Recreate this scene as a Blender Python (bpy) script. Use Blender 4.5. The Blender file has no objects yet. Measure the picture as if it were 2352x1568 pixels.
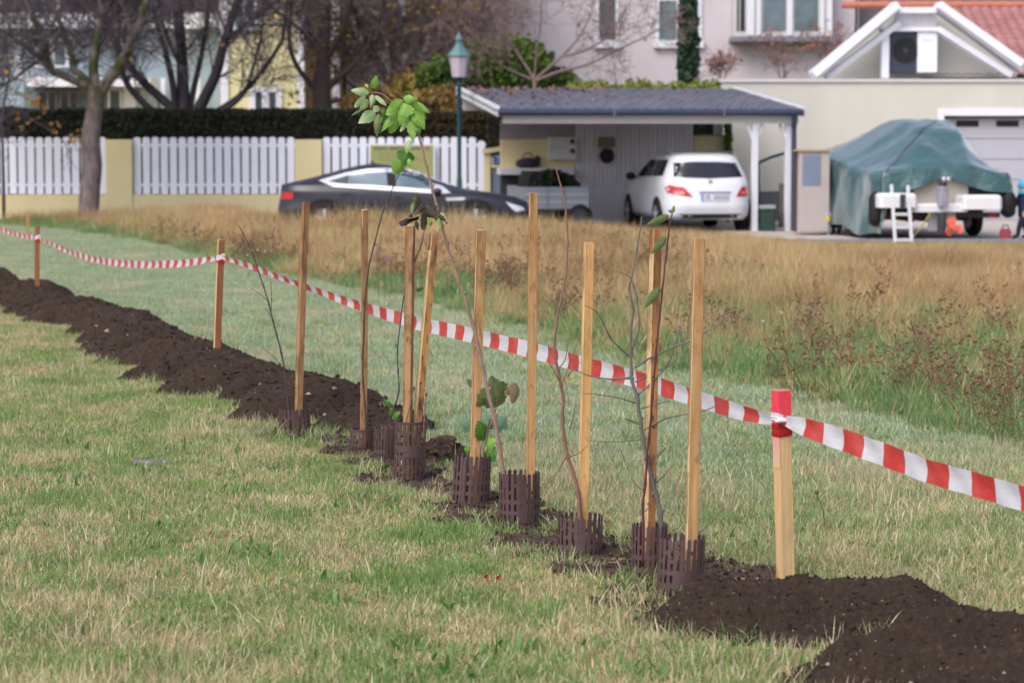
import bpy, bmesh, math, random
import numpy as np
from mathutils import Vector, Matrix

random.seed(11)
rng = np.random.default_rng(11)
PI = math.pi
SC = bpy.context.scene
COL = SC.collection

# ------------------------------------------------------------------ camera, world, sun, exposure
F = 5880.0                       # focal length in 2352-px picture units (90 mm on 36 mm)
PITCH = math.atan(477 / F)
CAM_H = 1.93
cam = bpy.data.cameras.new('camera')
cam.lens = 90.0
cam.sensor_width = 36.0
cam.clip_start = 0.3
cam.clip_end = 900
cam.dof.use_dof = True
cam.dof.focus_distance = 13.2
cam.dof.aperture_fstop = 4.0
cam_o = bpy.data.objects.new('camera', cam)
COL.objects.link(cam_o)
cam_o.location = (0, 0, CAM_H)
cam_o.rotation_euler = (PI / 2 - PITCH, 0, 0)
SC.camera = cam_o

SUN_EL, SUN_AZ = math.radians(48), math.radians(215)   # high veiled sun behind the camera, to the left
world = bpy.data.worlds.new('World')
SC.world = world
world.use_nodes = True
wn = world.node_tree.nodes
wl = world.node_tree.links
wn.clear()
sky = wn.new('ShaderNodeTexSky')
sky.sky_type = 'NISHITA'
sky.sun_disc = False
sky.sun_elevation = SUN_EL
sky.sun_rotation = SUN_AZ
sky.air_density = 1.0
sky.dust_density = 4.0
sky.ozone_density = 1.0
hs = wn.new('ShaderNodeHueSaturation')
hs.inputs['Hue'].default_value = 0.515
hs.inputs['Saturation'].default_value = 0.66          # overcast: cloud greys the sky
bg = wn.new('ShaderNodeBackground')
bg.inputs['Strength'].default_value = 0.15
wo = wn.new('ShaderNodeOutputWorld')
wl.new(sky.outputs[0], hs.inputs['Color'])
wl.new(hs.outputs[0], bg.inputs[0])
wl.new(bg.outputs[0], wo.inputs[0])

sun = bpy.data.lights.new('sun', 'SUN')
sun.energy = 0.9
sun.angle = math.radians(40)
sun.color = (1.0, 0.97, 0.93)
sun_o = bpy.data.objects.new('sun', sun)
COL.objects.link(sun_o)
sd = Vector((math.sin(SUN_AZ) * math.cos(SUN_EL), math.cos(SUN_AZ) * math.cos(SUN_EL), math.sin(SUN_EL)))
sun_o.rotation_euler = sd.to_track_quat('Z', 'Y').to_euler()
sun_o.location = (-20, -20, 40)

SC.view_settings.view_transform = 'Standard'
SC.view_settings.look = 'None'
SC.view_settings.gamma = 1.0
SC.view_settings.use_curve_mapping = False
SC.view_settings.exposure = 0.46
SC.render.engine = 'CYCLES'
SC.cycles.use_denoising = True
SC.cycles.max_bounces = 6
SC.cycles.diffuse_bounces = 3
SC.cycles.glossy_bounces = 3
SC.cycles.transmission_bounces = 4
SC.cycles.transparent_max_bounces = 8
SC.cycles.caustics_reflective = False
SC.cycles.caustics_refractive = False

# ------------------------------------------------------------------ measuring helpers
CP, SP = math.cos(PITCH), math.sin(PITCH)

def P(u, v, y):
    """world point seen at picture position (u, v) at distance y along the ground"""
    a, b = (u - 1176) / F, (784 - v) / F
    dy, dz = CP + b * SP, -SP + b * CP
    t = y / dy
    return Vector((a * t, y, CAM_H + dz * t))

def G(u, v):
    """ground point (z = 0) seen at (u, v)"""
    a, b = (u - 1176) / F, (784 - v) / F
    dy, dz = CP + b * SP, -SP + b * CP
    t = -CAM_H / dz
    return Vector((a * t, dy * t, 0))

def UV(x, y, z=0.0):
    dz = z - CAM_H
    fw = y * CP - dz * SP
    up = y * SP + dz * CP
    return 1176 + F * x / fw, 784 - F * up / fw

def lerp(a, b, t):
    return a + (b - a) * t

def interp(x, xs, ys):
    return float(np.interp(x, xs, ys))

# value noise, numpy, for shapes
_T = np.random.default_rng(5).random((64, 64, 64))

def vnoise(x, y, z=0.0):
    x, y, z = np.broadcast_arrays(np.asarray(x, float), np.asarray(y, float), np.asarray(z, float))
    xi, yi, zi = np.floor(x).astype(int), np.floor(y).astype(int), np.floor(z).astype(int)
    fx, fy, fz = x - xi, y - yi, z - zi
    fx, fy, fz = fx * fx * (3 - 2 * fx), fy * fy * (3 - 2 * fy), fz * fz * (3 - 2 * fz)
    def g(a, b, c):
        return _T[(xi + a) & 63, (yi + b) & 63, (zi + c) & 63]
    c00 = g(0, 0, 0) * (1 - fx) + g(1, 0, 0) * fx
    c10 = g(0, 1, 0) * (1 - fx) + g(1, 1, 0) * fx
    c01 = g(0, 0, 1) * (1 - fx) + g(1, 0, 1) * fx
    c11 = g(0, 1, 1) * (1 - fx) + g(1, 1, 1) * fx
    return (c00 * (1 - fy) + c10 * fy) * (1 - fz) + (c01 * (1 - fy) + c11 * fy) * fz * 1.0

def fbm(x, y, z=0.0, o=4):
    s, a, n = 0.0, 0.5, 0.0
    for k in range(o):
        s = s + a * (vnoise(np.asarray(x) * 2 ** k + 7.3 * k, np.asarray(y) * 2 ** k + 3.1 * k, np.asarray(z) * 2 ** k) - 0.5)
        n += a
        a *= 0.5
    return s / n

# ------------------------------------------------------------------ materials
def C(r, g, b):
    def f(c):
        c /= 255.0
        return c / 12.92 if c <= 0.04045 else ((c + 0.055) / 1.055) ** 2.4
    return (f(r), f(g), f(b), 1.0)

class NT:
    """small node-graph helper"""
    def __init__(s, name):
        s.m = bpy.data.materials.new(name)
        s.m.use_nodes = True
        s.t = s.m.node_tree
        s.n = s.t.nodes
        s.b = s.n['Principled BSDF']
        s.out = s.n['Material Output']
    def new(s, kind, **kw):
        n = s.n.new(kind)
        for k, v in kw.items():
            setattr(n, k, v)
        return n
    def link(s, a, b):
        s.t.links.new(a, b)
    def setv(s, sock, v):
        if hasattr(v, 'is_output') or isinstance(v, bpy.types.NodeSocket):
            s.link(v, sock)
        else:
            sock.default_value = v
    def pos(s, scale=(1, 1, 1), obj=False):
        if obj:
            o = s.new('ShaderNodeTexCoord').outputs['Object']
        else:
            o = s.new('ShaderNodeNewGeometry').outputs['Position']
        if tuple(scale) == (1, 1, 1):
            return o
        mp = s.new('ShaderNodeMapping')
        mp.inputs['Scale'].default_value = scale
        s.link(o, mp.inputs['Vector'])
        return mp.outputs[0]
    def noise(s, scale, vec=None, detail=4, rough=0.55, dist=0.0):
        n = s.new('ShaderNodeTexNoise')
        n.inputs['Scale'].default_value = scale
        n.inputs['Detail'].default_value = detail
        n.inputs['Roughness'].default_value = rough
        n.inputs['Distortion'].default_value = dist
        if vec is not None:
            s.link(vec, n.inputs['Vector'])
        return n.outputs['Fac']
    def ramp(s, fac, stops, interp='LINEAR'):
        r = s.new('ShaderNodeValToRGB')
        r.color_ramp.interpolation = interp
        e = r.color_ramp.elements
        while len(e) > 1:
            e.remove(e[-1])
        for i, (p, c) in enumerate(stops):
            el = e[0] if i == 0 else e.new(p)
            el.position = p
            el.color = c if len(c) == 4 else (*c, 1)
        s.link(fac, r.inputs[0])
        return r.outputs[0]
    def math(s, op, a, b=0.0, clamp=False):
        n = s.new('ShaderNodeMath', operation=op, use_clamp=clamp)
        s.setv(n.inputs[0], a)
        s.setv(n.inputs[1], b)
        return n.outputs[0]
    def mix(s, fac, a, b, mode='MIX'):
        n = s.new('ShaderNodeMix', data_type='RGBA', blend_type=mode)
        s.setv(n.inputs[0], fac)
        s.setv(n.inputs[6], a)
        s.setv(n.inputs[7], b)
        return n.outputs[2]
    def maprange(s, v, a, b, c=0.0, d=1.0):
        n = s.new('ShaderNodeMapRange', interpolation_type='SMOOTHSTEP')
        s.setv(n.inputs[0], v)
        for k, q in enumerate((a, b, c, d)):
            n.inputs[k + 1].default_value = q
        return n.outputs[0]
    def bump(s, h, strength=0.3, dist=0.01):
        n = s.new('ShaderNodeBump')
        n.inputs['Strength'].default_value = strength
        n.inputs['Distance'].default_value = dist
        s.link(h, n.inputs['Height'])
        s.link(n.outputs[0], s.b.inputs['Normal'])
    def done(s, col=None, rough=None, spec=None, metal=None, coat=None, trans=None):
        for key, v in (('Base Color', col), ('Roughness', rough), ('Specular IOR Level', spec), ('Metallic', metal), ('Coat Weight', coat)):
            if v is not None:
                s.setv(s.b.inputs[key], v)
        return s.m

def sc(c, k):
    return (min(c[0] * k, 1), min(c[1] * k, 1), min(c[2] * k, 1), 1)

def plain(name, col, rough=0.6, var=0.12, scale=3.0, bump=0.0, bscale=40.0, spec=0.4, metal=0.0, coat=0.0, vec=(1, 1, 1), rnd=0.0):
    """paint, plaster, plastic, metal: one colour with soft dirt and slight relief"""
    m = NT(name)
    p = m.pos(vec)
    n = m.noise(scale, p, 5, 0.6)
    c = m.ramp(n, [(0.25, sc(col, 1 - var)), (0.75, sc(col, 1 + var * 0.6))])
    if rnd:
        r = m.new('ShaderNodeObjectInfo').outputs['Random']
        c = m.mix(1.0, c, m.ramp(r, [(0, (1 - rnd, 1 - rnd, 1 - rnd)), (1, (1, 1, 1))]), 'MULTIPLY')
    if bump:
        m.bump(m.noise(bscale, p, 4), bump, 0.01)
    return m.done(c, rough, spec, metal, coat)

def glass(name, col=(0.02, 0.025, 0.03, 1), rough=0.04):
    m = NT(name)
    n = m.noise(1.3, m.pos(), 2)
    c = m.ramp(n, [(0.3, sc(col, 0.7)), (0.7, sc(col, 1.6))])
    return m.done(c, rough, 0.8)

def leafmat(name, cols, rough=0.5, trans=0.3, spec=0.3, clump=None):
    """foliage: each little face its own tone, clumps lighter or yellower"""
    m = NT(name)
    g = m.new('ShaderNodeNewGeometry')
    r = g.outputs['Random Per Island']
    c = m.ramp(r, [(i / max(1, len(cols) - 1), k) for i, k in enumerate(cols)])
    if clump:
        n = m.noise(clump[0], g.outputs['Position'], 3)
        c = m.mix(m.maprange(n, 0.42, 0.62), c, m.ramp(r, [(0, clump[1]), (1, clump[2])]))
    m.done(c, rough, spec)
    if trans:
        tr = m.new('ShaderNodeBsdfTranslucent')
        m.setv(tr.inputs[0], c)
        mx = m.new('ShaderNodeMixShader')
        mx.inputs[0].default_value = trans
        m.link(m.b.outputs[0], mx.inputs[1])
        m.link(tr.outputs[0], mx.inputs[2])
        m.link(mx.outputs[0], m.out.inputs['Surface'])
    return m.m

# ------------------------------------------------------------------ mesh builder and scene graph
ROOT = {}

def thing(name, label, cat, loc=(0, 0, 0), rz=0.0, group=None):
    o = bpy.data.objects.new(name, None)
    o.empty_display_size = 0.1
    COL.objects.link(o)
    o.location = loc
    o.rotation_euler = (0, 0, rz)
    o['label'] = label
    o['category'] = cat
    if group:
        o['group'] = group
    ROOT[o.name] = Matrix.Translation(Vector(loc)) @ Matrix.Rotation(rz, 4, 'Z')
    return o

def tag(o, label=None, cat=None, group=None, kind=None):
    if label: o['label'] = label
    if cat: o['category'] = cat
    if group: o['group'] = group
    if kind: o['kind'] = kind
    return o

def root_of(o):
    while o.parent:
        o = o.parent
    return o

def mesh_np(name, V, Fs, mat, smooth=False):
    me = bpy.data.meshes.new(name)
    me.from_pydata(np.asarray(V).tolist(), [], Fs if isinstance(Fs, list) else np.asarray(Fs).tolist())
    if mat:
        me.materials.append(mat)
    if smooth:
        me.polygons.foreach_set('use_smooth', [True] * len(me.polygons))
    me.update()
    return me

def link(name, me, parent=None, loc=None, rz=0.0):
    o = bpy.data.objects.new(name, me)
    COL.objects.link(o)
    if parent:
        o.parent = parent
    if loc is not None:
        o.location = loc
    if rz:
        o.rotation_euler = (0, 0, rz)
    return o

class MB:
    def __init__(s):
        s.v, s.f, s.mi = [], [], []
    def add(s, vs, fs, mi=0):
        b = len(s.v)
        s.v.extend([tuple(q) for q in vs])
        s.f.extend([tuple(b + i for i in f) for f in fs])
        s.mi.extend([mi] * len(fs))
        return s
    def box(s, x0, x1, y0, y1, z0, z1, mi=0):
        vs = [(x, y, z) for z in (z0, z1) for y in (y0, y1) for x in (x0, x1)]
        return s.add(vs, [(0, 2, 3, 1), (4, 5, 7, 6), (0, 1, 5, 4), (2, 6, 7, 3), (0, 4, 6, 2), (1, 3, 7, 5)], mi)
    def bev(s, x0, x1, y0, y1, z0, z1, b, mi=0):
        """box with chamfered edges in plan and at the top"""
        def ring(i, z):
            return [(x0 + i + b, y0 + i, z), (x1 - i - b, y0 + i, z), (x1 - i, y0 + i + b, z), (x1 - i, y1 - i - b, z),
                    (x1 - i - b, y1 - i, z), (x0 + i + b, y1 - i, z), (x0 + i, y1 - i - b, z), (x0 + i, y0 + i + b, z)]
        rs = [ring(0, z0), ring(0, z1 - b), ring(b * 0.9, z1)]
        vs = [q for r in rs for q in r]
        fs = [tuple(reversed(range(8)))]
        for k in range(2):
            for i in range(8):
                j = (i + 1) % 8
                fs.append((k * 8 + i, k * 8 + j, k * 8 + 8 + j, k * 8 + 8 + i))
        fs.append(tuple(range(16, 24)))
        return s.add(vs, fs, mi)
    def quadbox(s, corners, dv, mi=0):
        """prism: polygon (list of points) pushed along dv"""
        n = len(corners)
        dv = Vector(dv)
        vs = [Vector(c) for c in corners] + [Vector(c) + dv for c in corners]
        fs = [tuple(range(n)), tuple(reversed(range(n, 2 * n)))]
        for i in range(n):
            j = (i + 1) % n
            fs.append((i, i + n, j + n, j))
        return s.add(vs, fs, mi)
    def beam(s, a, b, w, h, up=(0, 0, 1), mi=0):
        a, b = Vector(a), Vector(b)
        d = (b - a).normalized()
        side = d.cross(Vector(up))
        if side.length < 1e-5:
            side = d.cross(Vector((1, 0, 0)))
        side.normalize()
        u2 = side.cross(d)
        vs = [q + side * (sx * w / 2) + u2 * (sz * h / 2) for q in (a, b) for sx, sz in ((-1, -1), (1, -1), (1, 1), (-1, 1))]
        return s.add(vs, [(0, 3, 2, 1), (4, 5, 6, 7), (0, 1, 5, 4), (1, 2, 6, 5), (2, 3, 7, 6), (3, 0, 4, 7)], mi)
    def tube(s, pts, rads, n=6, cap=True, mi=0):
        pts = [Vector(p) for p in pts]
        if not hasattr(rads, '__len__'):
            rads = [rads] * len(pts)
        b = len(s.v)
        ref = Vector((0.31, 0.87, 0.2))
        m = len(pts)
        for i, p in enumerate(pts):
            d = pts[min(i + 1, m - 1)] - pts[max(i - 1, 0)]
            if d.length < 1e-9:
                d = Vector((0, 0, 1))
            d.normalize()
            e1 = d.cross(ref)
            if e1.length < 1e-3:
                e1 = d.cross(Vector((1, 0, 0)))
            e1.normalize()
            e2 = d.cross(e1)
            for k in range(n):
                a = 2 * PI * k / n
                s.v.append(tuple(p + (e1 * math.cos(a) + e2 * math.sin(a)) * rads[i]))
        for i in range(m - 1):
            for k in range(n):
                k2 = (k + 1) % n
                s.f.append((b + i * n + k, b + i * n + k2, b + (i + 1) * n + k2, b + (i + 1) * n + k))
                s.mi.append(mi)
        if cap:
            s.f.append(tuple(b + k for k in reversed(range(n)))); s.mi.append(mi)
            s.f.append(tuple(b + (m - 1) * n + k for k in range(n))); s.mi.append(mi)
        return s
    def lathe(s, prof, c=(0, 0, 0), n=16, mi=0, axis='Z'):
        b = len(s.v)
        c = Vector(c)
        for (r, z) in prof:
            for k in range(n):
                a = 2 * PI * k / n
                if axis == 'Z':
                    q = Vector((r * math.cos(a), r * math.sin(a), z))
                elif axis == 'Y':
                    q = Vector((r * math.cos(a), z, r * math.sin(a)))
                else:
                    q = Vector((z, r * math.cos(a), r * math.sin(a)))
                s.v.append(tuple(c + q))
        for i in range(len(prof) - 1):
            for k in range(n):
                k2 = (k + 1) % n
                s.f.append((b + i * n + k, b + i * n + k2, b + (i + 1) * n + k2, b + (i + 1) * n + k)); s.mi.append(mi)
        s.f.append(tuple(b + k for k in reversed(range(n)))); s.mi.append(mi)
        s.f.append(tuple(b + (len(prof) - 1) * n + k for k in range(n))); s.mi.append(mi)
        return s
    def blob(s, c, r, sub=1, jit=0.15, sq=(1, 1, 1), mi=0):
        bm = bmesh.new()
        bmesh.ops.create_icosphere(bm, subdivisions=sub, radius=1.0)
        c = Vector(c)
        vs = []
        for q in bm.verts:
            k = r * (1 + random.uniform(-jit, jit))
            vs.append(c + Vector((q.co.x * k * sq[0], q.co.y * k * sq[1], q.co.z * k * sq[2])))
        fs = [tuple(v.index for v in f.verts) for f in bm.faces]
        bm.free()
        return s.add(vs, fs, mi)
    def grid(s, pts, closed=False, mi=0):
        """pts: list of rows of points"""
        b = len(s.v)
        w = len(pts[0])
        for r in pts:
            s.v.extend([tuple(q) for q in r])
        for i in range(len(pts) - 1):
            for k in range(w if closed else w - 1):
                k2 = (k + 1) % w
                s.f.append((b + i * w + k, b + i * w + k2, b + (i + 1) * w + k2, b + (i + 1) * w + k)); s.mi.append(mi)
        return s
    def build(s, name, mat, parent=None, world=False, smooth=False, kind=None, label=None, bevel=0.0, solid=0.0):
        V = s.v
        if world and parent:
            inv = ROOT[root_of(parent).name].inverted()
            V = [tuple(inv @ Vector(q)) for q in V]
        me = bpy.data.meshes.new(name)
        me.from_pydata(V, [], s.f)
        mats = mat if isinstance(mat, (list, tuple)) else [mat]
        for m in mats:
            me.materials.append(m)
        if len(mats) > 1:
            me.polygons.foreach_set('material_index', s.mi)
        if smooth:
            me.polygons.foreach_set('use_smooth', [True] * len(me.polygons))
        me.validate()
        me.update()
        bm = bmesh.new()
        bm.from_mesh(me)
        bmesh.ops.recalc_face_normals(bm, faces=bm.faces)
        bm.to_mesh(me)
        bm.free()
        o = link(name, me, parent)
        if bevel:
            b = o.modifiers.new('bevel', 'BEVEL')
            b.width = bevel
            b.segments = 2
            b.limit_method = 'ANGLE'
        if solid:
            b = o.modifiers.new('solid', 'SOLIDIFY')
            b.thickness = solid
        if kind: o['kind'] = kind
        if label: o['label'] = label
        return o

def BX(mb, u0, v0, u1, v1, d, t, mi=0, bev=0):
    """box whose front, at distance d, spans the picture rectangle; t metres deep"""
    a, b = P(u0, v1, d), P(u1, v0, d)
    if bev:
        return mb.bev(a.x, b.x, d, d + t, a.z, b.z, bev, mi)
    return mb.box(a.x, b.x, d, d + t, a.z, b.z, mi)

def cards(n, pts, size, name, mat, parent=None, flat=0.0, elong=1.4, kind=None, world=True):
    """little leaf faces at given points (numpy n x 3)"""
    n = len(pts)
    a = rng.normal(size=(n, 3)); a[:, 2] *= (1 - flat)
    a /= np.linalg.norm(a, axis=1)[:, None]
    b = np.cross(a, rng.normal(size=(n, 3)))
    b /= np.linalg.norm(b, axis=1)[:, None]
    s = size * rng.uniform(0.6, 1.3, n)[:, None]
    A, B = a * s * elong * 0.5, b * s * 0.5
    V = np.stack([pts - A, pts + B * 0.9, pts + A, pts - B * 0.9], 1).reshape(-1, 3)
    if parent is not None and world:
        inv = np.array(ROOT[root_of(parent).name].inverted())
        V = V @ inv[:3, :3].T + inv[:3, 3]
    me = mesh_np(name, V, np.arange(4 * n).reshape(n, 4), mat)
    o = link(name, me, parent)
    if kind: o['kind'] = kind
    return o
# ------------------------------------------------------------------ shared materials
M = {}
M['white'] = plain('white_paint', C(228, 229, 240), 0.5, 0.06, 2.0)
M['picket'] = plain('picket_paint', C(230, 233, 250), 0.45, 0.07, 2.5, vec=(6, 6, 0.6), rnd=0.06)
M['offwhite'] = plain('offwhite_paint', C(205, 203, 206), 0.55, 0.1, 1.5)
M['greywhite'] = plain('grey_white_boards', C(216, 213, 222), 0.6, 0.12, 2.0, vec=(4, 4, 0.5), rnd=0.1)
M['yellow'] = plain('yellow_render', C(220, 206, 164), 0.85, 0.08, 0.9, bump=0.25, bscale=60)
M['cream'] = plain('cream_render', C(202, 200, 193), 0.85, 0.12, 0.8, bump=0.2, bscale=60, vec=(1, 1, 0.25))
M['pinkish'] = plain('pale_mauve_render', C(204, 196, 205), 0.85, 0.09, 0.7, bump=0.2, bscale=50)
M['teal'] = plain('pale_teal_render', C(166, 183, 197), 0.8, 0.06, 0.5)
M['palyel'] = plain('pale_yellow_render', C(222, 214, 170), 0.85, 0.06, 0.4)
M['tan'] = plain('tan_render_and_shade', C(168, 148, 110), 0.85, 0.1, 0.6)
M['brown_and_shade'] = plain('brown_grey_wall_and_shade', C(128, 118, 120), 0.85, 0.1, 0.6)
M['darkwood'] = plain('dark_timber', C(74, 62, 66), 0.8, 0.25, 1.5, vec=(5, 5, 0.6))
M['darkgrey'] = plain('dark_grey', C(62, 62, 72), 0.6, 0.15, 2)
M['black'] = plain('black_rubber', C(24, 24, 27), 0.7, 0.2, 6)
M['grey'] = plain('mid_grey', C(130, 130, 138), 0.6, 0.12, 2)
M['bluegrey'] = plain('blue_grey_metal', C(128, 138, 165), 0.4, 0.1, 1.5, metal=0.2)
M['gutter'] = plain('dark_blue_gutter', C(58, 66, 92), 0.4, 0.1, 3)
M['silver'] = plain('aluminium', C(196, 198, 205), 0.35, 0.08, 5, metal=0.6)
M['galv'] = plain('galvanised_sheet', C(146, 152, 164), 0.5, 0.12, 3, metal=0.4)
M['tealmetal'] = plain('green_painted_iron', C(40, 78, 86), 0.45, 0.15, 6)
M['lampglass'] = plain('frosted_lamp_glass', C(186, 176, 190), 0.35, 0.06, 4)
M['glass'] = glass('window_glass', (0.05, 0.07, 0.085, 1))
M['glassdark'] = glass('dark_glass', (0.012, 0.014, 0.025, 1))
M['glassblue'] = glass('pale_blue_glass', (0.10, 0.145, 0.18, 1))
M['tile'] = plain('slate_grey_tile', C(104, 104, 118), 0.34, 0.25, 2.2, rnd=0.3)
M['redtile'] = plain('red_clay_tile', C(174, 122, 120), 0.7, 0.18, 1.2, rnd=0.25)
M['ridge'] = plain('ridge_tile_orange', C(190, 118, 100), 0.7, 0.15, 2)
M['bark'] = plain('grey_bark', C(104, 92, 92), 0.9, 0.35, 9, bump=0.9, bscale=28, vec=(1, 1, 0.35))
M['barkdark'] = plain('dark_bark', C(58, 52, 60), 0.9, 0.35, 9, bump=0.8, bscale=28, vec=(1, 1, 0.4))
M['barkbrown'] = plain('brown_bark', C(84, 72, 72), 0.9, 0.3, 9, bump=0.8, bscale=28, vec=(1, 1, 0.4))
M['twigdark'] = plain('dark_twig', C(84, 76, 84), 0.85, 0.25, 9)
M['twigbrown'] = plain('brown_twig', C(106, 92, 94), 0.85, 0.25, 9)
M['twigred'] = plain('reddish_twig', C(130, 110, 110), 0.85, 0.25, 9)
M['asphalt'] = plain('asphalt', C(96, 97, 100), 0.9, 0.12, 0.6, bump=0.5, bscale=120)
M['concrete'] = plain('pale_paving', C(186, 176, 170), 0.85, 0.08, 0.5, bump=0.3, bscale=80)

# green algae on the trunk of the old tree
def _mossbark():
    m = NT('mossy_grey_bark')
    p = m.pos((1, 1, 0.35))
    n = m.noise(10, p, 6, 0.65)
    c = m.ramp(n, [(0.25, C(74, 66, 68)), (0.6, C(132, 120, 120)), (0.8, C(156, 144, 142))])
    z = m.new('ShaderNodeSeparateXYZ')
    m.link(m.pos(), z.inputs[0])
    hi = m.maprange(z.outputs[2], 1.9, 3.0)
    mo = m.math('MULTIPLY', hi, m.maprange(m.noise(3.0, m.pos(), 4), 0.42, 0.6))
    c = m.mix(mo, c, C(74, 80, 48))
    m.bump(m.noise(24, p, 5), 1.0, 0.03)
    return m.done(c, 0.9, 0.2)
M['moss'] = _mossbark()

# ------------------------------------------------------------------ ground, road, forecourt
def _ground():
    m = NT('meadow_soil')
    p = m.pos()
    n = m.noise(1.2, p, 6, 0.6)
    n2 = m.noise(14, p, 5, 0.7)
    c = m.ramp(n, [(0.3, C(120, 108, 74)), (0.5, C(150, 136, 96)), (0.7, C(122, 130, 84))])
    c = m.mix(0.45, c, m.ramp(n2, [(0.3, C(96, 82, 58)), (0.7, C(176, 160, 118))]))
    m.bump(n2, 0.8, 0.03)
    return m.done(c, 0.95, 0.1)
gm = MB()
xs = [-220, -60, -20, -8, 8, 20, 60, 220]
ys = [-40, 0, 6, 20, 45, 60, 120, 420]
gm.grid([[(x, y, 0) for x in xs] for y in ys])
tag(gm.build('ground', _ground()), 'grassy field soil under the lawn and meadow', kind='structure')
rm = MB()
rm.grid([[(-60, 55.6, .004), (-5.2, 55.6, .004), (-4.4, 47.0, .004), (4.2, 47.0, .004)], [(-60, 57.8, .004), (-5.2, 57.8, .004), (-4.4, 57.8, .004), (4.2, 57.8, .004)]])
tag(rm.build('road', M['asphalt']), 'grey asphalt road in front of the picket fence', kind='structure')
rm = MB()
rm.grid([[(4.2, 46.0, .006), (40, 46.0, .006)], [(4.2, 56.9, .006), (40, 56.9, .006)]])
tag(rm.build('driveway', M['concrete']), 'pale paved forecourt by the covered boat and the garage', kind='structure')
km = MB()
for i in range(24):
    km.bev(4.4 + i * 1.0, 5.39 + i * 1.0, 45.82, 45.97, 0.0, 0.05, 0.012)
tag(km.build('kerb', M['grey']), 'low kerb edging the paved forecourt', kind='structure')

# ------------------------------------------------------------------ low wall, pickets
def z_at(v, d):
    return P(1176, v, d).z

FD = 58.0
zw, zt = z_at(447, FD), z_at(315, FD)
xl, xr = P(-420, 400, FD).x, P(1116, 400, FD).x
wall = thing('garden_wall', 'low yellow rendered garden wall with square pillars under the white picket fence', 'wall', (xl, FD, 0))
MB().box(xl, xr, FD - .06, FD + .22, 0, zw).build('wall_base', M['yellow'], wall, world=True)
for (a, b) in ((-205, -145), (245, 305), (678, 740)):
    x0, x1 = P(a, 400, FD).x, P(b, 400, FD).x
    MB().bev(x0, x1, FD - .09, FD + .30, 0.01, z_at(321, FD), .008).build('pillar', M['yellow'], wall, world=True)

pw = 16.6 * FD / F
def picket_mesh(h):
    w, r = pw / 2, pw / 2
    pts = [(-w, 0, 0), (w, 0, 0), (w, 0, h - r * .55)]
    for k in range(1, 6):
        a = PI * k / 6
        pts.append((w * math.cos(a), 0, h - r * .55 + r * .55 * math.sin(a)))
    pts.append((-w, 0, h - r * .55))
    mb = MB().quadbox(pts, (0, .022, 0))
    o = mb.build('picket', M['picket'])
    me = o.data
    bpy.data.objects.remove(o)
    return me
PK = picket_mesh(zt - zw - .015)
PK2 = picket_mesh(zt - zw - .10)
for (a, b, lab) in ((-420, -205, 'white picket fence panel beyond the left edge of the photo'), (-145, 245, 'white picket fence panel behind the thick bare tree trunk'),
                    (305, 678, 'white picket fence panel between the two yellow pillars'), (740, 1116, 'white picket fence panel behind the dark car with the green sign')):
    x0, x1 = P(a, 400, FD).x, P(b, 400, FD).x
    fen = thing('picket_fence', lab, 'fence', (x0, FD + .02, zw), 0, 'white picket fence panels along the road')
    n = int(round((x1 - x0) / (20.75 * FD / F)))
    st = (x1 - x0) / n
    for i in range(n):
        me = PK2 if (b > 1100 and i == n - 1) else PK
        link('picket', me, fen, (st * (i + .5), random.uniform(-.002, .002), .015 + random.uniform(-.006, .004)))
    for v in (334, 425):
        zz = z_at(v, FD) - zw
        MB().box(0, x1 - x0, .026, .062, zz - .035, zz + .035).build('rail', M['picket'], fen)

# green information board on the fence
sg = thing('sign_board', 'olive green notice board with rows of print fixed to the picket fence', 'sign', P(923, 420, FD - .12))
b0 = MB(); BX(b0, 846, 330, 1000, 428, FD - .10, .03); b0.build('frame', M['white'], sg, world=True)
b0 = MB(); BX(b0, 851, 334, 995, 424, FD - .112, .012)
b0.build('panel', plain('olive_board', C(158, 160, 106), 0.6, 0.08, 2.5), sg, world=True)
b0 = MB()
def print_row(mb, u0, u1, v, h, d, seed, wmin, wmax, gap):
    r = random.Random(seed)
    u = u0
    while u < u1:
        w = r.uniform(wmin, wmax)
        if r.random() > .13:
            BX(mb, u, v + r.uniform(-.2, .2), min(u + w, u1), v + h, d, .004)
        u += w + gap
print_row(b0, 858, 990, 338, 7, FD - .116, 3, 2.6, 4.4, .9)
b0.build('lettering', plain('dark_green_print', C(106, 114, 84), 0.6), sg, world=True, kind='stuff')
b0 = MB()
for k, v in enumerate((352, 359, 366, 378, 385, 396)):
    print_row(b0, 870, 950 + 12 * (k % 3), v, 3.2, FD - .116, 20 + k, 1.6, 2.8, .7)
b0.build('small_print', plain('grey_green_print', C(138, 142, 98), 0.6), sg, world=True, kind='stuff')

# bin shelter with house number
BD = 55.6
bs = thing('bin_shelter', 'yellow bin shelter with sloping top and grey door at the fence end', 'bin shelter', P(1142, 500, BD))
for (u0, u1) in ((1112, 1126), (1162, 1177)):
    mb = MB(); BX(mb, u0, 352, u1, 512, BD, .6); mb.build('post', M['yellow'], bs, world=True)
mb = MB(); BX(mb, 1126.5, 360, 1161.5, 386, BD + .03, .5); mb.build('lintel', M['yellow'], bs, world=True)
mb = MB()
a, b = P(1108, 349, BD), P(1181, 336, BD)
mb.beam((a.x, BD + .28, a.z), (b.x, BD + .28, b.z), .68, .10)
mb.build('roof', M['yellow'], bs, world=True)
mb = MB(); BX(mb, 1127, 387, 1161, 511, BD + .08, .05)
BX(mb, 1130, 392, 1158, 400, BD + .065, .014); mb.build('door', M['bluegrey'], bs, world=True)
mb = MB(); BX(mb, 1133, 355, 1155.5, 377, BD + .005, .024)
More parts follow.
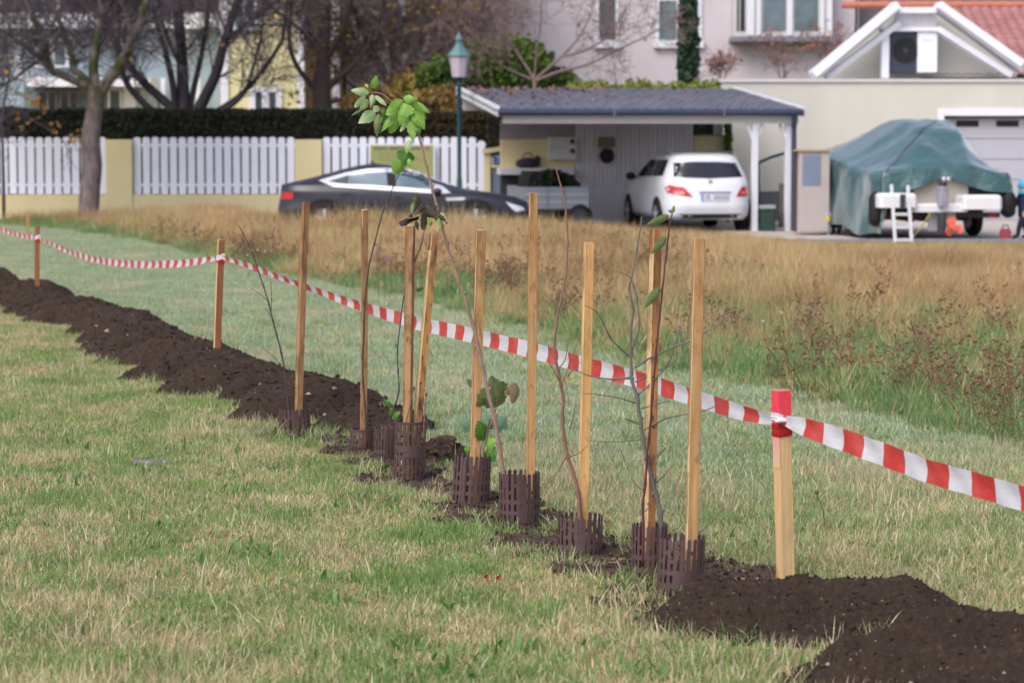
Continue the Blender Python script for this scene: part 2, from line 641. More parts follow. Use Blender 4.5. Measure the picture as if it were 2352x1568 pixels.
pl = mb.build('number_plate', plain('blue_enamel', C(52, 92, 172), 0.3), bs, world=True)
mb = MB()
for seg in ([(1138, 359), (1143, 359), (1143, 365.5), (1139.5, 365.5), (1143, 365.5), (1143, 373), (1138, 373)],
            [(1151, 359), (1146.5, 359), (1146.5, 365), (1150.5, 365.5), (1151, 370), (1149.5, 373), (1146, 373)]):
    mb.tube([P(u, v, BD + .004) for u, v in seg], .0085, 4)
mb.build('digits', M['white'], pl, world=True)

# ------------------------------------------------------------------ street lamp
LD = 52.5
lp = thing('street_lamp', 'green iron street lamp with frosted four sided lantern behind the dark car', 'lamp', (P(1055, 430, LD).x, LD, 0))
def zz(v): return z_at(v, LD)
MB().lathe([(.11, 0), (.11, .35), (.07, .42), (.055, 1.0), (.045, 1.05), (.045, zz(200)), (.065, zz(197)), (.05, zz(190)), (.04, zz(182))], n=14).build('pole', M['tealmetal'], lp, smooth=True)
MB().lathe([(.08, zz(186)), (.145, zz(180)), (.15, zz(178))], n=8).build('lantern_base', M['tealmetal'], lp)
MB().lathe([(.145, zz(177.5)), (.205, zz(131))], n=8).build('lantern_glass', M['lampglass'], lp)
MB().lathe([(.055, zz(177)), (.055, zz(156))], n=8).build('burner', M['darkgrey'], lp)
MB().lathe([(.235, zz(130.5)), (.235, zz(128)), (.17, zz(118)), (.1, zz(108)), (.065, zz(102)), (.065, zz(93)), (.09, zz(91.5)), (.055, zz(86)), (.03, zz(81)), (.02, zz(74))], n=8).build('lantern_roof', plain('weathered_green_roof', C(92, 124, 134), 0.35, 0.2, 5), lp)

# ------------------------------------------------------------------ rotated frames (carport, van, boat)
class Frame:
    def __init__(s, o, rz):
        s.o = Vector(o); s.rz = rz
        s.ex = Vector((math.cos(rz), math.sin(rz), 0)); s.ey = Vector((-math.sin(rz), math.cos(rz), 0))
    def lx(s, u, ly):
        k = (u - 1176) * .9968 / F
        return (k * (s.o.y + ly * s.ey.y) - s.o.x - ly * s.ey.x) / (s.ex.x - k * s.ex.y)
    def z(s, u, v, ly):
        x = s.lx(u, ly)
        y = s.o.y + x * s.ex.y + ly * s.ey.y
        return P(u, v, y).z - s.o.z
    def pt(s, u, v, ly):
        return Vector((s.lx(u, ly), ly, s.z(u, v, ly)))
    def box(s, mb, u0, v0, u1, v1, ly, t, mi=0, bev=0):
        a, b = s.lx(u0, ly), s.lx(u1, ly)
        um = (u0 + u1) / 2
        z1, z0 = s.z(um, v0, ly), s.z(um, v1, ly)
        if bev:
            return mb.bev(a, b, ly, ly + t, z0, z1, bev, mi)
        return mb.box(a, b, ly, ly + t, z0, z1, mi)

# ------------------------------------------------------------------ carport
YAW = math.radians(9.6)
CF = Frame((P(1152, 300, 49.8).x, 49.8, 0), YAW)
cp = thing('carport', 'white timber carport with slate blue tiled roof sheltering a white car', 'carport', CF.o, YAW)
W = CF.lx(1836, 0)
ze, zb, DEP = CF.z(1500, 252, 0), 2.90, 5.5
slope = (zb - ze) / DEP
MB().quadbox([(-.05, 0, ze - .06), (W + .05, 0, ze - .06), (W + .05, DEP, zb - .06), (-.05, DEP, zb - .06)], (0, 0, -.05)).build('roof_deck', M['greywhite'], cp)
# tiles
tw, tl = .235, .38
def tile_mesh(name, mat, tw, tl, rise):
    n = 5
    pts = []
    for j, (yy, zz_) in enumerate(((0, 0.012), (tl * 1.08, 0))):
        pts.append([(-tw / 2 + tw * i / (n - 1), yy, zz_ + rise * (0.5 - 0.5 * math.cos(2 * PI * i / (n - 1)))) for i in range(n)])
    mb = MB().grid(pts)
    lip = [[(p[0], p[1] - .001, p[2] - .022) for p in pts[0]], pts[0]]
    mb.grid(lip)
    o = mb.build(name, mat, smooth=False)
    me = o.data
    bpy.data.objects.remove(o)
    return me
TM = tile_mesh('tile', M['tile'], tw, tl, .05)
ncol, nrow = int(W / tw) + 1, int(DEP / tl)
ang = math.atan(slope)
cnt = 0
rest = MB()
for r in range(nrow + 1):
    for c in range(ncol):
        y = r * DEP / (nrow + 1)
        loc = Vector((c * W / (ncol - 1), y, ze - .03 + slope * y + random.uniform(0, .006)))
        if cnt < 300:
            o = link('tile', TM, cp, loc)
            o.rotation_euler = (ang + random.uniform(-.01, .01), 0, random.uniform(-.012, .012))
            cnt += 1
        else:
            mt = Matrix.Translation(loc) @ Matrix.Rotation(ang, 4, 'X')
            rest.add([mt @ v.co for v in TM.vertices], [tuple(p.vertices) for p in TM.polygons])
rest.build('upper_tiles', M['tile'], cp, kind='stuff')
# fallen leaves on the carport roof
lp_ = np.stack([rng.uniform(0, W, 420), DEP * rng.beta(4, 1.1, 420), np.zeros(420)], 1)
lp_[:, 2] = ze + slope * lp_[:, 1] + .025
keep = rng.random(420) < np.clip(.8 - .9 * lp_[:, 0] / W, .06, 1)
cards(0, lp_[keep], .085, 'fallen_leaves', leafmat('dry_leaf', [C(110, 84, 76), C(150, 116, 98), C(96, 76, 72)], .7, .1), cp, flat=-.0, world=False, kind='stuff')
mb = MB(); mb.tube([(-.08, -.06, ze - .05), (W + .06, -.06, ze - .05)], .065, 8); mb.build('gutter', M['gutter'], cp)
for x in (2.2, 4.4):
    MB().box(x, x + .02, -.128, -.02, ze - .13, ze + .01).build('gutter_bracket', M['grey'], cp)
MB().beam((-.06, -.03, ze - .04), (-.06, DEP, zb - .04), .05, .19).build('bargeboard', M['white'], cp)
MB().beam((W + .08, -.03, ze - .04), (W + .08, DEP, zb - .04), .05, .19).build('bargeboard', M['white'], cp)
zf0, zf1 = CF.z(1500, 284, .1), CF.z(1500, 263, .1)
MB().box(.05, W, .08, .20, zf0, zf1).build('front_beam', M['offwhite'], cp)
MB().box(.05, W, DEP - .2, DEP - .08, zf0 + .3, zf1 + .35).build('rear_beam', M['offwhite'], cp)
for u in (1735.5, 1812):
    ly = .09 if u < 1800 else .14
    mb = MB(); x = CF.lx(u, ly)
    mb.box(x - .06, x + .06, ly, ly + .12, 0, zf0 - .003)
    mb.build('post', M['white'], cp, bevel=.008)
    for sx in ((-1, 1) if u < 1800 else (-1,)):
        MB().beam((x + sx * .04, ly + .07, zf0 - .30), (x + sx * .17, ly + .07, zf0 - .01), .06, .06).build('brace', M['white'], cp)
x = CF.lx(1822.5, .02)
MB().tube([(x, -.06, ze - .08), (x + .02, .06, zf0 - .1), (x + .02, .06, .3), (x + .02, .06, 0.02)], .052, 8).build('downpipe', M['gutter'], cp)
# back of the carport
LY = 4.45
ua, ub = 1322, 1592
xa, xb = CF.lx(ua, LY), CF.lx(ub, LY)
zt_ = CF.z(1450, 278, LY)
MB().box(xa, xb, LY + .03, LY + .09, 0, zt_).build('back_wall', M['greywhite'], cp)
n = 26
for i in range(n):
    w = (xb - xa) / n
    MB().bev(xa + i * w + .006, xa + (i + 1) * w - .006, LY - .002 + .004 * (i % 2), LY + .03, .8, zt_ - .01, .004).build('plank', M['greywhite'], cp)
for i in range(7):
    MB().box(xa, xb, LY - .001, LY + .03, .02 + i * .111, .125 + i * .111).build('base_board', M['greywhite'], cp)
mb = MB(); CF.box(mb, 1150, 276, 1320, 320, LY + .02, .08); mb.build('upper_panel', plain('grey_wall_panel', C(150, 144, 150), .8), cp)  # upper wall panel in its own grey
mb = MB(); CF.box(mb, 1150, 320.5, 1320, 386, LY + .03, .1); mb.build('yellow_wall', M['yellow'], cp)
mb = MB(); CF.box(mb, 1150, 386.5, 1320, 401, LY - .35, .5); mb.build('ledge', M['greywhite'], cp)
mb = MB(); CF.box(mb, 1150, 401.5, 1320, 505, LY + .02, .12); mb.build('dark_base', M['darkgrey'], cp)

mbx = thing('meter_box', 'white electricity meter box with two round dials on the carport wall', 'meter box', CF.o + CF.ex * CF.lx(1292, LY) + CF.ey * LY, YAW)
off = CF.lx(1292, LY)
mb = MB(); CF.box(mb, 1261, 315, 1324, 368, LY - .14, .15); mb.v = [(q[0] - off, q[1] - LY, q[2]) for q in mb.v]; mb.build('housing', M['offwhite'], mbx, bevel=.01)
for v in (325, 347):
    q = CF.pt(1315, v, LY - .145)
    MB().lathe([(.055, -.012), (.055, .01)], (q.x - off, q.y - LY, q.z), 14, axis='Y').build('dial', M['glassdark'], mbx)
mb = MB(); CF.box(mb, 1264, 338.5, 1302, 340, LY - .146, .01); mb.v = [(q[0] - off, q[1] - LY, q[2]) for q in mb.v]; mb.build('seam', M['grey'], mbx)

q = CF.o + CF.ex * CF.lx(1393, LY) + CF.ey * LY
wr = thing('wreath', 'round dark wreath hanging on the pale plank wall of the carport', 'wreath', (q.x, q.y, 0), YAW)
zc = CF.z(1393, 358, LY - .05)
ring = [(0.10 * math.cos(a), -.06, zc + 0.10 * math.sin(a)) for a in np.linspace(0, 2 * PI, 21)]
MB().tube(ring, .062, 8, cap=False).build('ring', plain('dark_wreath', C(44, 40, 50), .9, .3, 20, bump=.8), wr)
MB().lathe([(.05, -.05), (.05, -.02)], (0, 0, zc), 12, axis='Y').build('centre', plain('wreath_centre', C(84, 78, 88), .8), wr)
zp0, zp1 = CF.z(1393, 340, LY), CF.z(1393, 315, LY)
pq = thing('plaque', 'small brown plaque above the round wreath on the carport wall', 'plaque', (q.x, q.y, zp0), YAW)
MB().bev(-.18, .18, -.05, -.02, .01, zp1 - zp0, .008).build('board', plain('brown_plaque', C(122, 116, 96), .8), pq)
# dark bundle on the ledge
q = CF.o + CF.ex * CF.lx(1213, LY - .1) + CF.ey * (LY - .1)
zl = CF.z(1213, 386, LY - .1)
bd = thing('tool_bag', 'dark lumpy tool bag lying on the carport ledge', 'bag', (q.x, q.y, zl), YAW)
mb = MB(); mb.blob((0, 0, .10), .14, 2, .1, (2.0, .7, .8)); mb.blob((.2, 0, .18), .07, 1, .1, (1.2, .8, 1.4)); mb.build('body', plain('dark_bag', C(52, 48, 62), .8), bd, smooth=True)
MB().tube([(-.12, 0, .2), (-.08, 0, .3), (.05, 0, .32), (.1, 0, .22)], .012, 5).build('handle', M['black'], bd)

# trailer with cut greenery
TR = Frame((CF.o + CF.ex * 0.75 + CF.ey * 1.6), YAW)
tr = thing('car_trailer', 'grey metal car trailer with low sides parked under the carport', 'trailer', (TR.o.x, TR.o.y, 0), YAW)
za, zc_ = .42, .86
X0, X1 = -.05, TR.lx(1352, 0)
for (x0, x1, y0, y1) in ((X0, X1, 0, .03), (X0, X1, 1.9, 1.93), (X0, X0 + .03, .03, 1.9), (X1 - .03, X1, .03, 1.9)):
    MB().box(x0, x1, y0, y1, za, zc_).build('side_panel', M['galv'], tr)
for z in (za + .14, za + .29):
    MB().box(X0 + .01, X1 - .01, -.012, .001, z - .012, z + .012).build('panel_rib', M['silver'], tr)
for x in (X0 + .5, X1 - .5):
    MB().box(x - .025, x + .025, -.02, .001, za, zc_).build('stanchion', M['grey'], tr)
MB().box(X0 + .04, X1 - .04, .04, 1.89, za - .05, za).build('floor', M['darkgrey'], tr)
for y in (.02, 1.78):
    w_ = MB().lathe([(.18, -.08), (.24, -.075), (.27, -.03), (.27, .03), (.24, .075), (.18, .08)], (X1 - .18, y + .05, .27), 18, axis='Y').build('wheel', M['black'], tr, smooth=True)
    MB().lathe([(.15, -.085), (.15, .085)], (X1 - .18, y + .05, .27), 14, axis='Y').build('rim', M['darkgrey'], w_)
# black tarpaulin wedge behind the greenery
mb = MB()
lxa, lxb, lza = TR.lx(1302, .6), TR.lx(1222, .6), TR.z(1302, 396, .6)
mb.quadbox([(X0 + .2, .6, zc_ - .1), (X1 - .04, .6, zc_ - .1), (X1 - .04, .6, zc_ + .06), (lxa, .6, lza), (lxb, .6, lza + .02), (X0 + .22, .6, zc_ + .15)], (0, 1.2, 0))
mb.build('load_cover', M['black'], tr)
n = 1500
pts = rng.normal(size=(n, 3)); pts /= np.linalg.norm(pts, axis=1)[:, None]
pts *= rng.uniform(.55, 1, n)[:, None] ** .5
pts = pts * np.array([.33, .24, .20]) + np.array([(lxa + lxb) / 2 - .02, .32, .98])
cut = thing('cut_branches', 'heap of dark green cut branches loaded on the grey trailer', 'branches', TR.o + TR.ex * .7 + Vector((0, 0, .86)), YAW)
pw_ = (np.array(TR.o) + pts[:, :1] * np.array(TR.ex) + pts[:, 1:2] * np.array(TR.ey)); pw_[:, 2] = pts[:, 2]
cards(0, pw_, .10, 'leaves', leafmat('cut_leaf', [C(34, 46, 38), C(52, 66, 44), C(40, 52, 34)], .5, .2), cut)

# ------------------------------------------------------------------ gap right of the carport
ED = 55.8
yw = thing('yellow_wall', 'short yellow rendered wall beside the white plank wall of the carport', 'wall', P(1630, 500, ED))
mb = MB(); BX(mb, 1594, 313, 1666, 510, ED, .25); mb.build('wall_body', M['yellow'], yw, world=True)
mb = MB(); BX(mb, 1593, 310, 1667, 313, ED - .02, .30); mb.build('coping', M['tan'], yw, world=True)
mb = MB(); BX(mb, 1640, 268, 1660, 309.5, ED + .02, .14)
tag(mb.build('timber_post', M['offwhite']), 'pale timber post standing on the short yellow wall', 'post')

# chain link fence, bin, posts, meter pillar
XD = 52.6
cl = thing('chain_link_fence', 'green chain link fence with sloping top rail between carport post and meter pillar', 'fence', P(1785, 500, XD))
mb = MB(); mb.tube([P(1742, 374, XD), P(1770, 362, XD), P(1826, 345, XD)], .03, 6); mb.build('top_rail', M['tealmetal'], cl, world=True)
mb = MB(); mb.tube([P(1743, 372, XD), P(1743, 512, XD)], .025, 6); mb.build('fence_post', M['tealmetal'], cl, world=True)
mb = MB()
for i in range(-16, 20):
    for sgn in (1, -1):
        pts = []
        for k in range(2):
            pass
        u0 = 1746 + i * 8.0
        seg = []
        for v in np.linspace(352, 505, 18):
            u = u0 + sgn * (v - 352) * .8
            if 1745 < u < 1822 and v > 374 - (u - 1742) * .345:
                seg.append(P(u, v, XD + .01 * sgn))
        if len(seg) > 1:
            mb.tube([seg[0], seg[-1]], .0045, 3, cap=False)
mb.build('mesh_wire', plain('pale_fence_wire', C(150, 160, 148), .5), cl, world=True)
mb = MB(); BX(mb, 1744, 440, 1800, 508, XD + .8, .5)
tag(mb.build('concrete_box', M['grey'], bevel=.02), 'grey concrete box behind the chain link fence', 'box')
bn = thing('garden_bin', 'dark green square garden bin beside the white carport post', 'bin', P(1762, 520, 50.6))
mb = MB(); a, b = P(1747, 520, 50.6), P(1781, 480, 50.6)
mb.bev(a.x, b.x, 50.6, 51.05, 0, b.z, .02); mb.build('bin_body', plain('dark_green_plastic', C(34, 62, 58), .5), bn, world=True)
mb = MB(); mb.bev(a.x - .02, b.x + .02, 50.58, 51.07, b.z + .002, b.z + .07, .02); mb.build('lid', plain('pale_lid', C(150, 156, 158), .5), bn, world=True)
mb = MB(); BX(mb, 1790, 422, 1805, 522, 51.2, .15)
tag(mb.build('stone_post', plain('weathered_stone', C(104, 98, 96), .9, .2, 6), bevel=.01), 'short grey stone post in front of the chain link fence', 'post')
mp_ = thing('meter_pillar', 'tall beige meter pillar with blue grey door left of the covered boat', 'meter pillar', P(1866, 530, 48.6))
mb = MB(); BX(mb, 1834, 348, 1906, 532, 48.6, .45); mb.build('pillar_body', plain('beige_render', C(178, 168, 168), .85, .06), mp_, world=True, bevel=.01)
mb = MB(); BX(mb, 1828, 344, 1910, 348, 48.56, .55); mb.build('cap', M['tan'], mp_, world=True)
mb = MB(); BX(mb, 1843, 353, 1885, 425, 48.585, .02); mb.build('meter_door', M['bluegrey'], mp_, world=True)
mb = MB(); BX(mb, 1843, 356, 1885, 357.5, 48.578, .006); mb.build('door_edge', M['silver'], mp_, world=True)
mb = MB(); BX(mb, 1824, 350, 1833, 532, 48.9, .3)
tag(mb.build('dark_post', M['darkwood'], bevel=.01), 'dark timber post squeezed between downpipe and meter pillar', 'post')

# ------------------------------------------------------------------ cream garage
GD = 57.0
ga = thing('garage_building', 'long cream rendered garage with flat roof and sectional door behind the boat', 'building', (P(1655, 500, GD).x, GD, 0))
zc0 = z_at(189, GD)
x0, xd0, xd1, x1 = P(1655, 300, GD).x, P(2168, 300, GD).x, P(2168, 300, GD).x + 5.0, P(2168, 300, GD).x + 7.0
zd = z_at(266, GD)
MB().box(x0, xd0, GD, GD + .3, 0, zc0).box(xd0, xd1, GD, GD + .3, zd, zc0).box(xd1, x1, GD, GD + .3, 0, zc0).build('front_wall', M['cream'], ga, world=True)
MB().box(x0, x0 + .3, GD + .3, GD + 9, 0, zc0).build('side_wall', M['cream'], ga, world=True)
MB().box(x0 - .05, x1 + .05, GD - .05, GD + 9, zc0 + .002, zc0 + .07).build('coping', M['offwhite'], ga, world=True)
for nm, (a0, a1, b0, b1) in (('door_frame', (xd0 - .14, xd0 + .0, 0, zd + .16)), ('door_frame', (xd0 + .0, xd1 + .14, zd + .0, zd + .16))):
    MB().box(a0, a1, GD - .03, GD + .28, b0, b1).build(nm, M['white'], ga, world=True)
gdm = plain('garage_door_grey', C(176, 176, 188), .5, .05, 1)
dh = zd - .05
for i in range(5):
    z0, z1 = i * dh / 5 + .003, (i + 1) * dh / 5 - .012
    MB().bev(xd0 + .01, xd1, GD + .2, GD + .24, z0, z1, .006).build('door_panel', gdm, ga, world=True)
MB().box(xd0, xd1, GD + .12, GD + .26, zd - .05, zd - .0).build('door_head', M['brown_and_shade'], ga, world=True)
for k in range(5):
    a = P(2196 + k * 92, 277, GD + .2)
    MB().box(a.x, a.x + .5, GD + .185, GD + .205, z_at(291, GD + .2), z_at(277, GD + .2)).build('door_window', M['glassdark'], ga, world=True)

# ------------------------------------------------------------------ annex with truncated gable and red tiled roof
AD = 60.4
an = thing('gabled_annex', 'annex with white truncated gable and red clay tile roof above the garage', 'building', (P(2100, 300, AD).x, AD, 0))
def pl(u, v, d): return P(u, v, d)
mb = MB(); mb.quadbox([pl(1890, 186, AD + .9), pl(2335, 186, AD + .9), pl(2335, 168, AD + .9), pl(2160, 30, AD + .9), pl(2050, 30, AD + .9), pl(1895, 172, AD + .9)], (0, .25, 0))
mb.build('gable_wall', M['cream'], an, world=True)
mb = MB(); BX(mb, 1700, 183, 2640, 520, AD + 1.2, 5.5); mb.build('house_body', M['cream'], an, world=True)
for (p, q) in (((1866, 172), (2058, 12)), ((2152, 12), (2342, 148))):
    mb = MB(); mb.beam(pl(*p, AD), pl(*q, AD), .85, .17); mb.build('bargeboard', M['white'], an, world=True)
    p2, q2 = (p[0] + 4, p[1] + 12), (q[0] - (2 if p[0] < 2000 else -2), q[1] + 14)
    mb = MB(); mb.beam(pl(*p2, AD + .1), pl(*q2, AD + .1), .7, .11); mb.build('bargeboard', M['offwhite'], an, world=True)
    off = 28 if p[0] < 2000 else -4
    mb = MB(); mb.beam(pl(p[0] + (30 if p[0] < 2000 else 0), p[1] + (8 if p[0] < 2000 else 55), AD + .2), pl(q[0] + (6 if p[0] < 2000 else -22), q[1] + (42 if p[0] < 2000 else 26), AD + .2), .5, .13); mb.build('rafter', M['white'], an, world=True)
mb = MB(); BX(mb, 2052, 17, 2152, 30, AD - .1, .8); mb.build('collar_beam', M['white'], an, world=True)
mb = MB(); BX(mb, 2056, 30.5, 2150, 62, AD + .15, .1); mb.build('collar_panel', M['greywhite'], an, world=True)
mb = MB(); BX(mb, 2024, 62.5, 2156, 72, AD + .05, .4); mb.build('tie_beam', M['white'], an, world=True)
for (a, b) in ((2025, 2043),):
    mb = MB(); BX(mb, a, 72.5, b, 180, AD + .08, .3); mb.build('post', M['white'], an, world=True)
hp = thing('heat_pump', 'dark heat pump with round fan grille under the white gable', 'heat pump', P(2076, 170, AD + .2))
mb = MB(); BX(mb, 2044, 74, 2106, 168, AD + .2, .5); mb.build('casing', plain('anthracite_metal', C(54, 62, 80), .5), hp, world=True, bevel=.01)
c = P(2080, 116, AD + .19)
MB().lathe([(.30, -.02), (.30, .03)], c, 24, axis='Y').build('fan_grille', M['black'], hp, world=True)
MB().lathe([(.06, -.03), (.06, .0)], c, 12, axis='Y').build('hub', M['darkgrey'], hp, world=True)
mb = MB()
for k in range(7):
    a = PI * k / 7
    mb.beam((c.x - .29 * math.cos(a), c.y - .026, c.z - .29 * math.sin(a)), (c.x + .29 * math.cos(a), c.y - .026, c.z + .29 * math.sin(a)), .006, .006)
mb.build('grille_wire', M['darkgrey'], hp, world=True)
wc = thing('white_cabinet', 'white metal cabinet standing next to the dark heat pump', 'cabinet', P(2130, 170, AD + .12))
mb = MB(); BX(mb, 2107, 73, 2154, 167, AD + .12, .5); mb.build('casing', M['white'], wc, world=True, bevel=.02)
mb = MB(); BX(mb, 2118, 92, 2142, 95, AD + .113, .01); mb.build('badge', M['offwhite'], wc, world=True)
# roof plane right of the gable
rz0, rz1 = P(2300, 172, AD + 1.0).z, P(2300, 15, AD + 5.8).z
ry0, ry1 = AD + .9, AD + 5.6
xA, xB = P(2085, 100, AD + 3).x, P(2440, 100, AD + 3).x + .6
MB().quadbox([(xA, ry0, rz0 - .06), (xB, ry0, rz0 - .06), (xB, ry1, rz1 - .06), (xA, ry1, rz1 - .06)], (0, 0, -.08)).build('roof_deck', M['darkwood'], an, world=True)
RT = tile_mesh('tile', M['redtile'], .25, .40, .045)
sl = math.atan2(rz1 - rz0, ry1 - ry0)
L = math.hypot(rz1 - rz0, ry1 - ry0)
nr, nc = int(L / .36), int((xB - xA) / .25)
for r in range(nr):
    for c_ in range(nc):
        t = r / nr
        o = link('tile', RT, an, Vector((xA + .12 + c_ * .25, lerp(ry0, ry1, t), lerp(rz0, rz1, t) + random.uniform(-.02, -.012))) - an.location)
        o.rotation_euler = (sl + random.uniform(-.01, .01), 0, random.uniform(-.01, .01))
for k in range(int((xB - xA + 1.3) / .38)):
    mb = MB(); x = xA - 1.3 + k * .38
    mb.tube([(x, ry1 - .02, rz1 + .02), (x + .40, ry1 - .02, rz1 + .03)], [.09, .10], 8)
    mb.build('ridge_tile', M['ridge'], an, world=True)
mb = MB(); mb.tube([(xA + 2.6, ry0 - .08, rz0 - .05), (xB, ry0 - .08, rz0 - .05)], .06, 8); mb.build('gutter', plain('dark_red_gutter', C(112, 62, 60), .5), an, world=True)

# ------------------------------------------------------------------ houses behind
def win(parent, u0, v0, u1, v1, d, cols=1, fr=6, gl='glass', sill=8, frame='white'):
    mb = MB()
    BX(mb, u0 - fr, v0 - fr, u0, v1, d - .06, .1); BX(mb, u1, v0 - fr, u1 + fr, v1, d - .06, .1)
    BX(mb, u0, v0 - fr, u1, v0, d - .06, .1)
    for k in range(1, cols):
        u = lerp(u0, u1, k / cols)
        BX(mb, u - fr * .6, v0, u + fr * .6, v1, d - .055, .09)
    f = mb.build('window_frame', M[frame], parent, world=True)
    mb = MB(); BX(mb, u0, v0, u1, v1, d - .02, .02); mb.build('pane', M[gl], f, world=True)
    if sill:
        mb = MB(); BX(mb, u0 - fr - 3, v1, u1 + fr + 3, v1 + sill, d - .16, .2); mb.build('sill', M['white'], f, world=True)
    return f

PD = 73.0
ph = thing('pale_house', 'large pale mauve rendered house with white windows and a bay window', 'house', P(1550, 440, PD))
mb = MB(); a, b = P(1120, 200, PD), P(1966, -190, PD); mb.box(a.x, b.x, PD, PD + 9, 0, b.z); mb.build('wall', M['pinkish'], ph, world=True)
mb = MB(); c0 = P(2420, 0, PD); mb.box(b.x + .002, c0.x, PD + 1.0, PD + 8.5, 0, b.z - .3); mb.build('recess_shade', M['brown_and_shade'], ph, world=True)  # brown grey box: the shade of a balcony recess put into its colour
mb = MB(); mb.quadbox([(a.x - .6, PD - .6, b.z), (c0.x + .5, PD - .6, b.z), (c0.x - 1, PD + 4.5, b.z + 3), (a.x + 1.5, PD + 4.5, b.z + 3)], (0, .1, -.15)); mb.build('roof', M['tile'], ph, world=True)
win(ph, 1376, -60, 1414, 92, PD, 1, 7, 'glass', 18)
win(ph, 1514, 3, 1604, 92, PD, 2, 9, 'glassblue', 18)
win(ph, 1912, -40, 1968, 76, PD + .98, 1, 6, 'glassdark', 0, 'greywhite')
BY = PD - .7
mb = MB(); BX(mb, 1684, -60, 1914, 84, BY, .69); bay = mb.build('bay', M['offwhite'], ph, world=True)
mb = MB(); BX(mb, 1680, 84.5, 1918, 95, BY - .1, .85); mb.build('bay_base', plain('blue_grey_ledge', C(128, 130, 146), .6), ph, world=True)
for (u0, u1, g) in ((1692, 1698, 'glass'), (1700, 1712, 'glassdark'), (1752, 1806, 'glassblue'), (1824, 1880, 'glassblue')):
    mb = MB(); BX(mb, u0, -60, u1, 72, BY - .015, .02); mb.build('pane', M[g], bay, world=True)
for (u0, u1) in ((1716, 1733), (1738, 1748), (1808, 1821), (1884, 1894), (1900, 1912)):
    mb = MB(); BX(mb, u0, -60, u1, 82, BY - .07, .06); mb.build('mullion', M['white'], bay, world=True)

YD = 71.0
yh = thing('yellow_house', 'pale yellow house with white corner strips behind the bare trees', 'house', P(620, 440, YD))
mb = MB(); a, b = P(508, 200, YD), P(694, -200, YD); mb.box(a.x, b.x, YD, YD + 8, 0, b.z); mb.build('wall', M['palyel'], yh, world=True)
mb = MB(); c0 = P(772, 0, YD + 1.2); mb.box(b.x + .002, c0.x, YD + 1.2, YD + 7.8, 0, b.z - .2); mb.build('side_wall', M['tan'], yh, world=True)  # tan here is the house's shade side put into the wall colour
for (u0, u1, d) in ((508, 521, YD), (684, 696, YD), (764, 778, YD + 1.2)):
    mb = MB(); BX(mb, u0, -195, u1, 420, d - .06, .07); mb.build('corner_strip', M['white'], yh, world=True)
win(yh, 586, 212, 634, 290, YD, 2, 13, 'glass', 10)
mb = MB(); BX(mb, 610, -200, 640, 15, YD - .05, .06); mb.build('shutter', M['white'], yh, world=True)
win(yh, 540, -10, 584, 62, YD, 2, 8, 'glassblue', 8)
mb = MB(); mb.quadbox([(a.x - .5, YD - .5, b.z), (c0.x + .5, YD - .5, b.z), (c0.x, YD + 4, b.z + 2.6), (a.x + .5, YD + 4, b.z + 2.6)], (0, .1, -.15)); mb.build('roof', M['redtile'], yh, world=True)

TD = 77.0
th = thing('teal_house', 'pale teal house with white balcony band behind the big bare tree', 'house', P(240, 440, TD))
mb = MB(); a, b = P(-330, 200, TD), P(503, 30, TD); mb.box(a.x, b.x, TD, TD + 8, 0, b.z); mb.build('wall', M['teal'], th, world=True)
mb = MB(); BX(mb, -335, 30, 505, 65, TD - 1.0, .99); mb.build('balcony', M['white'], th, world=True)
mb = MB(); BX(mb, -335, -190, 505, 29, TD + .4, 7); mb.build('upper_floor', M['darkwood'], th, world=True)
for u in (34, 418, -180):
    mb = MB(); BX(mb, u, 66, u + 14, 180, TD - .08, .08); mb.build('pilaster', M['white'], th, world=True)
for (u0, u1) in ((70, 130), (300, 360)):
    win(th, u0, -120, u1, 22, TD + .39, 2, 5, 'glass', 0)
win(th, 90, 95, 150, 150, TD, 2, 7, 'glassblue', 6)
mb = MB(); a, b = P(60, 173, TD - 2.5), P(345, 173, TD - 2.5)
mb.box(a.x, b.x, TD - 2.5, TD - 1.0, z_at(199, TD - 2.5), z_at(178, TD - 2.5)); mb.build('porch_fascia', M['white'], th, world=True)
mb = MB(); BX(mb, 58, 199.5, 250, 420, TD - 1.5, 1.4); mb.build('porch_wall', plain('dark_teal_boards', C(104, 122, 130), .8), th, world=True)  # boards below the fascia in a darker teal than the house
for (u0, u1) in ((90, 128), (140, 178)):
    win(th, u0, 212, u1, 268, TD - 1.52, 2, 3, 'glassdark', 0, 'grey')
mb = MB(); BX(mb, 250.5, 199.5, 345, 420, TD - 1.45, 1.3); mb.build('porch_front', M['teal'], th, world=True)
win(th, 252, 208, 276, 290, TD - 1.46, 1, 4, 'glass', 0)
mb = MB(); BX(mb, 284, 200, 312, 330, TD - 1.53, .06); mb.build('door', M['white'], th, world=True)
for u in (352, 372, 452):
    mb = MB(); BX(mb, u, 180, u + 7, 420, TD - .5, .12); mb.build('garden_post', M['white'], th, world=True)

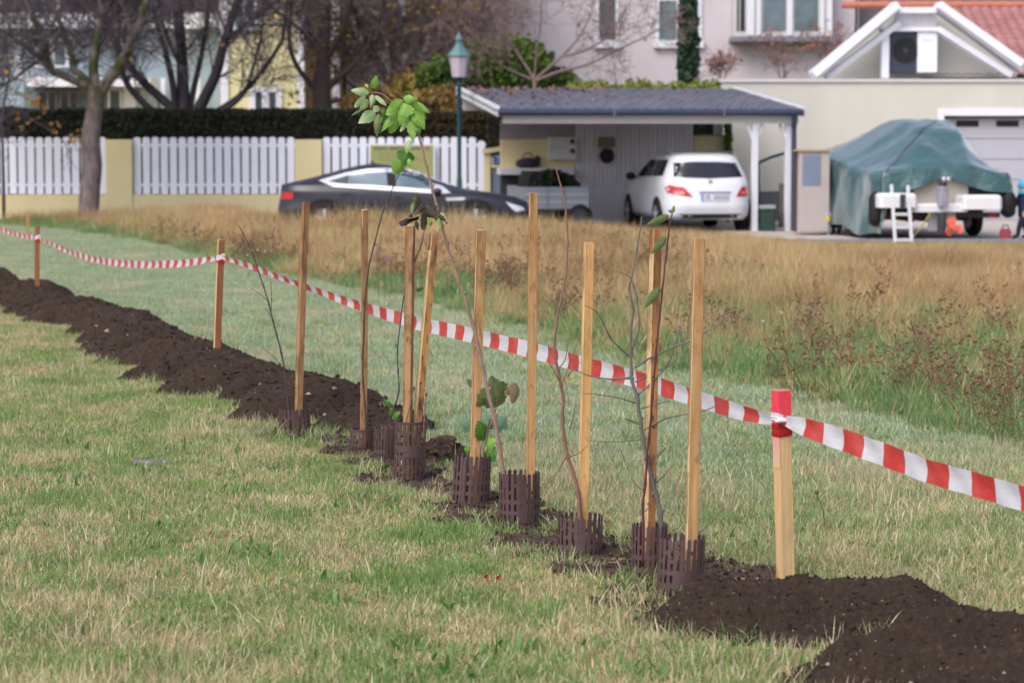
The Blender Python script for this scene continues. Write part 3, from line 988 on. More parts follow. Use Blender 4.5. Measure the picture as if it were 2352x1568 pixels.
gs = thing('garden_house', 'small pale garden house with white roof edge seen between the brown trees', 'house', P(835, 440, 75))
mb = MB(); BX(mb, 796, 92, 890, 440, 75.0, 3); mb.build('wall', M['offwhite'], gs, world=True)
mb = MB(); mb.quadbox([P(780, 36, 74.6), P(800, 26, 74.6), P(905, 104, 74.6), P(898, 118, 74.6)], (0, 3.6, 0)); mb.build('roof', M['greywhite'], gs, world=True)
dk = thing('dark_house', 'dark timber clad house between the yellow house and the pale house', 'house', P(1050, 440, 72))
mb = MB(); BX(mb, 985, -190, 1138, 470, 69.0, 3.5); mb.build('wall', M['darkwood'], dk, world=True)
for k in range(12):
    mb = MB(); u = 986 + k * 12.6; BX(mb, u, -188, u + 11.2, 300, 68.96, .038); mb.build('board', M['darkwood'], dk, world=True)
mb = MB(); mb.quadbox([P(975, -190, 68.5), P(1150, -190, 68.5), P(1150, -260, 71), P(975, -260, 71)], (0, .1, -.12)); mb.build('roof', M['tile'], dk, world=True)
# ------------------------------------------------------------------ bare trees
def curve_pts(a, d, L, n, wob, up=0.0):
    pts = [Vector(a)]
    d = Vector(d).normalized()
    for i in range(n):
        d = (d + Vector((random.gauss(0, wob), random.gauss(0, wob), random.gauss(0, wob) + up))).normalized()
        pts.append(pts[-1] + d * (L / n))
    return pts

def sprout(mb, limb, r0, levels, tips, reach=0.25):
    """twigs on a limb; levels = [(count, length, spread, up)], recursive"""
    if not levels:
        return
    cnt, L, spread, up = levels[0]
    n = len(limb)
    for k in range(cnt):
        t = random.uniform(reach, 1.0) * (n - 1.001)
        i = int(t)
        p = limb[i].lerp(limb[i + 1], t - i)
        d = (limb[i + 1] - limb[i]).normalized()
        side = Vector((random.gauss(0, 1), random.gauss(0, .8), random.gauss(0, 1)))
        side = (side - d * side.dot(d)).normalized()
        dd = d * (1 - spread * .5) + side * spread
        l = L * random.uniform(.55, 1.25)
        r = r0 * .5 * (1 - .5 * t / (n - 1))
        q = curve_pts(p, dd, l, 4 if len(levels) > 1 else 3, .16, up)
        m = len(q)
        mb.tube(q, [max(.0055, r * (1 - .8 * j / (m - 1))) for j in range(m)], 4 if len(levels) > 1 else 3, cap=False)
        tips.append(q[-1]); tips.append(q[m // 2])
        sprout(mb, q, r, levels[1:], tips, .15)

def limb_world(uv, d, dd=0.0, n=3):
    """polyline through picture points, depth drifting by dd, smoothed"""
    pts = [P(u, v, d + dd * i / max(1, len(uv) - 1)) for i, (u, v) in enumerate(uv)]
    out = []
    for i in range(len(pts) - 1):
        p0, p1, p2, p3 = pts[max(i - 1, 0)], pts[i], pts[i + 1], pts[min(i + 2, len(pts) - 1)]
        for k in range(n):
            t = k / n
            out.append(0.5 * ((2 * p1) + (p2 - p0) * t + (2 * p0 - 5 * p1 + 4 * p2 - p3) * t * t + (3 * p1 - p0 - 3 * p2 + p3) * t ** 3))
    out.append(pts[-1])
    return out

def bare_tree(name, label, base_uv, d, trunk, limbs, levels, bark, twig, leaves=None, group=None):
    """trunk: (points, radii px); limbs: list of (points, r0px, r1px, depth drift)"""
    b = P(base_uv[0], base_uv[1], d)
    t = thing(name, label, 'tree', (b.x, d, 0), 0, group)
    k = d / F
    mb = MB()
    tp, tr = trunk
    w = limb_world(tp, d)
    w = [Vector((w[0].x, w[0].y, -.1))] + w
    rr = [tr[0] * 1.08 * k] + list(np.interp(np.linspace(0, 1, len(w) - 1), np.linspace(0, 1, len(tr)), tr) * k)
    mb.tube(w, rr, 14)
    tw = MB()
    tips = []
    for (lp_, r0, r1, dd) in limbs:
        q = limb_world(lp_, d, dd)
        # carry the limb on above the picture
        e = (q[-1] - q[-2])
        q2 = curve_pts(q[-1], e.normalized() + Vector((0, 0, .2)), 1.6, 4, .12, .05)
        full = q + q2[1:]
        rs = [lerp(r0, r1, i / (len(q) - 1)) * k for i in range(len(q))] + [r1 * k * (1 - .18 * j) for j in range(1, len(q2))]
        mb.tube(full, rs, 8, cap=False)
        sprout(tw, full, r0 * k * .45, levels, tips)
    mb.build('trunk', bark, t, world=True, smooth=True)
    tw.build('crown', twig, t, world=True)
    if leaves:
        n, size, mat, zr = leaves
        tp_ = np.array([tuple(q) for q in tips])
        tp_ = tp_[(tp_[:, 2] > zr[0]) & (tp_[:, 2] < zr[1])]
        if len(tp_):
            idx = rng.integers(0, len(tp_), n)
            cards(n, tp_[idx] + rng.normal(scale=.05, size=(n, 3)), size, 'leaves', mat, t, kind='stuff')
    return t

M['yleaf'] = leafmat('yellow_autumn_leaf', [C(196, 150, 50), C(214, 172, 72), C(180, 120, 50)], .5, .35)
M['gleaf'] = leafmat('golden_autumn_leaf', [C(158, 122, 58), C(176, 146, 66), C(120, 92, 54), C(136, 128, 60)], .55, .35)
M['rleaf'] = leafmat('rust_autumn_leaf', [C(160, 108, 86), C(140, 92, 80), C(176, 130, 96)], .55, .3)

bare_tree('bare_tree', 'thick bare tree with forked mossy trunk in front of the white fence', (205, 500), 54.5,
    ([(203, 515), (204, 480), (207, 430), (211, 380), (208, 330), (213, 280), (220, 235), (222, 195)], [27, 24, 23, 23.5, 22, 20, 19, 21]),
    [([(206, 200), (180, 190), (140, 172), (116, 160), (106, 120), (96, 80), (76, 40), (62, 0)], 10, 7, -1.0),
     ([(208, 195), (185, 172), (170, 160), (165, 130), (152, 90), (136, 50), (118, 10)], 10, 6, .6),
     ([(220, 198), (214, 160), (218, 120), (226, 80), (232, 40), (232, 0)], 13, 8, .3),
     ([(226, 220), (248, 185), (272, 155), (292, 118), (302, 90), (322, 62), (330, 20), (345, -10)], 15, 8, -.6),
     ([(302, 92), (296, 50), (280, 10), (270, -20)], 8, 5, .5),
     ([(232, 40), (250, 15), (275, -10)], 6, 4, .8),
     ([(116, 160), (84, 128), (44, 100), (6, 70), (-40, 50)], 5, 3, .6),
     ([(106, 130), (60, 160), (20, 190), (-30, 200)], 4, 2.5, -.5)],
    [(22, 1.3, .75, .03), (8, .7, .8, .02), (5, .35, .8, 0)], M['moss'], M['twigdark'], (60, .09, M['yleaf'], (2.2, 5)))

bare_tree('dark_tree', 'dark bare tree with many stems fanning out behind the hedge', (430, 250), 62.0,
    ([(430, 420), (430, 330), (430, 262)], [34, 32, 30]),
    [([(424, 270), (420, 200), (418, 130), (412, 60), (408, 0)], 16, 11, .2),
     ([(444, 275), (470, 225), (496, 170), (512, 110), (530, 50), (545, 0)], 15, 9, -.4),
     ([(418, 275), (380, 235), (330, 190), (296, 150), (268, 110), (250, 60)], 12, 7, .5),
     ([(412, 280), (360, 262), (318, 225), (290, 190), (276, 150)], 10, 6, -.6),
     ([(450, 280), (500, 255), (545, 225), (585, 185), (620, 140), (650, 90)], 8, 4, .4),
     ([(455, 275), (520, 250), (560, 215), (580, 160), (596, 100)], 6, 3, -.3),
     ([(432, 270), (446, 200), (462, 130), (474, 60), (480, 0)], 8, 5, .8),
     ([(406, 270), (396, 190), (380, 120), (362, 60), (352, 0)], 9, 5, -.8),
     ([(520, 90), (560, 62), (600, 30), (640, 0)], 7, 4, .3),
     ([(415, 150), (390, 100), (372, 50), (360, 0)], 6, 4, .3)],
    [(17, 1.6, .6, .07), (7, .8, .75, .04), (4, .4, .8, .02)], M['barkdark'], M['twigdark'], (40, .09, M['yleaf'], (2.2, 5)))

bare_tree('brown_tree', 'brown bare tree with a stout straight trunk beside the yellow house', (742, 260), 64.0,
    ([(745, 430), (744, 330), (742, 262), (738, 215), (740, 160)], [26, 25, 23, 21, 19]),
    [([(740, 170), (742, 110), (746, 60), (748, 0)], 17, 12, .2),
     ([(738, 225), (715, 195), (690, 165), (672, 130), (664, 90), (668, 40)], 8, 4, -.6),
     ([(744, 215), (770, 185), (800, 160), (836, 120), (860, 70), (880, 20)], 8, 4, .5),
     ([(742, 150), (720, 100), (704, 50), (696, 0)], 7, 4, .8),
     ([(748, 140), (778, 90), (796, 40), (806, 0)], 7, 4, -.6),
     ([(744, 240), (800, 222), (850, 190), (900, 172)], 5, 2.5, .3),
     ([(738, 120), (690, 70), (640, 30), (600, 0)], 5, 3, -.4)],
    [(15, 1.2, .8, .02), (7, .65, .8, .01), (4, .35, .8, 0)], M['barkbrown'], M['twigbrown'], (240, .10, M['gleaf'], (2.0, 6)))

bare_tree('forked_tree', 'brown forked tree holding golden leaves behind the hedge', (905, 260), 65.0,
    ([(905, 430), (905, 330), (904, 255), (902, 195)], [20, 19, 18, 20]),
    [([(900, 205), (880, 165), (858, 125), (838, 80), (822, 40), (806, 0)], 11, 7, -.5),
     ([(904, 200), (906, 150), (900, 100), (902, 50), (905, 0)], 11, 7, .4),
     ([(908, 205), (930, 160), (952, 120), (962, 80), (966, 30), (964, -10)], 11, 6, .7),
     ([(940, 150), (985, 130), (1030, 100), (1070, 80)], 5, 3, -.5),
     ([(902, 240), (860, 215), (820, 205), (790, 180)], 5, 2.5, .3),
     ([(908, 230), (950, 215), (990, 190), (1030, 175)], 5, 2.5, .3),
     ([(866, 140), (830, 120), (800, 110)], 4, 2, .6)],
    [(14, 1.05, .85, .01), (6, .65, .85, .0), (4, .35, .9, 0)], M['barkbrown'], M['twigbrown'], (900, .12, M['gleaf'], (1.9, 6)))

bare_tree('reddish_tree', 'small reddish bare tree above the carport roof in front of the pale house', (1228, 200), 60.5,
    ([(1232, 420), (1230, 260), (1228, 200), (1226, 172)], [6, 5.5, 5, 4.6]),
    [([(1226, 180), (1200, 140), (1175, 100), (1150, 60), (1130, 20)], 3.4, 1.5, .4),
     ([(1228, 178), (1232, 120), (1240, 70), (1244, 10)], 3.2, 1.5, -.4),
     ([(1230, 182), (1270, 148), (1310, 110), (1340, 70), (1360, 25)], 3.6, 1.5, .3),
     ([(1226, 185), (1186, 168), (1150, 150), (1120, 120)], 3.5, 2, -.3),
     ([(1230, 186), (1285, 165), (1345, 150), (1410, 120), (1450, 100)], 3.5, 2, -.3),
     ([(1290, 130), (1340, 118), (1390, 90), (1420, 50)], 3, 1.6, .2)],
    [(13, .95, .75, .03), (6, .5, .8, .02), (3, .3, .8, .0)], M['twigred'], M['twigred'], (50, .07, M['rleaf'], (2.0, 6)))

bare_tree('dense_twig_tree', 'dense dark twiggy tree in front of the dark house', (1040, 260), 66.5,
    ([(1040, 420), (1042, 300), (1044, 220), (1046, 150)], [10, 9, 8, 7]),
    [([(1044, 160), (1020, 100), (1000, 50), (990, 0)], 5, 3, .4),
     ([(1046, 150), (1056, 90), (1066, 40), (1070, 0)], 5, 3, -.4),
     ([(1046, 160), (1090, 110), (1120, 60), (1140, 10)], 5, 3, .3),
     ([(1042, 190), (990, 150), (960, 100), (950, 40)], 4, 2, .3)],
    [(14, 1.0, .85, .02), (7, .55, .85, .0), (4, .3, .9, 0)], M['barkdark'], M['twigbrown'], (80, .10, M['gleaf'], (2.0, 6)))

bare_tree('yellow_leaf_shrub', 'thin shrub with a few yellow leaves at the left end of the hedge', (20, 270), 57.2,
    ([(8, 430), (6, 340), (4, 270)], [4, 3.5, 3]),
    [([(4, 275), (12, 220), (20, 170), (14, 110), (6, 60)], 3, 1.5, .1), ([(4, 280), (26, 262), (44, 250), (60, 262)], 2.5, 1.2, -.2),
     ([(2, 280), (-30, 220), (-50, 140), (-60, 60)], 3, 1.5, .3)],
    [(9, .6, .9, -.01), (5, .35, .9, -.02)], M['twigdark'], M['twigdark'], (150, .10, M['yleaf'], (1.6, 5)))

# ------------------------------------------------------------------ hedges and shrubs
def leafy_box(name, label, cat, box, n, size, mat, core, wob=.10, group=None, elong=1.5):
    x0, x1, y0, y1, z0, z1 = box
    t = thing(name, label, cat, ((x0 + x1) / 2, (y0 + y1) / 2, 0), 0, group)
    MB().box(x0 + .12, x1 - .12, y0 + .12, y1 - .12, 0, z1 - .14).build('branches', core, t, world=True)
    k = rng.random(n)
    p = np.stack([rng.uniform(x0, x1, n), rng.uniform(y0, y1, n), rng.uniform(z0, z1, n)], 1)
    dep = rng.random(n) ** 2 * .16
    top, fr = k < .35, (k >= .35) & (k < .9)
    p[top, 2] = z1 - dep[top]
    p[fr, 1] = y0 + dep[fr]
    e = k >= .9
    p[e, 0] = np.where(rng.random(e.sum()) < .5, x0 + dep[e], x1 - dep[e])
    w = fbm(p[:, 0] * 1.3, p[:, 1] * 1.3, p[:, 2] * 1.3, 3) * wob * 2
    p[:, 2] += np.where(p[:, 2] > z1 - .2, w, 0)
    p[:, 1] -= np.where(p[:, 1] < y0 + .2, w, 0)
    cards(n, p, size, 'leaves', mat, t, elong=elong)
    return t

def leafy_blob(name, label, cat, blobs, n, size, mat, core=None, group=None, elong=1.4, flat=0.0):
    """blobs: list of (centre, radii) world"""
    c0 = Vector(blobs[0][0])
    t = thing(name, label, cat, (c0.x, c0.y, 0), 0, group)
    mb = MB()
    out = []
    wt = np.array([b[1][0] * b[1][2] for b in blobs]); wt = wt / wt.sum()
    for (c, r), w in zip(blobs, wt):
        c = Vector(c)
        m = int(n * w)
        d = rng.normal(size=(m, 3)); d /= np.linalg.norm(d, axis=1)[:, None]
        rad = 1 + fbm(d[:, 0] * 2.2 + c.x, d[:, 1] * 2.2 + c.z, d[:, 2] * 2.2, 3) * .7
        rad = rad * (1 - rng.random(m) ** 2.2 * .5)
        out.append(np.array(c) + d * rad[:, None] * np.array(r))
        for j in range(6):
            a = rng.normal(size=3); a[2] = abs(a[2]); a /= np.linalg.norm(a)
            e = c + Vector(a * np.array(r)) * .8
            s = Vector((c.x, c.y, 0))
            mb.tube([s, s.lerp(e, .45) + Vector((random.uniform(-.05, .05), 0, .1)), e], [.022, .014, .005], 4)
    mb.build('branches', core or M['twigdark'], t, world=True)
    pts = np.concatenate(out); pts[:, 2] = np.maximum(pts[:, 2], .03)
    cards(len(pts), pts, size, 'leaves', mat, t, elong=elong, flat=flat)
    return t

M['hedge'] = leafmat('hedge_leaf', [C(40, 50, 42), C(54, 62, 48), C(44, 52, 46), C(64, 70, 54)], .8, .1, .1, clump=(.9, C(70, 64, 54), C(54, 58, 46)))
M['hedgebrown'] = leafmat('brownish_hedge_leaf', [C(74, 64, 54), C(58, 60, 46), C(88, 74, 58), C(48, 54, 42)], .8, .1, .1)
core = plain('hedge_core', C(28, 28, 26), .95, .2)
hx0, hx1, hx2 = P(-420, 300, 59).x, P(830, 300, 59).x, P(1166, 300, 59).x
hz = z_at(251, 59.0)
leafy_box('hedge', 'long clipped dark green hedge behind the white picket fence', 'hedge', (hx0, hx1, 58.75, 60.2, .1, hz), 60000, .05, M['hedge'], core)
leafy_box('hedge', 'brownish clipped hedge behind the fence panel with the green sign', 'hedge', (hx1 + .01, hx2 - .35, 58.8, 60.2, .1, z_at(262, 59)), 26000, .05, M['hedgebrown'], core)
leafy_box('hedge', 'dark green end of the hedge above the yellow bin shelter', 'hedge', (hx2 - .45, hx2 + .02, 57.4, 58.7, .1, z_at(266, 58)), 9000, .055, M['hedge'], core)
M['brightgreen'] = leafmat('bright_shrub_leaf', [C(86, 118, 52), C(112, 140, 62), C(66, 94, 50), C(134, 150, 72)], .45, .3, clump=(.55, C(62, 84, 52), C(92, 104, 60)))
M['yellowgreen'] = leafmat('yellow_green_leaf', [C(150, 156, 70), C(128, 142, 62), C(170, 168, 88)], .45, .35, clump=(1.1, C(110, 130, 62), C(140, 146, 70)))
M['cypress'] = leafmat('cypress_leaf', [C(46, 70, 56), C(60, 84, 62), C(40, 58, 50)], .5, .15, clump=(1.6, C(66, 86, 58), C(50, 70, 54)))
M['mixedshrub'] = leafmat('autumn_shrub_leaf', [C(120, 130, 72), C(176, 142, 74), C(98, 110, 66), C(192, 154, 80), C(90, 96, 64)], .5, .3, clump=(.6, C(112, 96, 74), C(160, 126, 72)))
def at(u, v, d, ru, rv, rd):
    p = P(u, v, d)
    k = d / F
    return (p, (ru * k, rd, rv * k))
leafy_blob('green_shrub', 'bright green rounded shrubs rising behind the carport roof', 'shrub',
           [at(1180, 160, 61.6, 96, 66, .8), at(1095, 165, 61.9, 80, 66, .8), at(1020, 190, 62.1, 70, 60, .7), at(1265, 190, 62.3, 66, 34, .7), at(1150, 250, 61.6, 100, 80, .7)], 14000, .10, M['brightgreen'])
leafy_blob('autumn_shrub', 'mixed green and golden shrub left of the street lamp lantern', 'shrub',
           [at(960, 215, 62.6, 80, 52, .8), at(1010, 245, 61.2, 80, 46, .7), at(1070, 262, 60.9, 50, 40, .6), at(860, 240, 63.4, 70, 40, .7)], 8000, .11, M['mixedshrub'])
leafy_blob('yellow_green_hedge', 'low yellow green hedge showing along the back of the carport roof', 'hedge',
           [at(1330 + i * 44, 208 + (i % 3) * 4 - (i % 2) * 5, 57.4 - .02 * i, 36, 22, .35) for i in range(8)] + [at(1330 + i * 60, 300, 57.6, 46, 90, .3) for i in range(6)], 9000, .085, M['yellowgreen'])
cyb = [(P(1580, v, 66), (r * 66 / F, r * 66 / F, 40 * 66 / F)) for v, r in ((180, 24), (140, 26), (95, 25), (50, 22), (5, 19), (-40, 15), (-80, 10), (230, 22), (290, 20))]
leafy_blob('cypress_tree', 'slim dark green columnar cypress in front of the double window', 'tree', cyb, 9000, .085, M['cypress'], core)
leafy_blob('ivy', 'green ivy climbing the end of the short yellow wall', 'plant', [at(1673, 318, 55.7, 7, 26, .15), at(1674, 355, 55.7, 6, 22, .12), at(1672, 290, 55.7, 7, 16, .12)], 500, .09, M['brightgreen'])
leafy_blob('dark_shrub', 'dark evergreen shrub in the gap above the short yellow wall', 'shrub', [at(1615, 296, 57.0, 36, 24, .35), at(1612, 340, 57.0, 40, 60, .3)], 2200, .08, M['hedge'], core)

def twig_shrub(name, label, u, v, d, w, h, leaves, mat):
    b = P(u, v, d)
    t = thing(name, label, 'shrub', (b.x, d, 0))
    mb, tips = MB(), []
    k = d / F
    for i in range(7):
        e = Vector((b.x + random.uniform(-1, 1) * w * k, d + random.uniform(-.3, .3), b.z + random.uniform(.6, 1) * h * k))
        st = Vector((b.x + random.uniform(-.1, .1), d, 0))
        q = [st, Vector((st.x, d, b.z)), Vector((b.x, d, b.z)).lerp(e, .5) + Vector((random.uniform(-.1, .1), 0, .05)), e]
        mb.tube(q, [.018, .016, .010, .005], 5, cap=False)
        sprout(mb, q[1:], .010, [(8, .35, .8, .02), (4, .2, .8, 0)], tips)
    mb.build('stems', M['twigred'], t, world=True)
    tp_ = np.array([tuple(q) for q in tips]); tp_ = tp_[tp_[:, 2] > b.z - .1]
    cards(leaves, tp_[rng.integers(0, len(tp_), leaves)] + rng.normal(scale=.04, size=(leaves, 3)), .075, 'leaves', mat, t, kind='stuff')
twig_shrub('rust_shrub', 'leafless shrub with rust coloured leaves below the bay window', 1800, 182, 67, 90, 100, 130, M['rleaf'])
twig_shrub('red_flowering_shrub', 'shrub with reddish leaves in front of the dark window beside the bay', 1915, 150, 66.5, 60, 80, 200, M['rleaf'])
twig_shrub('small_red_shrub', 'small reddish shrub at the right end of the yellow green hedge', 1660, 190, 58.5, 25, 60, 120, M['rleaf'])

# far wood closing the view between and behind the houses
n = 16000
fp = np.stack([rng.uniform(-45, 48, n), rng.uniform(92, 99, n), np.zeros(n)], 1)
hh = 9 + fbm(fp[:, 0] * .18, fp[:, 1] * .2, 0, 3) * 6
fp[:, 2] = rng.random(n) ** .8 * hh
o = cards(n, fp, .75, 'far_wood', leafmat('far_wood_leaf', [C(104, 100, 104), C(118, 110, 110), C(96, 98, 92), C(124, 120, 112)], .8, .2), None)
tag(o, 'far grey brown wood behind the houses', 'wood', kind='stuff')
M['chrome'] = plain('bright_chrome', C(224, 224, 236), .25, .05, 5, metal=.35)
# ------------------------------------------------------------------ vehicles: lofted from horizontal slices
class CarBody:
    """levels: (z, x_rear, x_front, half width, corner exponent)"""
    def __init__(s, levels):
        s.L = np.array(levels, float)
    def at(s, z):
        return [float(np.interp(z, s.L[:, 0], s.L[:, k])) for k in range(1, 5)]
    def side(s, x, z):
        xr, xf, hw, n = s.at(z)
        X = min(.9999, abs((x - (xr + xf) / 2) / ((xf - xr) / 2)))
        return hw * (1 - X ** n) ** (1 / n)
    def rear(s, y, z):
        xr, xf, hw, n = s.at(z)
        Y = min(.9999, abs(y) / hw)
        return (xr + xf) / 2 - (xf - xr) / 2 * (1 - Y ** n) ** (1 / n)
    def front(s, y, z):
        xr, xf, hw, n = s.at(z)
        Y = min(.9999, abs(y) / hw)
        return (xr + xf) / 2 + (xf - xr) / 2 * (1 - Y ** n) ** (1 / n)
    def shell(s, N=56):
        mb = MB()
        rows = []
        zs = []
        for i in range(len(s.L) - 1):
            for k in range(3):
                zs.append(lerp(s.L[i, 0], s.L[i + 1, 0], k / 3))
        zs.append(s.L[-1, 0])
        for z in zs:
            xr, xf, hw, n = s.at(z)
            xc, hl = (xr + xf) / 2, (xf - xr) / 2
            row = []
            for k in range(N):
                a = 2 * PI * k / N
                ca, sa = math.cos(a), math.sin(a)
                row.append((xc + hl * math.copysign(abs(ca) ** (2 / n), ca), hw * math.copysign(abs(sa) ** (2 / n), sa), z))
            rows.append(row)
        mb.grid(rows, closed=True)
        b = len(mb.v)
        mb.f.append(tuple(range(b - N, b))); mb.mi.append(0)
        mb.f.append(tuple(reversed(range(0, N)))); mb.mi.append(0)
        return mb
    def patch(s, poly, where, off, nseg=10):
        """thin panel following the body: poly in (x,z) for sides, (y,z) for ends"""
        poly = [Vector((p[0], p[1], 0)) for p in poly]
        bm = bmesh.new()
        bm.faces.new([bm.verts.new(p) for p in poly])
        bmesh.ops.triangulate(bm, faces=bm.faces[:])
        for _ in range(3):
            bmesh.ops.subdivide_edges(bm, edges=[e for e in bm.edges if e.calc_length() > .12], cuts=1)
            bmesh.ops.triangulate(bm, faces=[f for f in bm.faces if len(f.verts) > 3])
        def mp(a, z, o):
            if where == 'L': return (a, s.side(a, z) + o, z)
            if where == 'R': return (a, -s.side(a, z) - o, z)
            if where == 'B': return (s.rear(a, z) - o, a, z)
            return (s.front(a, z) + o, a, z)
        vs = [mp(v.co.x, v.co.y, off) for v in bm.verts]
        fs = [tuple(v.index for v in f.verts) for f in bm.faces]
        bm.free()
        return MB().add(vs, fs)

def band(outer, inner):
    """ring between two closed outlines with the same number of points -> list of quads as polys"""
    n = len(outer)
    return [[outer[i], outer[(i + 1) % n], inner[(i + 1) % n], inner[i]] for i in range(n)]

def car_paint(name, col, rough=.3, coat=.6, metal=0.0):
    m = NT(name)
    n = m.noise(2.2, m.pos(), 5, .6)
    c = m.ramp(n, [(.3, sc(col, .93)), (.7, sc(col, 1.04))])
    return m.done(c, rough, .5, metal, coat)

def wheel(parent, x, y, r, w, side, paint='rim_silver'):
    """y = outer face"""
    s = side
    wl_ = MB().lathe([(r * .62, 0), (r * .7, .012 * s), (r * .93, .012 * s), (r, -.02 * s), (r, -w * s), (r * .7, -w * s)], (x, y, r), 28, axis='Y').build('wheel', M['black'], parent, smooth=False)
    mb = MB().lathe([(r * .64, -.03 * s), (r * .64, .004 * s)], (x, y, r), 24, axis='Y')
    o = mb.build('rim', M['darkgrey'], wl_)
    mb = MB()
    for k in range(5):
        a = 2 * PI * k / 5 + .3
        mb.beam((x, y + .012 * s, r), (x + r * .6 * math.cos(a), y + .012 * s, r + r * .6 * math.sin(a)), .07, .02, up=(0, 1, 0))
    mb.lathe([(.07, -.01 * s), (.07, .03 * s)], (x, y, r), 12, axis='Y')
    mb.build('spokes', M['silver'], wl_)

# dark liftback coupe, side on, nose to the right
DC = CarBody([(.20, .30, 4.45, .80, 7), (.32, .06, 4.68, .89, 6), (.50, .0, 4.74, .915, 5.5), (.64, .02, 4.70, .915, 5), (.72, .04, 4.50, .91, 5), (.80, .05, 4.10, .90, 5),
              (.86, .05, 3.66, .885, 5), (.90, .06, 3.42, .86, 5), (.97, .07, 3.22, .82, 5), (1.02, .28, 3.06, .78, 4.5), (1.10, .62, 2.84, .725, 4), (1.18, .92, 2.62, .68, 3.6), (1.26, 1.22, 2.38, .63, 3.2), (1.32, 1.48, 2.14, .58, 3), (1.352, 1.68, 1.95, .50, 2.6)])
cx = P(632, 500, 47.8).x
dc = thing('parked_car', 'dark grey liftback car with chrome window line parked side on before the picket fence', 'car', (cx, 47.8 + .92, 0))
body = DC.shell().build('body', car_paint('dark_navy_paint', C(32, 32, 50), .36, .18, 0), dc, smooth=True)
def car_poly(c, pts, where, mat, name, par, off=.006):
    return c.patch(pts, where, off).build(name, M[mat] if isinstance(mat, str) else mat, par, smooth=True)
outer = [(.80, 1.06), (1.30, 1.205), (1.70, 1.272), (2.06, 1.292), (2.42, 1.27), (2.70, 1.20), (2.95, 1.08), (3.28, .83), (3.10, .815), (2.5, .85), (1.8, .895), (1.07, .945)]
inner = [(.97, 1.042), (1.335, 1.15), (1.72, 1.198), (2.06, 1.214), (2.40, 1.192), (2.64, 1.137), (2.86, 1.035), (2.93, .91), (2.91, .90), (2.5, .922), (1.8, .968), (1.2, 1.0)]
chr_ = MB()
for q in band(outer, inner):
    p = DC.patch(q, 'R', .010); chr_.add(p.v, p.f)
chr_.build('chrome_trim', M['chrome'], dc)
for nm, poly in (('window', [(.95, 1.04), (1.335, 1.156), (1.30, 1.0), (1.2, .99)]),
                 ('window', [(1.36, 1.16), (1.72, 1.205), (2.06, 1.222), (2.10, .935), (1.8, .95), (1.34, .985)]),
                 ('window', [(2.24, 1.215), (2.40, 1.20), (2.64, 1.145), (2.86, 1.035), (2.93, .90), (2.91, .885), (2.5, .905), (2.25, .925)])):
    car_poly(DC, poly, 'R', 'glassblue' if poly[0][0] > 1.2 else 'glass', nm, dc, .007)  # near side: pale fence showing in the panes put into the glass colour
    car_poly(DC, poly, 'L', 'glass', nm, dc, .007)
car_poly(DC, [(2.07, 1.225), (2.23, 1.218), (2.24, .92), (2.11, .932)], 'R', 'black', 'door_pillar', dc, .0075)
car_poly(DC, [(-.55, .96), (.55, .96), (.48, 1.28), (-.48, 1.28)], 'F', 'glass', 'windscreen', dc, .006)
car_poly(DC, [(-.55, 1.03), (.55, 1.03), (.45, 1.29), (-.45, 1.29)], 'B', 'glass', 'rear_window', dc, .006)
redl = plain('red_lamp', C(190, 40, 48), .2, .1, 8, coat=.5)
for sgn in ('R',):
    car_poly(DC, [(.06, .70), (.32, .715), (.33, .83), (.12, .85)], 'R', redl, 'tail_light', dc, .008)
    car_poly(DC, [(4.30, .66), (4.62, .56), (4.66, .50), (4.5, .47), (4.42, .53)], 'R', plain('headlamp_glass', C(214, 220, 234), .15, .05, 3, coat=.6), 'headlight', dc, .008)
car_poly(DC, [(3.18, .735), (3.50, .748), (3.56, .73), (3.5, .69), (3.2, .68)], 'R', 'silver', 'side_vent', dc, .008)
car_poly(DC, [(-.5, .40), (.5, .40), (.46, .62), (-.46, .62)], 'F', 'black', 'grille', dc, .006)
for x in (.92, 3.75):
    for s_, yo in ((-1, -.905), (1, .905)):
        MB().lathe([(.385, -.01), (.385, .01)], (x, yo + .006 * s_, .335), 28, axis='Y').build('wheel_arch', M['black'], dc)
        wheel(dc, x, yo + .02 * s_, .33, .2, s_)
mb = MB().blob((3.02, -.98, .86), .1, 2, 0, (1.0, .9, .62)); mb.beam((3.02, -.84, .82), (3.02, -.95, .83), .07, .03)
mb.build('mirror', M['darkgrey'], dc, smooth=True)
for x, z in ((1.22, .80), (2.16, .74)):
    mb = MB(); y = -DC.side(x, z) - .02; mb.box(x, x + .2, y - .01, y + .012, z, z + .03); mb.build('door_handle', M['darkgrey'], dc)
mb = MB(); mb.quadbox([(1.72, -.012, 1.35), (1.86, -.012, 1.35), (1.74, -.012, 1.415)], (0, .024, 0)); mb.build('roof_fin', M['darkgrey'], dc)

# white compact van-like car under the carport, rear towards us
WC = CarBody([(.24, .16, 4.20, .80, 7), (.32, .05, 4.30, .87, 6), (.50, .0, 4.36, .892, 5.5), (.68, .03, 4.34, .892, 5.5), (.80, .06, 4.26, .89, 5.5), (.92, .09, 3.95, .88, 5.5), (1.00, .12, 3.60, .865, 5.5),
              (1.08, .16, 3.40, .835, 5.5), (1.20, .24, 3.15, .79, 5.5), (1.32, .32, 2.88, .745, 5), (1.42, .37, 2.62, .70, 5), (1.49, .42, 2.30, .65, 4.5), (1.535, .56, 2.05, .55, 4), (1.556, .8, 1.8, .42, 3)])
WU = 1634
wo_ = P(WU, 480, 50.25)
wc_ = thing('parked_car', 'white compact car with red tail lights parked nose first under the carport', 'car', (wo_.x, 50.25, 0), PI / 2 + YAW)
WC.L[:, 3] *= 1.035
WC.shell().build('body', car_paint('white_car_paint', C(228, 230, 240), .25, .6), wc_, smooth=True)
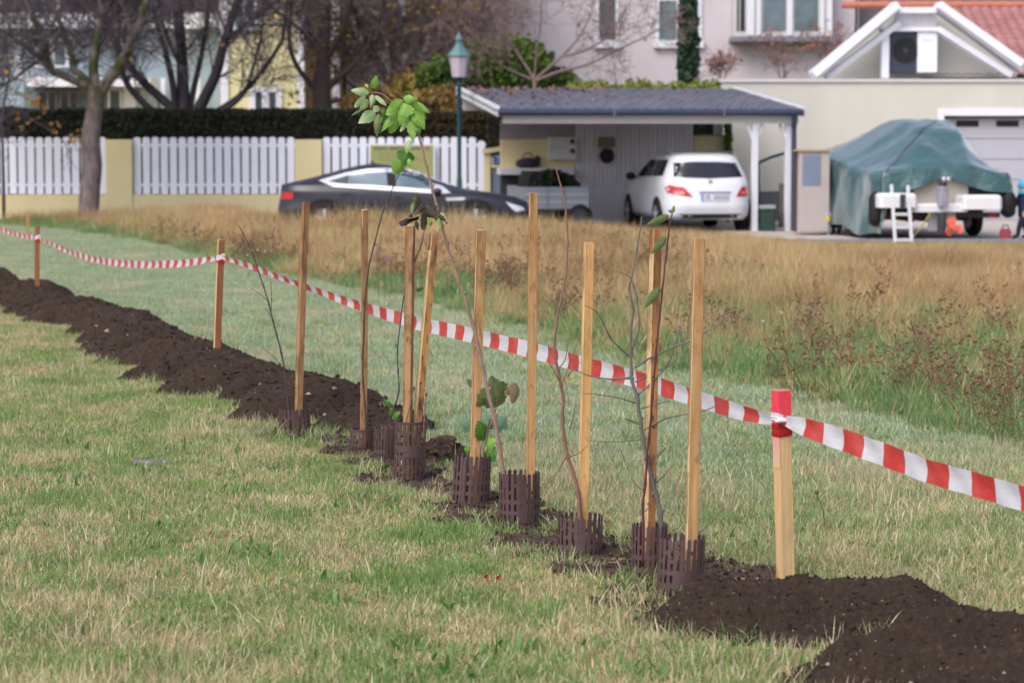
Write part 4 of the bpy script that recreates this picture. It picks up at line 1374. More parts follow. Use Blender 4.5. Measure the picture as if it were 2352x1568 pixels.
# in the car's own frame: +x forward (away), +y to its left
def wy(u): return -(u - WU) / (F / 50.3) / math.cos(YAW)
def wz(v): return P(WU, v, 50.3).z
car_poly(WC, [(wy(1559), wz(374)), (wy(1601), wz(372)), (wy(1660), wz(372)), (wy(1702), wz(375)), (wy(1714), wz(407)), (wy(1630), wz(410)), (wy(1553), wz(407))], 'B', 'glassdark', 'rear_window', wc_, .008)
for us in ((1536, 1592, 1574, 1537), (1726, 1693, 1706, 1733)):
    if us[0] == 1536:
        poly = [(wy(1534), wz(424)), (wy(1572), wz(430)), (wy(1592), wz(452)), (wy(1562), wz(449)), (wy(1540), wz(445))]
    else:
        poly = [(wy(1733), wz(426)), (wy(1706), wz(431)), (wy(1692), wz(452)), (wy(1712), wz(452)), (wy(1731), wz(449))]
    tl_ = car_poly(WC, poly, 'B', redl, 'tail_light', wc_, .012)
    cy = sum(p[0] for p in poly) / len(poly)
    car_poly(WC, [(cy - .11, .80), (cy + .08, .80), (cy + .08, .745), (cy - .11, .745)], 'B', plain('clear_lamp', C(232, 150, 156), .2), 'reflector', tl_, .018)
mb = WC.patch([(wy(1610), wz(445)), (wy(1675), wz(445)), (wy(1675), wz(462)), (wy(1610), wz(462))], 'B', .016)
npl = mb.build('number_plate', plain('plate_white', C(214, 214, 226), .4), wc_)
car_poly(WC, [(wy(1610.5), wz(445.5)), (wy(1616), wz(445.5)), (wy(1616), wz(461.5)), (wy(1610.5), wz(461.5))], 'B', plain('plate_blue', C(96, 128, 210), .4), 'blue_strip', npl, .019)
mb = MB()
r_ = random.Random(4)
u = 1620.0
while u < 1671:
    w = r_.choice((4.6, 5.2, 3.8))
    if not 1632 < u < 1637:
        p = WC.patch([(wy(u), wz(448)), (wy(u + w), wz(448)), (wy(u + w), wz(459)), (wy(u), wz(459))], 'B', .0195); mb.add(p.v, p.f)
    u += w + 1.6
mb.build('plate_characters', plain('plate_print', C(150, 146, 166), .5), npl)
mb = WC.patch([(wy(1605), wz(440)), (wy(1682), wz(440)), (wy(1678), wz(444)), (wy(1608), wz(444))], 'B', .03); mb.build('boot_handle', M['bluegrey'], wc_)
q = (WC.rear(0, 1.0) - .01, 0, .99)
MB().lathe([(.045, -.012), (.045, .004)], q, 16, axis='X').build('boot_badge', M['silver'], wc_)
car_poly(WC, [(-.72, .27), (.72, .27), (.66, .36), (-.66, .36)], 'B', 'darkgrey', 'rear_valance', wc_, .01)
for i, poly in enumerate(([(.62, 1.10), (1.45, 1.08), (1.50, 1.40), (.70, 1.42)], [(1.53, 1.08), (2.75, 1.05), (2.25, 1.40), (1.58, 1.41)], [(2.80, 1.05), (3.15, 1.04), (2.42, 1.36), (2.36, 1.385)])):
    car_poly(WC, poly, 'L', 'glassdark', 'window', wc_, .007)
    car_poly(WC, poly, 'R', 'glassdark', 'window', wc_, .007)
car_poly(WC, [(-.62, 1.10), (.62, 1.10), (.52, 1.42), (-.52, 1.42)], 'F', 'glassdark', 'windscreen', wc_, .007)
for s_ in (1, -1):
    MB().tube([(.6, s_ * .62, 1.52), (.75, s_ * .64, 1.565), (2.0, s_ * .63, 1.565), (2.25, s_ * .6, 1.52)], .016, 6).build('roof_rail', M['silver'], wc_)
    mb = MB().blob((2.95, s_ * .98, 1.06), .11, 2, 0, (.7, 1.0, .75)); mb.beam((2.95, s_ * .84, 1.02), (2.95, s_ * .92, 1.03), .08, .04)
    mb.build('mirror', M['black'], wc_, smooth=True)
    for x in (.82, 3.45):
        MB().lathe([(.37, -.008), (.37, .012)], (x, s_ * .915, .32), 28, axis='Y').build('wheel_arch', M['black'], wc_)
        wheel(wc_, x, s_ * .932, .315, .2, s_)

# ------------------------------------------------------------------ boat under a green tarpaulin
BO = Frame((P(2166, 500, 46.6).x, 46.6, 0), math.radians(10.5))
bt = thing('motor_boat', 'motor boat on a trailer with white swim platform and orange propeller seen from behind', 'boat', BO.o, BO.rz)
def hull_row(t):
    y = .05 + t * 5.0
    w = 1.14 * (1 - max(0, t - .35) ** 2.2 * 1.9)
    zk = .30 + .35 * max(0, t - .5) ** 2 * 2
    w = max(w, .12)
    return [(-w, y, 1.08 + .25 * t * t), (-w * .98, y, .80), (-w * .86, y, .60), (-w * .45, y, .42), (0, y, zk), (w * .45, y, .42), (w * .86, y, .60), (w * .98, y, .80), (w, y, 1.08 + .25 * t * t)]
rows = [hull_row(t) for t in np.linspace(0, 1, 12)]
mb = MB().grid(rows); mb.add(rows[0], [tuple(range(9))])
mb.build('hull', plain('dark_blue_hull', C(40, 42, 56), .35, .15, 2), bt, smooth=False)
def bbox(name, u0, v0, u1, v1, ly, t, mat, bev=.02, par=None):
    mb = MB(); BO.box(mb, u0, v0, u1, v1, ly, t, 0, bev)
    return mb.build(name, mat if not isinstance(mat, str) else M[mat], par or bt)
bbox('transom', 2100, 400, 2226, 468, -.03, .05, plain('beige_transom', C(180, 172, 164), .6), .01)
wm = plain('gelcoat_white', C(232, 232, 240), .3, .05, 2, coat=.4)
bbox('swim_platform', 2024, 444, 2110, 477, -.45, .5, wm, .05)
bbox('swim_platform', 2216, 448, 2306, 481, -.45, .5, wm, .05)
bbox('platform_bar', 2100, 468, 2226, 487, -.36, .36, wm, .03)
for (a, b) in ((2136, 2157), (2176, 2198)):
    bbox('trim_plate', a, 488, b, 530, -.2, .06, plain('pale_grey_plate', C(176, 176, 184), .5), .01)
od = bbox('outdrive', 2161, 428, 2180, 474, -.5, .22, plain('grey_outdrive', C(150, 150, 164), .4, .2, 6), .03)
bbox('outdrive_top', 2164, 410, 2178, 428, -.45, .2, 'darkgrey', .03)
bbox('outdrive_leg', 2163, 488, 2176, 538, -.5, .2, 'darkgrey', .03)
for u in (2170, 2180):
    q = BO.pt(u, 412, -.56); MB().blob(q, .05, 2, .05).build('trim_cylinder', M['silver'], od, smooth=True)
om = plain('orange_rubber', C(232, 112, 92), .5, .08, 4)
pc = BO.pt(2193, 522, -.62)
prp = MB().lathe([(.05, -.08), (.06, .1)], pc, 12, axis='Y').build('propeller', om, bt)
for k, a in enumerate((1.9, 4.0, 6.0)):
    pts = []
    for t, w in ((.0, .04), (.35, .09), (.7, .11), (.92, .08), (1.0, .02)):
        rr = .03 + t * .15
        for s_ in (-1, 1):
            pts.append((pc[0] + rr * math.cos(a) - s_ * w * math.sin(a) * .75, pc[1] + s_ * w * .35, pc[2] + rr * math.sin(a) + s_ * w * math.cos(a) * .75))
    mb = MB().add(pts, [(2 * i, 2 * i + 1, 2 * i + 3, 2 * i + 2) for i in range(4)])
    o = mb.build('blade', om, prp, solid=.02)
bbox('strap', 2070, 446, 2082, 480, -.475, .03, 'darkgrey', .004)
for u, v0, v1 in ((2014, 440, 520), (2318, 438, 500)):
    q0, q1 = BO.pt(u, v1, -.05), BO.pt(u, v0, -.05)
    MB().lathe([(.05, 0), (.13, .06), (.14, .15), (.14, (q1.z - q0.z) - .12), (.1, (q1.z - q0.z) - .04), (.04, q1.z - q0.z)], (q0.x, q0.y, q0.z), 14).build('fender', M['black'], bt, smooth=True)
for x in (-.2, 0.25):
    MB().tube([BO.pt(2140, 488, -.4) + Vector((0, 0, 0)), BO.pt(2120, 520, -.42), BO.pt(2098, 546, -.44)], .012, 5).build('yellow_cable', plain('yellow_cable', C(176, 160, 70), .5), bt)
    break
# trailer
bl = thing('boat_trailer', 'dark boat trailer carrying the covered motor boat', 'trailer', BO.o + BO.ey * 2.2, BO.rz)
for x in (-.55, .55):
    MB().beam((x, -2.1, .38), (x * .5, 3.4, .42), .08, .1).build('frame_rail', M['darkgrey'], bl)
MB().beam((-1.15, -.6, .36), (1.15, -.6, .36), .08, .08).build('axle', M['darkgrey'], bl)
for x, s_ in ((-1.18, -1), (1.18, 1)):
    w_ = MB().lathe([(.2, -.1), (.3, -.09), (.335, -.05), (.335, .05), (.3, .09), (.2, .1)], (x, -.6, .335), 20, axis='X').build('wheel', M['black'], bl, smooth=True)
    MB().lathe([(.19, -.105), (.19, .105)], (x, -.6, .335), 14, axis='X').build('rim', M['silver'], w_)
MB().box(-1.1, 1.1, -2.18, -2.1, .40, .50).build('light_bar', M['darkgrey'], bl)
for x in (-.95, .95):
    MB().box(x - .07, x + .07, -2.20, -2.181, .42, .48).build('tail_light', redl, bl)

# tarpaulin
NT_, NU = 60, 72
def tarp_pt(t, s):
    """t along the boat, s in -1..1 from left hem over the top to right hem"""
    y = -.12 + t * 5.15
    w = interp(t, [0, .15, .4, .65, .85, 1], [1.22, 1.29, 1.32, 1.30, 1.10, .66])
    rdx = interp(t, [0, .15, .35, .6, 1], [.0, .18, .42, .40, .10])
    top = interp(t, [0, .1, .28, .42, .6, .8, 1], [1.37, 1.62, 2.04, 2.20, 2.19, 2.02, 1.74])
    gun = interp(t, [0, .2, .6, 1], [1.22, 1.24, 1.42, 1.60])
    a = abs(s)
    sg = -1 if s < 0 else 1
    hem = interp(t, [0, .15, .4, .7, 1], [.10, .10, .20, .36, .70]) if s < 0 else interp(t, [0, .1, .5, 1], [.9, .66, .5, .8])
    fl = .26
    if a < fl:
        x = rdx + sg * w * .34 * a / fl; z = top - .03 * (a / fl) ** 2
    elif a < .68:
        k = (a - fl) / (.68 - fl)
        x = lerp(rdx + sg * w * .34, sg * w, k)
        z = lerp(top - .03, gun, k) - .03 * math.sin(PI * k) * (1 if top - gun > .3 else .2)
    else:
        k = (a - .68) / .32
        x = sg * w * (1.0 + .035 * k)
        z = lerp(gun, hem, k)
    return x, y, z
rows = []
for i in range(NT_ + 1):
    t = i / NT_
    row = []
    for j in range(NU + 1):
        s = -1 + 2 * j / NU
        x, y, z = tarp_pt(t, s)
        a = abs(s)
        f = float(fbm(s * 3.4 + 2, t * 8.0, 1.3, 5)) * .32
        fold = math.sin(t * 26 + s * 9 + 2 * float(fbm(t * 4, s * 3, 4, 2))) * .014
        if a > .66:
            x += (fold * 2.4 + f * .6) * (1 if s > 0 else -1)
            z += .04 * math.sin(t * 19 + 1) * (a - .66) / .34
        else:
            z += f * .55 + fold * .7
            x += f * .3
        row.append((x, y, z))
    rows.append(row)
# rear apron with scalloped hem
ap = []
for k in range(9):
    q = k / 8
    row = []
    for j in range(NU + 1):
        s = -1 + 2 * j / NU
        x0_, y0_, z0_ = rows[0][j]
        hemz = interp(x0_, [-1.25, -1.05, -.75, -.45, .0, .42, .8, 1.25], [.12, .80, .90, .99, 1.17, .98, .88, .86])
        zz_ = lerp(z0_, min(hemz, z0_), q)
        row.append((x0_ * (1 + .01 * q), y0_ - .05 * q - .035 * q * math.sin(x0_ * 9), zz_))
    ap.append(row)
mb = MB().grid(list(reversed(ap))[:-1] + rows)
# bow end
bow = [rows[-1], [(q[0] * .5, q[1] + .25, min(q[2], 1.45)) for q in rows[-1]], [(q[0] * .1, q[1] + .34, min(q[2], 1.2)) for q in rows[-1]]]
mb.grid(bow)
def _tarp():
    m = NT('green_tarpaulin')
    p = m.pos()
    n = m.noise(2.0, p, 5, .6, .4)
    c = m.ramp(n, [(.3, C(28, 74, 78)), (.7, C(48, 98, 102))])
    m.bump(m.noise(5.0, p, 4, .6, .8), .75, .06)
    m.b.inputs['Sheen Weight'].default_value = .55
    m.b.inputs['Sheen Roughness'].default_value = .35
    m.b.inputs['Sheen Tint'].default_value = (.85, .92, 1, 1)
    m.b.inputs['Coat Roughness'].default_value = .18
    return m.done(c, .26, 1.0, coat=.9)
tp_o = mb.build('tarpaulin', _tarp(), smooth=True)
tp_o.matrix_world = Matrix.Translation(BO.o) @ Matrix.Rotation(BO.rz, 4, 'Z')
cd = MB()
for (pa, pb) in (((.02, -.62), (.42, .12)), ((.0, -.66), (.0, -.98))):
    q = []
    for k in range(15):
        t = lerp(pa[0], pb[0], k / 14); s = lerp(pa[1], pb[1], k / 14)
        i_, j_ = min(NT_, int(round(t * NT_))), int(round((s + 1) / 2 * NU))
        r_0 = rows[i_][j_]
        q.append((r_0[0] - .01, r_0[1] - .012, r_0[2] + .014))
    cd.tube(q, .008, 4)
cd.build('cord', M['darkgrey'], tp_o)
tag(tp_o, 'crumpled dark green tarpaulin draped over the motor boat', 'tarpaulin')

M['ladder'] = plain('dull_aluminium', C(206, 206, 216), .45, .08, 6, metal=.1)
# ladder leaning at the stern
ld = thing('ladder', 'short aluminium ladder standing at the stern of the covered boat', 'ladder', P(2068, 556, 45.9))
dL = 45.75
for (a, b) in (((2047, 424), (2056, 557)), ((2085, 426), (2094, 556))):
    mb = MB(); mb.beam(P(a[0], a[1], dL + .35), P(b[0], b[1], dL), .055, .035); mb.build('rail', M['ladder'], ld, world=True)
for v in (462, 492, 522, 551):
    k = (v - 425) / 132
    yy = lerp(dL + .35, dL, k)
    mb = MB(); mb.beam(P(lerp(2048, 2056, k), v, yy), P(lerp(2086, 2094, k), v, yy), .05, .05); mb.build('rung', M['ladder'], ld, world=True)

# ------------------------------------------------------------------ people
def figure(label, base, rz, joints, edges, radii, paint, name='person'):
    """one continuous skinned body; joints in metres, own frame; paint(z,x,y)->material index"""
    t = thing(name, label, 'person', base, rz)
    keys = list(joints)
    me = bpy.data.meshes.new('body')
    me.from_pydata([joints[k] for k in keys], [(keys.index(a), keys.index(b)) for a, b in edges], [])
    tmp = bpy.data.objects.new('tmp_body', me)
    COL.objects.link(tmp)
    sk = tmp.modifiers.new('skin', 'SKIN')
    sk.use_smooth_shade = True
    lay = me.skin_vertices[0].data if me.skin_vertices else None
    if lay is None:
        bpy.context.view_layer.objects.active = tmp
        lay = me.skin_vertices[0].data
    for i, k in enumerate(keys):
        r = radii[k]
        lay[i].radius = r if hasattr(r, '__len__') else (r, r)
        lay[i].use_root = (i == 0)
    sb = tmp.modifiers.new('sub', 'SUBSURF'); sb.levels = 2; sb.render_levels = 2
    dg = bpy.context.evaluated_depsgraph_get()
    m2 = bpy.data.meshes.new_from_object(tmp.evaluated_get(dg))
    m2.name = 'body'
    bpy.data.objects.remove(tmp)
    m2.materials.clear()
    for m in paint[0]:
        m2.materials.append(m)
    for p in m2.polygons:
        p.material_index = paint[1](p.center)
        p.use_smooth = True
    link('body', m2, t)
    return t

skin = plain('skin', C(222, 172, 150), .55, .06, 8)
navy = plain('navy_jacket', C(40, 46, 76), .75, .15, 6, bump=.3)
navyd = plain('dark_navy_trousers', C(32, 36, 58), .8, .15, 6, bump=.3)
jeans = plain('blue_jeans', C(104, 128, 178), .8, .15, 8, bump=.3)
pinkj = plain('pink_jacket', C(150, 96, 128), .75, .12, 6, bump=.3)
shoe = plain('dark_shoe', C(40, 36, 40), .6)

def child_joints(h, step=.12, arm=.12):
    s = h / 1.08
    J = {'pelvis': (0, 0, .47), 'spine': (0, 0, .60), 'chest': (0, 0, .72), 'neck': (.0, 0, .83), 'head': (.01, 0, .93), 'crown': (.015, 0, 1.01)}
    R = {'pelvis': (.095, .085), 'spine': (.095, .08), 'chest': (.105, .085), 'neck': .045, 'head': (.085, .09), 'crown': .06}
    E = [('pelvis', 'spine'), ('spine', 'chest'), ('chest', 'neck'), ('neck', 'head'), ('head', 'crown')]
    for n_, sy in (('l', 1), ('r', -1)):
        st = step * sy
        J.update({n_ + 'hip': (0, .065 * sy, .44), n_ + 'knee': (st * .6 + .02, .07 * sy, .25), n_ + 'ankle': (st, .07 * sy, .055), n_ + 'toe': (st + .11, .075 * sy, .03),
                  n_ + 'sho': (0, .125 * sy, .765), n_ + 'elb': (-st * .4, .165 * sy, .62), n_ + 'wri': (arm - st * .5, .165 * sy, .50), n_ + 'hand': (arm + .03 - st * .5, .165 * sy, .46)})
        R.update({n_ + 'hip': .075, n_ + 'knee': .053, n_ + 'ankle': .040, n_ + 'toe': .034, n_ + 'sho': .056, n_ + 'elb': .045, n_ + 'wri': .030, n_ + 'hand': (.026, .018)})
        E += [('pelvis', n_ + 'hip'), (n_ + 'hip', n_ + 'knee'), (n_ + 'knee', n_ + 'ankle'), (n_ + 'ankle', n_ + 'toe'), ('chest', n_ + 'sho'), (n_ + 'sho', n_ + 'elb'), (n_ + 'elb', n_ + 'wri'), (n_ + 'wri', n_ + 'hand')]
        hx, hy, hz_ = J[n_ + 'hand']
        for f in range(5):
            if f == 0:
                a, b = (hx + .028, hy - .006 * sy, hz_ + .012), (hx + .043, hy - .01 * sy, hz_ - .008)
            else:
                o_ = (f - 2.5) * .013
                ln = (.036, .042, .038, .03)[f - 1]
                a, b = (hx + o_ + .004, hy, hz_ - .03), (hx + o_ + .012, hy - .008 * sy, hz_ - .03 - ln)
            J[n_ + 'f%da' % f] = a; J[n_ + 'f%db' % f] = b
            R[n_ + 'f%da' % f] = .0075; R[n_ + 'f%db' % f] = .006
            E += [(n_ + 'hand', n_ + 'f%da' % f), (n_ + 'f%da' % f, n_ + 'f%db' % f)]
    J = {k: tuple(c * s for c in v) for k, v in J.items()}
    R = {k: (tuple(c * s for c in v) if hasattr(v, '__len__') else v * s) for k, v in R.items()}
    return J, E, R, s

J, E, R, s = child_joints(1.10, .14, .10)
def paint1(c):
    if c.z > .83 * s: return 0
    if c.z < .075 * s: return 3
    if abs(c.y) > .13 * s and c.z < .505 * s: return 0
    return 1 if c.z > .46 * s else 2
ch = figure('child in navy jacket, dark trousers and bright blue hat walking at the right edge', (P(2349, 540, 47.0).x, 47.0, 0.006), PI + .3, J, E, R, ([skin, navy, navyd, shoe], paint1))
hat = plain('bright_blue_knit', C(72, 172, 214), .9, .15, 20, bump=.6)
MB().lathe([(.100 * s, .925 * s), (.108 * s, .945 * s), (.104 * s, .99 * s), (.085 * s, 1.035 * s), (.05 * s, 1.065 * s), (.01 * s, 1.075 * s)], (-.006, 0, 0), 18).build('hat', hat, ch, smooth=True)
MB().lathe([(.075 * s, .80 * s), (.098 * s, .82 * s), (.095 * s, .86 * s), (.07 * s, .875 * s)], (-.005, 0, 0), 16).build('scarf', hat, ch, smooth=True)
eye = plain('eye_dark', C(40, 32, 30), .3)
for sy in (1, -1):
    MB().blob((.083 * s, .032 * s * sy, .915 * s), .010 * s, 1, 0).build('eye', eye, ch)
    MB().blob((.0, .088 * s * sy, .905 * s), .02 * s, 1, 0, (.7, .5, 1.2)).build('ear', skin, ch)
MB().blob((.094 * s, 0, .895 * s), .014 * s, 1, 0, (1, .8, 1)).build('nose', skin, ch)
MB().box(.082 * s, .092 * s, -.02 * s, .02 * s, .866 * s, .873 * s).build('mouth', plain('lip', C(176, 104, 98), .5), ch)

# child crouching beyond the boat's left side
J2, E2, R2, s2 = child_joints(1.0, .05, .14)
sh = {'pelvis': (-.10, 0, -.27), 'spine': (-.04, 0, -.28), 'chest': (.04, 0, -.29), 'neck': (.10, 0, -.31), 'head': (.13, 0, -.32), 'crown': (.14, 0, -.33)}
for k in list(J2):
    x, y, z = J2[k]
    if k in sh: d = sh[k]
    elif k[1:] == 'hip': d = (-.09, 0, -.24)
    elif k[1:] == 'knee': d = (.12, .03 * (1 if k[0] == 'l' else -1), .02)
    elif k[1:] in ('ankle', 'toe'): d = (0, 0, 0)
    else: d = (.08, 0, -.29)
    J2[k] = (x + d[0], y + d[1], max(.012, z + d[2]))
def paint2(c):
    if c.z > .52: return 0
    if c.z < .07: return 3
    return 2 if (c.z < .27) else 1
ch2 = figure('child in blue jeans and pink jacket crouching behind the green tarpaulin', (P(1922, 520, 49.3).x, 49.3, 0.006), -PI / 2 - .4, J2, E2, R2, ([skin, pinkj, jeans, shoe], paint2))
MB().lathe([(.085, .56), (.098, .60), (.09, .65), (.06, .69), (.01, .705)], (.12, 0, 0), 16).build('hat', plain('dark_hat', C(84, 60, 80), .9), ch2, smooth=True)
yb = thing('yellow_pail', 'small yellow toy pail beside the child behind the tarpaulin', 'pail', P(1903, 500, 48.6).xy.to_3d())
MB().lathe([(.035, .27), (.05, .38), (.048, .38), (.035, .28)], n=14).build('pail_body', plain('yellow_plastic', C(206, 184, 80), .4), yb)
MB().tube([(-.047, 0, .375), (-.035, 0, .42), (0, 0, .44), (.035, 0, .42), (.047, 0, .375)], .006, 5).build('handle', M['white'], yb)
MB().lathe([(.04, 0), (.02, .02), (.02, .26), (.035, .268)], n=10).build('stand', M['grey'], yb)
rb = thing('red_bag', 'small red bag on the paving beside the walking child', 'bag', (P(2309, 540, 46.6).x, 46.6, 0.006))
mb = MB().bev(-.10, .10, -.06, .06, 0, .20, .035); mb.build('bag_body', plain('red_cloth', C(146, 62, 74), .7, .15, 6), rb)
MB().tube([(-.06, 0, .19), (-.045, 0, .26), (.045, 0, .26), (.06, 0, .19)], .012, 6).build('handle', M['darkgrey'], rb)
# ------------------------------------------------------------------ planted row: places
# (centre u, front foot v, width px, rim v, top shift px, toothed rim)
GUARDS = [(677, 1004, 70, 940, 0, True), (830, 1040, 62, 988, 6, False), (884, 1062, 54, 983, 2, True), (940, 1106, 71, 971, 4, False),
          (1080, 1164, 86, 1049, 7, True), (1193, 1214, 95, 1089, 0, True), (1331, 1282, 106, 1190, 2, True), (1490, 1330, 84, 1209, 2, True), (1559, 1388, 112, 1240, 8, True)]
GP = []
for (u, v, w, tv, sh, tooth) in GUARDS:
    g = G(u, v)
    k = g.y / F
    r = w * k / 2
    y = g.y + r
    x = P(u, v, y).x
    top = P(u, tv, g.y).z
    GP.append((x, y, r, top, sh * k, tooth))
ROW = np.array([(g[0], g[1]) for g in GP])

def row_dist(x, y):
    """distance from the line of planted guards (vectorised)"""
    x, y = np.asarray(x, float), np.asarray(y, float)
    d = np.full(np.broadcast(x, y).shape, 9.0)
    for i in range(len(ROW) - 1):
        a, b = ROW[i], ROW[i + 1]
        ab = b - a
        t = np.clip(((x - a[0]) * ab[0] + (y - a[1]) * ab[1]) / (ab @ ab), 0, 1)
        d = np.minimum(d, np.hypot(x - a[0] - t * ab[0], y - a[1] - t * ab[1]))
    return d

def soil_mask(x, y):
    """> 0 where dug bare earth shows along the row"""
    d = row_dist(x - .10, y)
    n = fbm(x * 2.6, y * 2.6, 2.2, 3) * 1.5 + fbm(x * 9, y * 9, 5.2, 2) * .5
    near = np.clip((13.5 - y) / 3.0, 0, 1)
    m_ = (.29 + .17 * near) - d + n * .48
    for gx, gy in ROW:
        m_ = m_ + .34 * np.exp(-((x - gx) ** 2 + (y - gy + .10) ** 2) / .19 ** 2)
    return m_

# mounds of dug earth: height fields
_HR = np.random.default_rng(21)
HEAPS = []
_y = 16.55
while _y < 40:
    HEAPS.append((_y, _HR.uniform(-.16, .14), _HR.uniform(.31, .40), _HR.uniform(.44, .64), _HR.uniform(.16, .25), _HR.uniform(-.35, .35)))
    _y += _HR.uniform(.50, .74)
def long_mound(x, y):
    """a chain of overlapping shovelled heaps"""
    yl = np.array([14.0, 16.25, 17.5, 19.8, 24.5, 27.8, 36.0, 44.0])
    xl_ = np.array([-0.60, -1.34, -1.92, -2.80, -4.28, -5.56, -8.7, -11.8])
    x, y = np.asarray(x, float), np.asarray(y, float)
    nx = fbm(x * 1.9, y * 1.9, 9.1, 3) * .22
    ny = fbm(x * 1.9, y * 1.9, 4.7, 3) * .26
    h = np.full(np.broadcast(x, y).shape, -.08)
    for (hy, off, ly_, lx_, H, rot) in HEAPS:
        cx_ = np.interp(hy, yl, xl_) + .50 + off
        lx2 = lx_ * np.interp(hy, [16.5, 17.5], [.72, 1.0])
        dx, dy = x - cx_ + nx, y - hy + ny
        dx, dy = dx * math.cos(rot) - dy * math.sin(rot) * .5, dy + dx * math.sin(rot)
        # steeper on the near side, slack behind
        b = np.where(dy < 0, dy / (ly_ * .62), dy / (ly_ * 1.15))
        q = 1 - (np.abs(dx) / lx2) ** 2.4 - np.abs(b) ** 1.8
        h = np.maximum(h, H * q)
    return h, h / .18

def oval_mound(x, y, c, rx, ry, rot, H, seed):
    dx, dy = x - c[0], y - c[1]
    ca, sa = math.cos(rot), math.sin(rot)
    a, b = (dx * ca + dy * sa) / rx, (-dx * sa + dy * ca) / ry
    w = np.sqrt(a * a + b * b) + fbm(x * 2.2 + seed, y * 2.2, seed, 3) * .42
    prof = 1 - np.abs(w) ** 2.4
    # dished top between a back rim and a lower front rim, like a planting pit
    n_ = .16 * fbm(x * 2.1, y * 2.1, seed + 3, 2)
    back = np.exp(-((b - .46 + .10 * a + n_) / .20) ** 2)
    front = np.exp(-((b + .26 - .12 * a + n_) / .19) ** 2)
    k = np.clip(prof * 1.7, -1, 1)
    return H * k * np.where(prof > 0, .30 + .80 * back + .60 * front, 1), prof

def soil_mat(name='dug_soil', g=1.0):
    m = NT(name)
    p = m.pos()
    n1 = m.noise(3.0, p, 5, .6)
    n2 = m.noise(38, p, 6, .7)
    c = m.ramp(n1, [(.3, sc(C(56, 44, 39), g)), (.55, sc(C(70, 56, 49), g)), (.75, sc(C(86, 70, 61), g))])
    c = m.mix(.6, c, m.ramp(n2, [(.3, sc(C(40, 31, 28), g)), (.55, sc(C(72, 58, 50), g)), (.72, sc(C(106, 88, 76), g))]))
    n3 = m.noise(75, p, 2, .5)
    c = m.mix(m.maprange(n3, .70, .76), c, C(166, 150, 138))
    h = m.math('ADD', m.math('MULTIPLY', n2, .6), m.math('MULTIPLY', m.noise(110, p, 4, .7), .4))
    m.bump(h, .9, .03)
    return m.done(c, .9, .25)
M['soil'] = soil_mat('dug_soil', .82)
M['drysoil'] = soil_mat('trampled_soil', 1.55)

def mound(name, label, xr, yr, step, fn, seed):
    xs = np.arange(xr[0], xr[1], step); ys = np.arange(yr[0], yr[1], step)
    X, Y = np.meshgrid(xs, ys)
    h, prof = fn(X, Y)
    rough = fbm(X * 5, Y * 5, seed, 4) * .085 + fbm(X * 20, Y * 20, seed + 1, 3) * .042 + fbm(X * 70, Y * 70, seed + 2, 2) * .012
    Z = np.where(prof > -.05, h + rough * np.clip(prof * 3 + .35, 0, 1), -.03)
    X = X + fbm(X * 12, Y * 12, seed + 4, 2) * step * .8
    ok = (prof > -.35)
    idx = -np.ones(X.shape, int)
    fi = ok[:-1, :-1] & ok[1:, :-1] & ok[:-1, 1:] & ok[1:, 1:]
    use = np.zeros(X.shape, bool)
    for a, b in ((0, 0), (1, 0), (0, 1), (1, 1)):
        use[a:X.shape[0] - 1 + a, b:X.shape[1] - 1 + b] |= fi
    idx[use] = np.arange(use.sum())
    V = np.stack([X[use], Y[use], Z[use]], 1)
    i, j = np.nonzero(fi)
    Fc = np.stack([idx[i, j], idx[i, j + 1], idx[i + 1, j + 1], idx[i + 1, j]], 1)
    me = mesh_np(name, V, Fc, M['soil'], True)
    o = link(name, me)
    tag(o, label, 'soil mound')
    return o, V

LM = mound('soil_mound', 'long ridge of dark dug soil running back beside the two reddish brown posts', (-9.2, -.5), (16.2, 37.0), .024, long_mound, 3.0)
fA = lambda x, y: oval_mound(x, y, (1.12, 9.90), .66, .42, -.05, .165, 2.7)
fB = lambda x, y: oval_mound(x, y, (1.78, 8.86), .92, .44, -.10, .20, 6.3)
MA = mound('soil_mound', 'low mound of dark crumbly soil at the foot of the red topped post', (.2, 2.1), (9.3, 10.7), .016, fA, 7.0)
MBm = mound('soil_mound', 'nearest dark soil mound in the bottom right corner', (.6, 3.3), (8.2, 9.9), .016, fB, 11.0)

# bare earth around the guards
xs = np.arange(-1.9, 1.9, .024); ys = np.arange(9.6, 17.2, .024)
X, Y = np.meshgrid(xs, ys)
mk = soil_mask(X, Y)
Z = np.clip(mk * .25, -.04, .012) + np.where(mk > 0, fbm(X * 9, Y * 9, 4, 4) * .055 + fbm(X * 30, Y * 30, 2, 2) * .02, 0)
ok = mk > -.03
fi = ok[:-1, :-1] & ok[1:, :-1] & ok[:-1, 1:] & ok[1:, 1:]
use = np.zeros(X.shape, bool)
for a, b in ((0, 0), (1, 0), (0, 1), (1, 1)):
    use[a:X.shape[0] - 1 + a, b:X.shape[1] - 1 + b] |= fi
idx = -np.ones(X.shape, int); idx[use] = np.arange(use.sum())
i, j = np.nonzero(fi)
BSV = np.stack([X[use], Y[use], Z[use]], 1)
tag(link('bare_soil', mesh_np('bare_soil', BSV, np.stack([idx[i, j], idx[i, j + 1], idx[i + 1, j + 1], idx[i + 1, j]], 1), M['drysoil'])), 'trampled bare soil along the row of planted saplings', kind='structure')

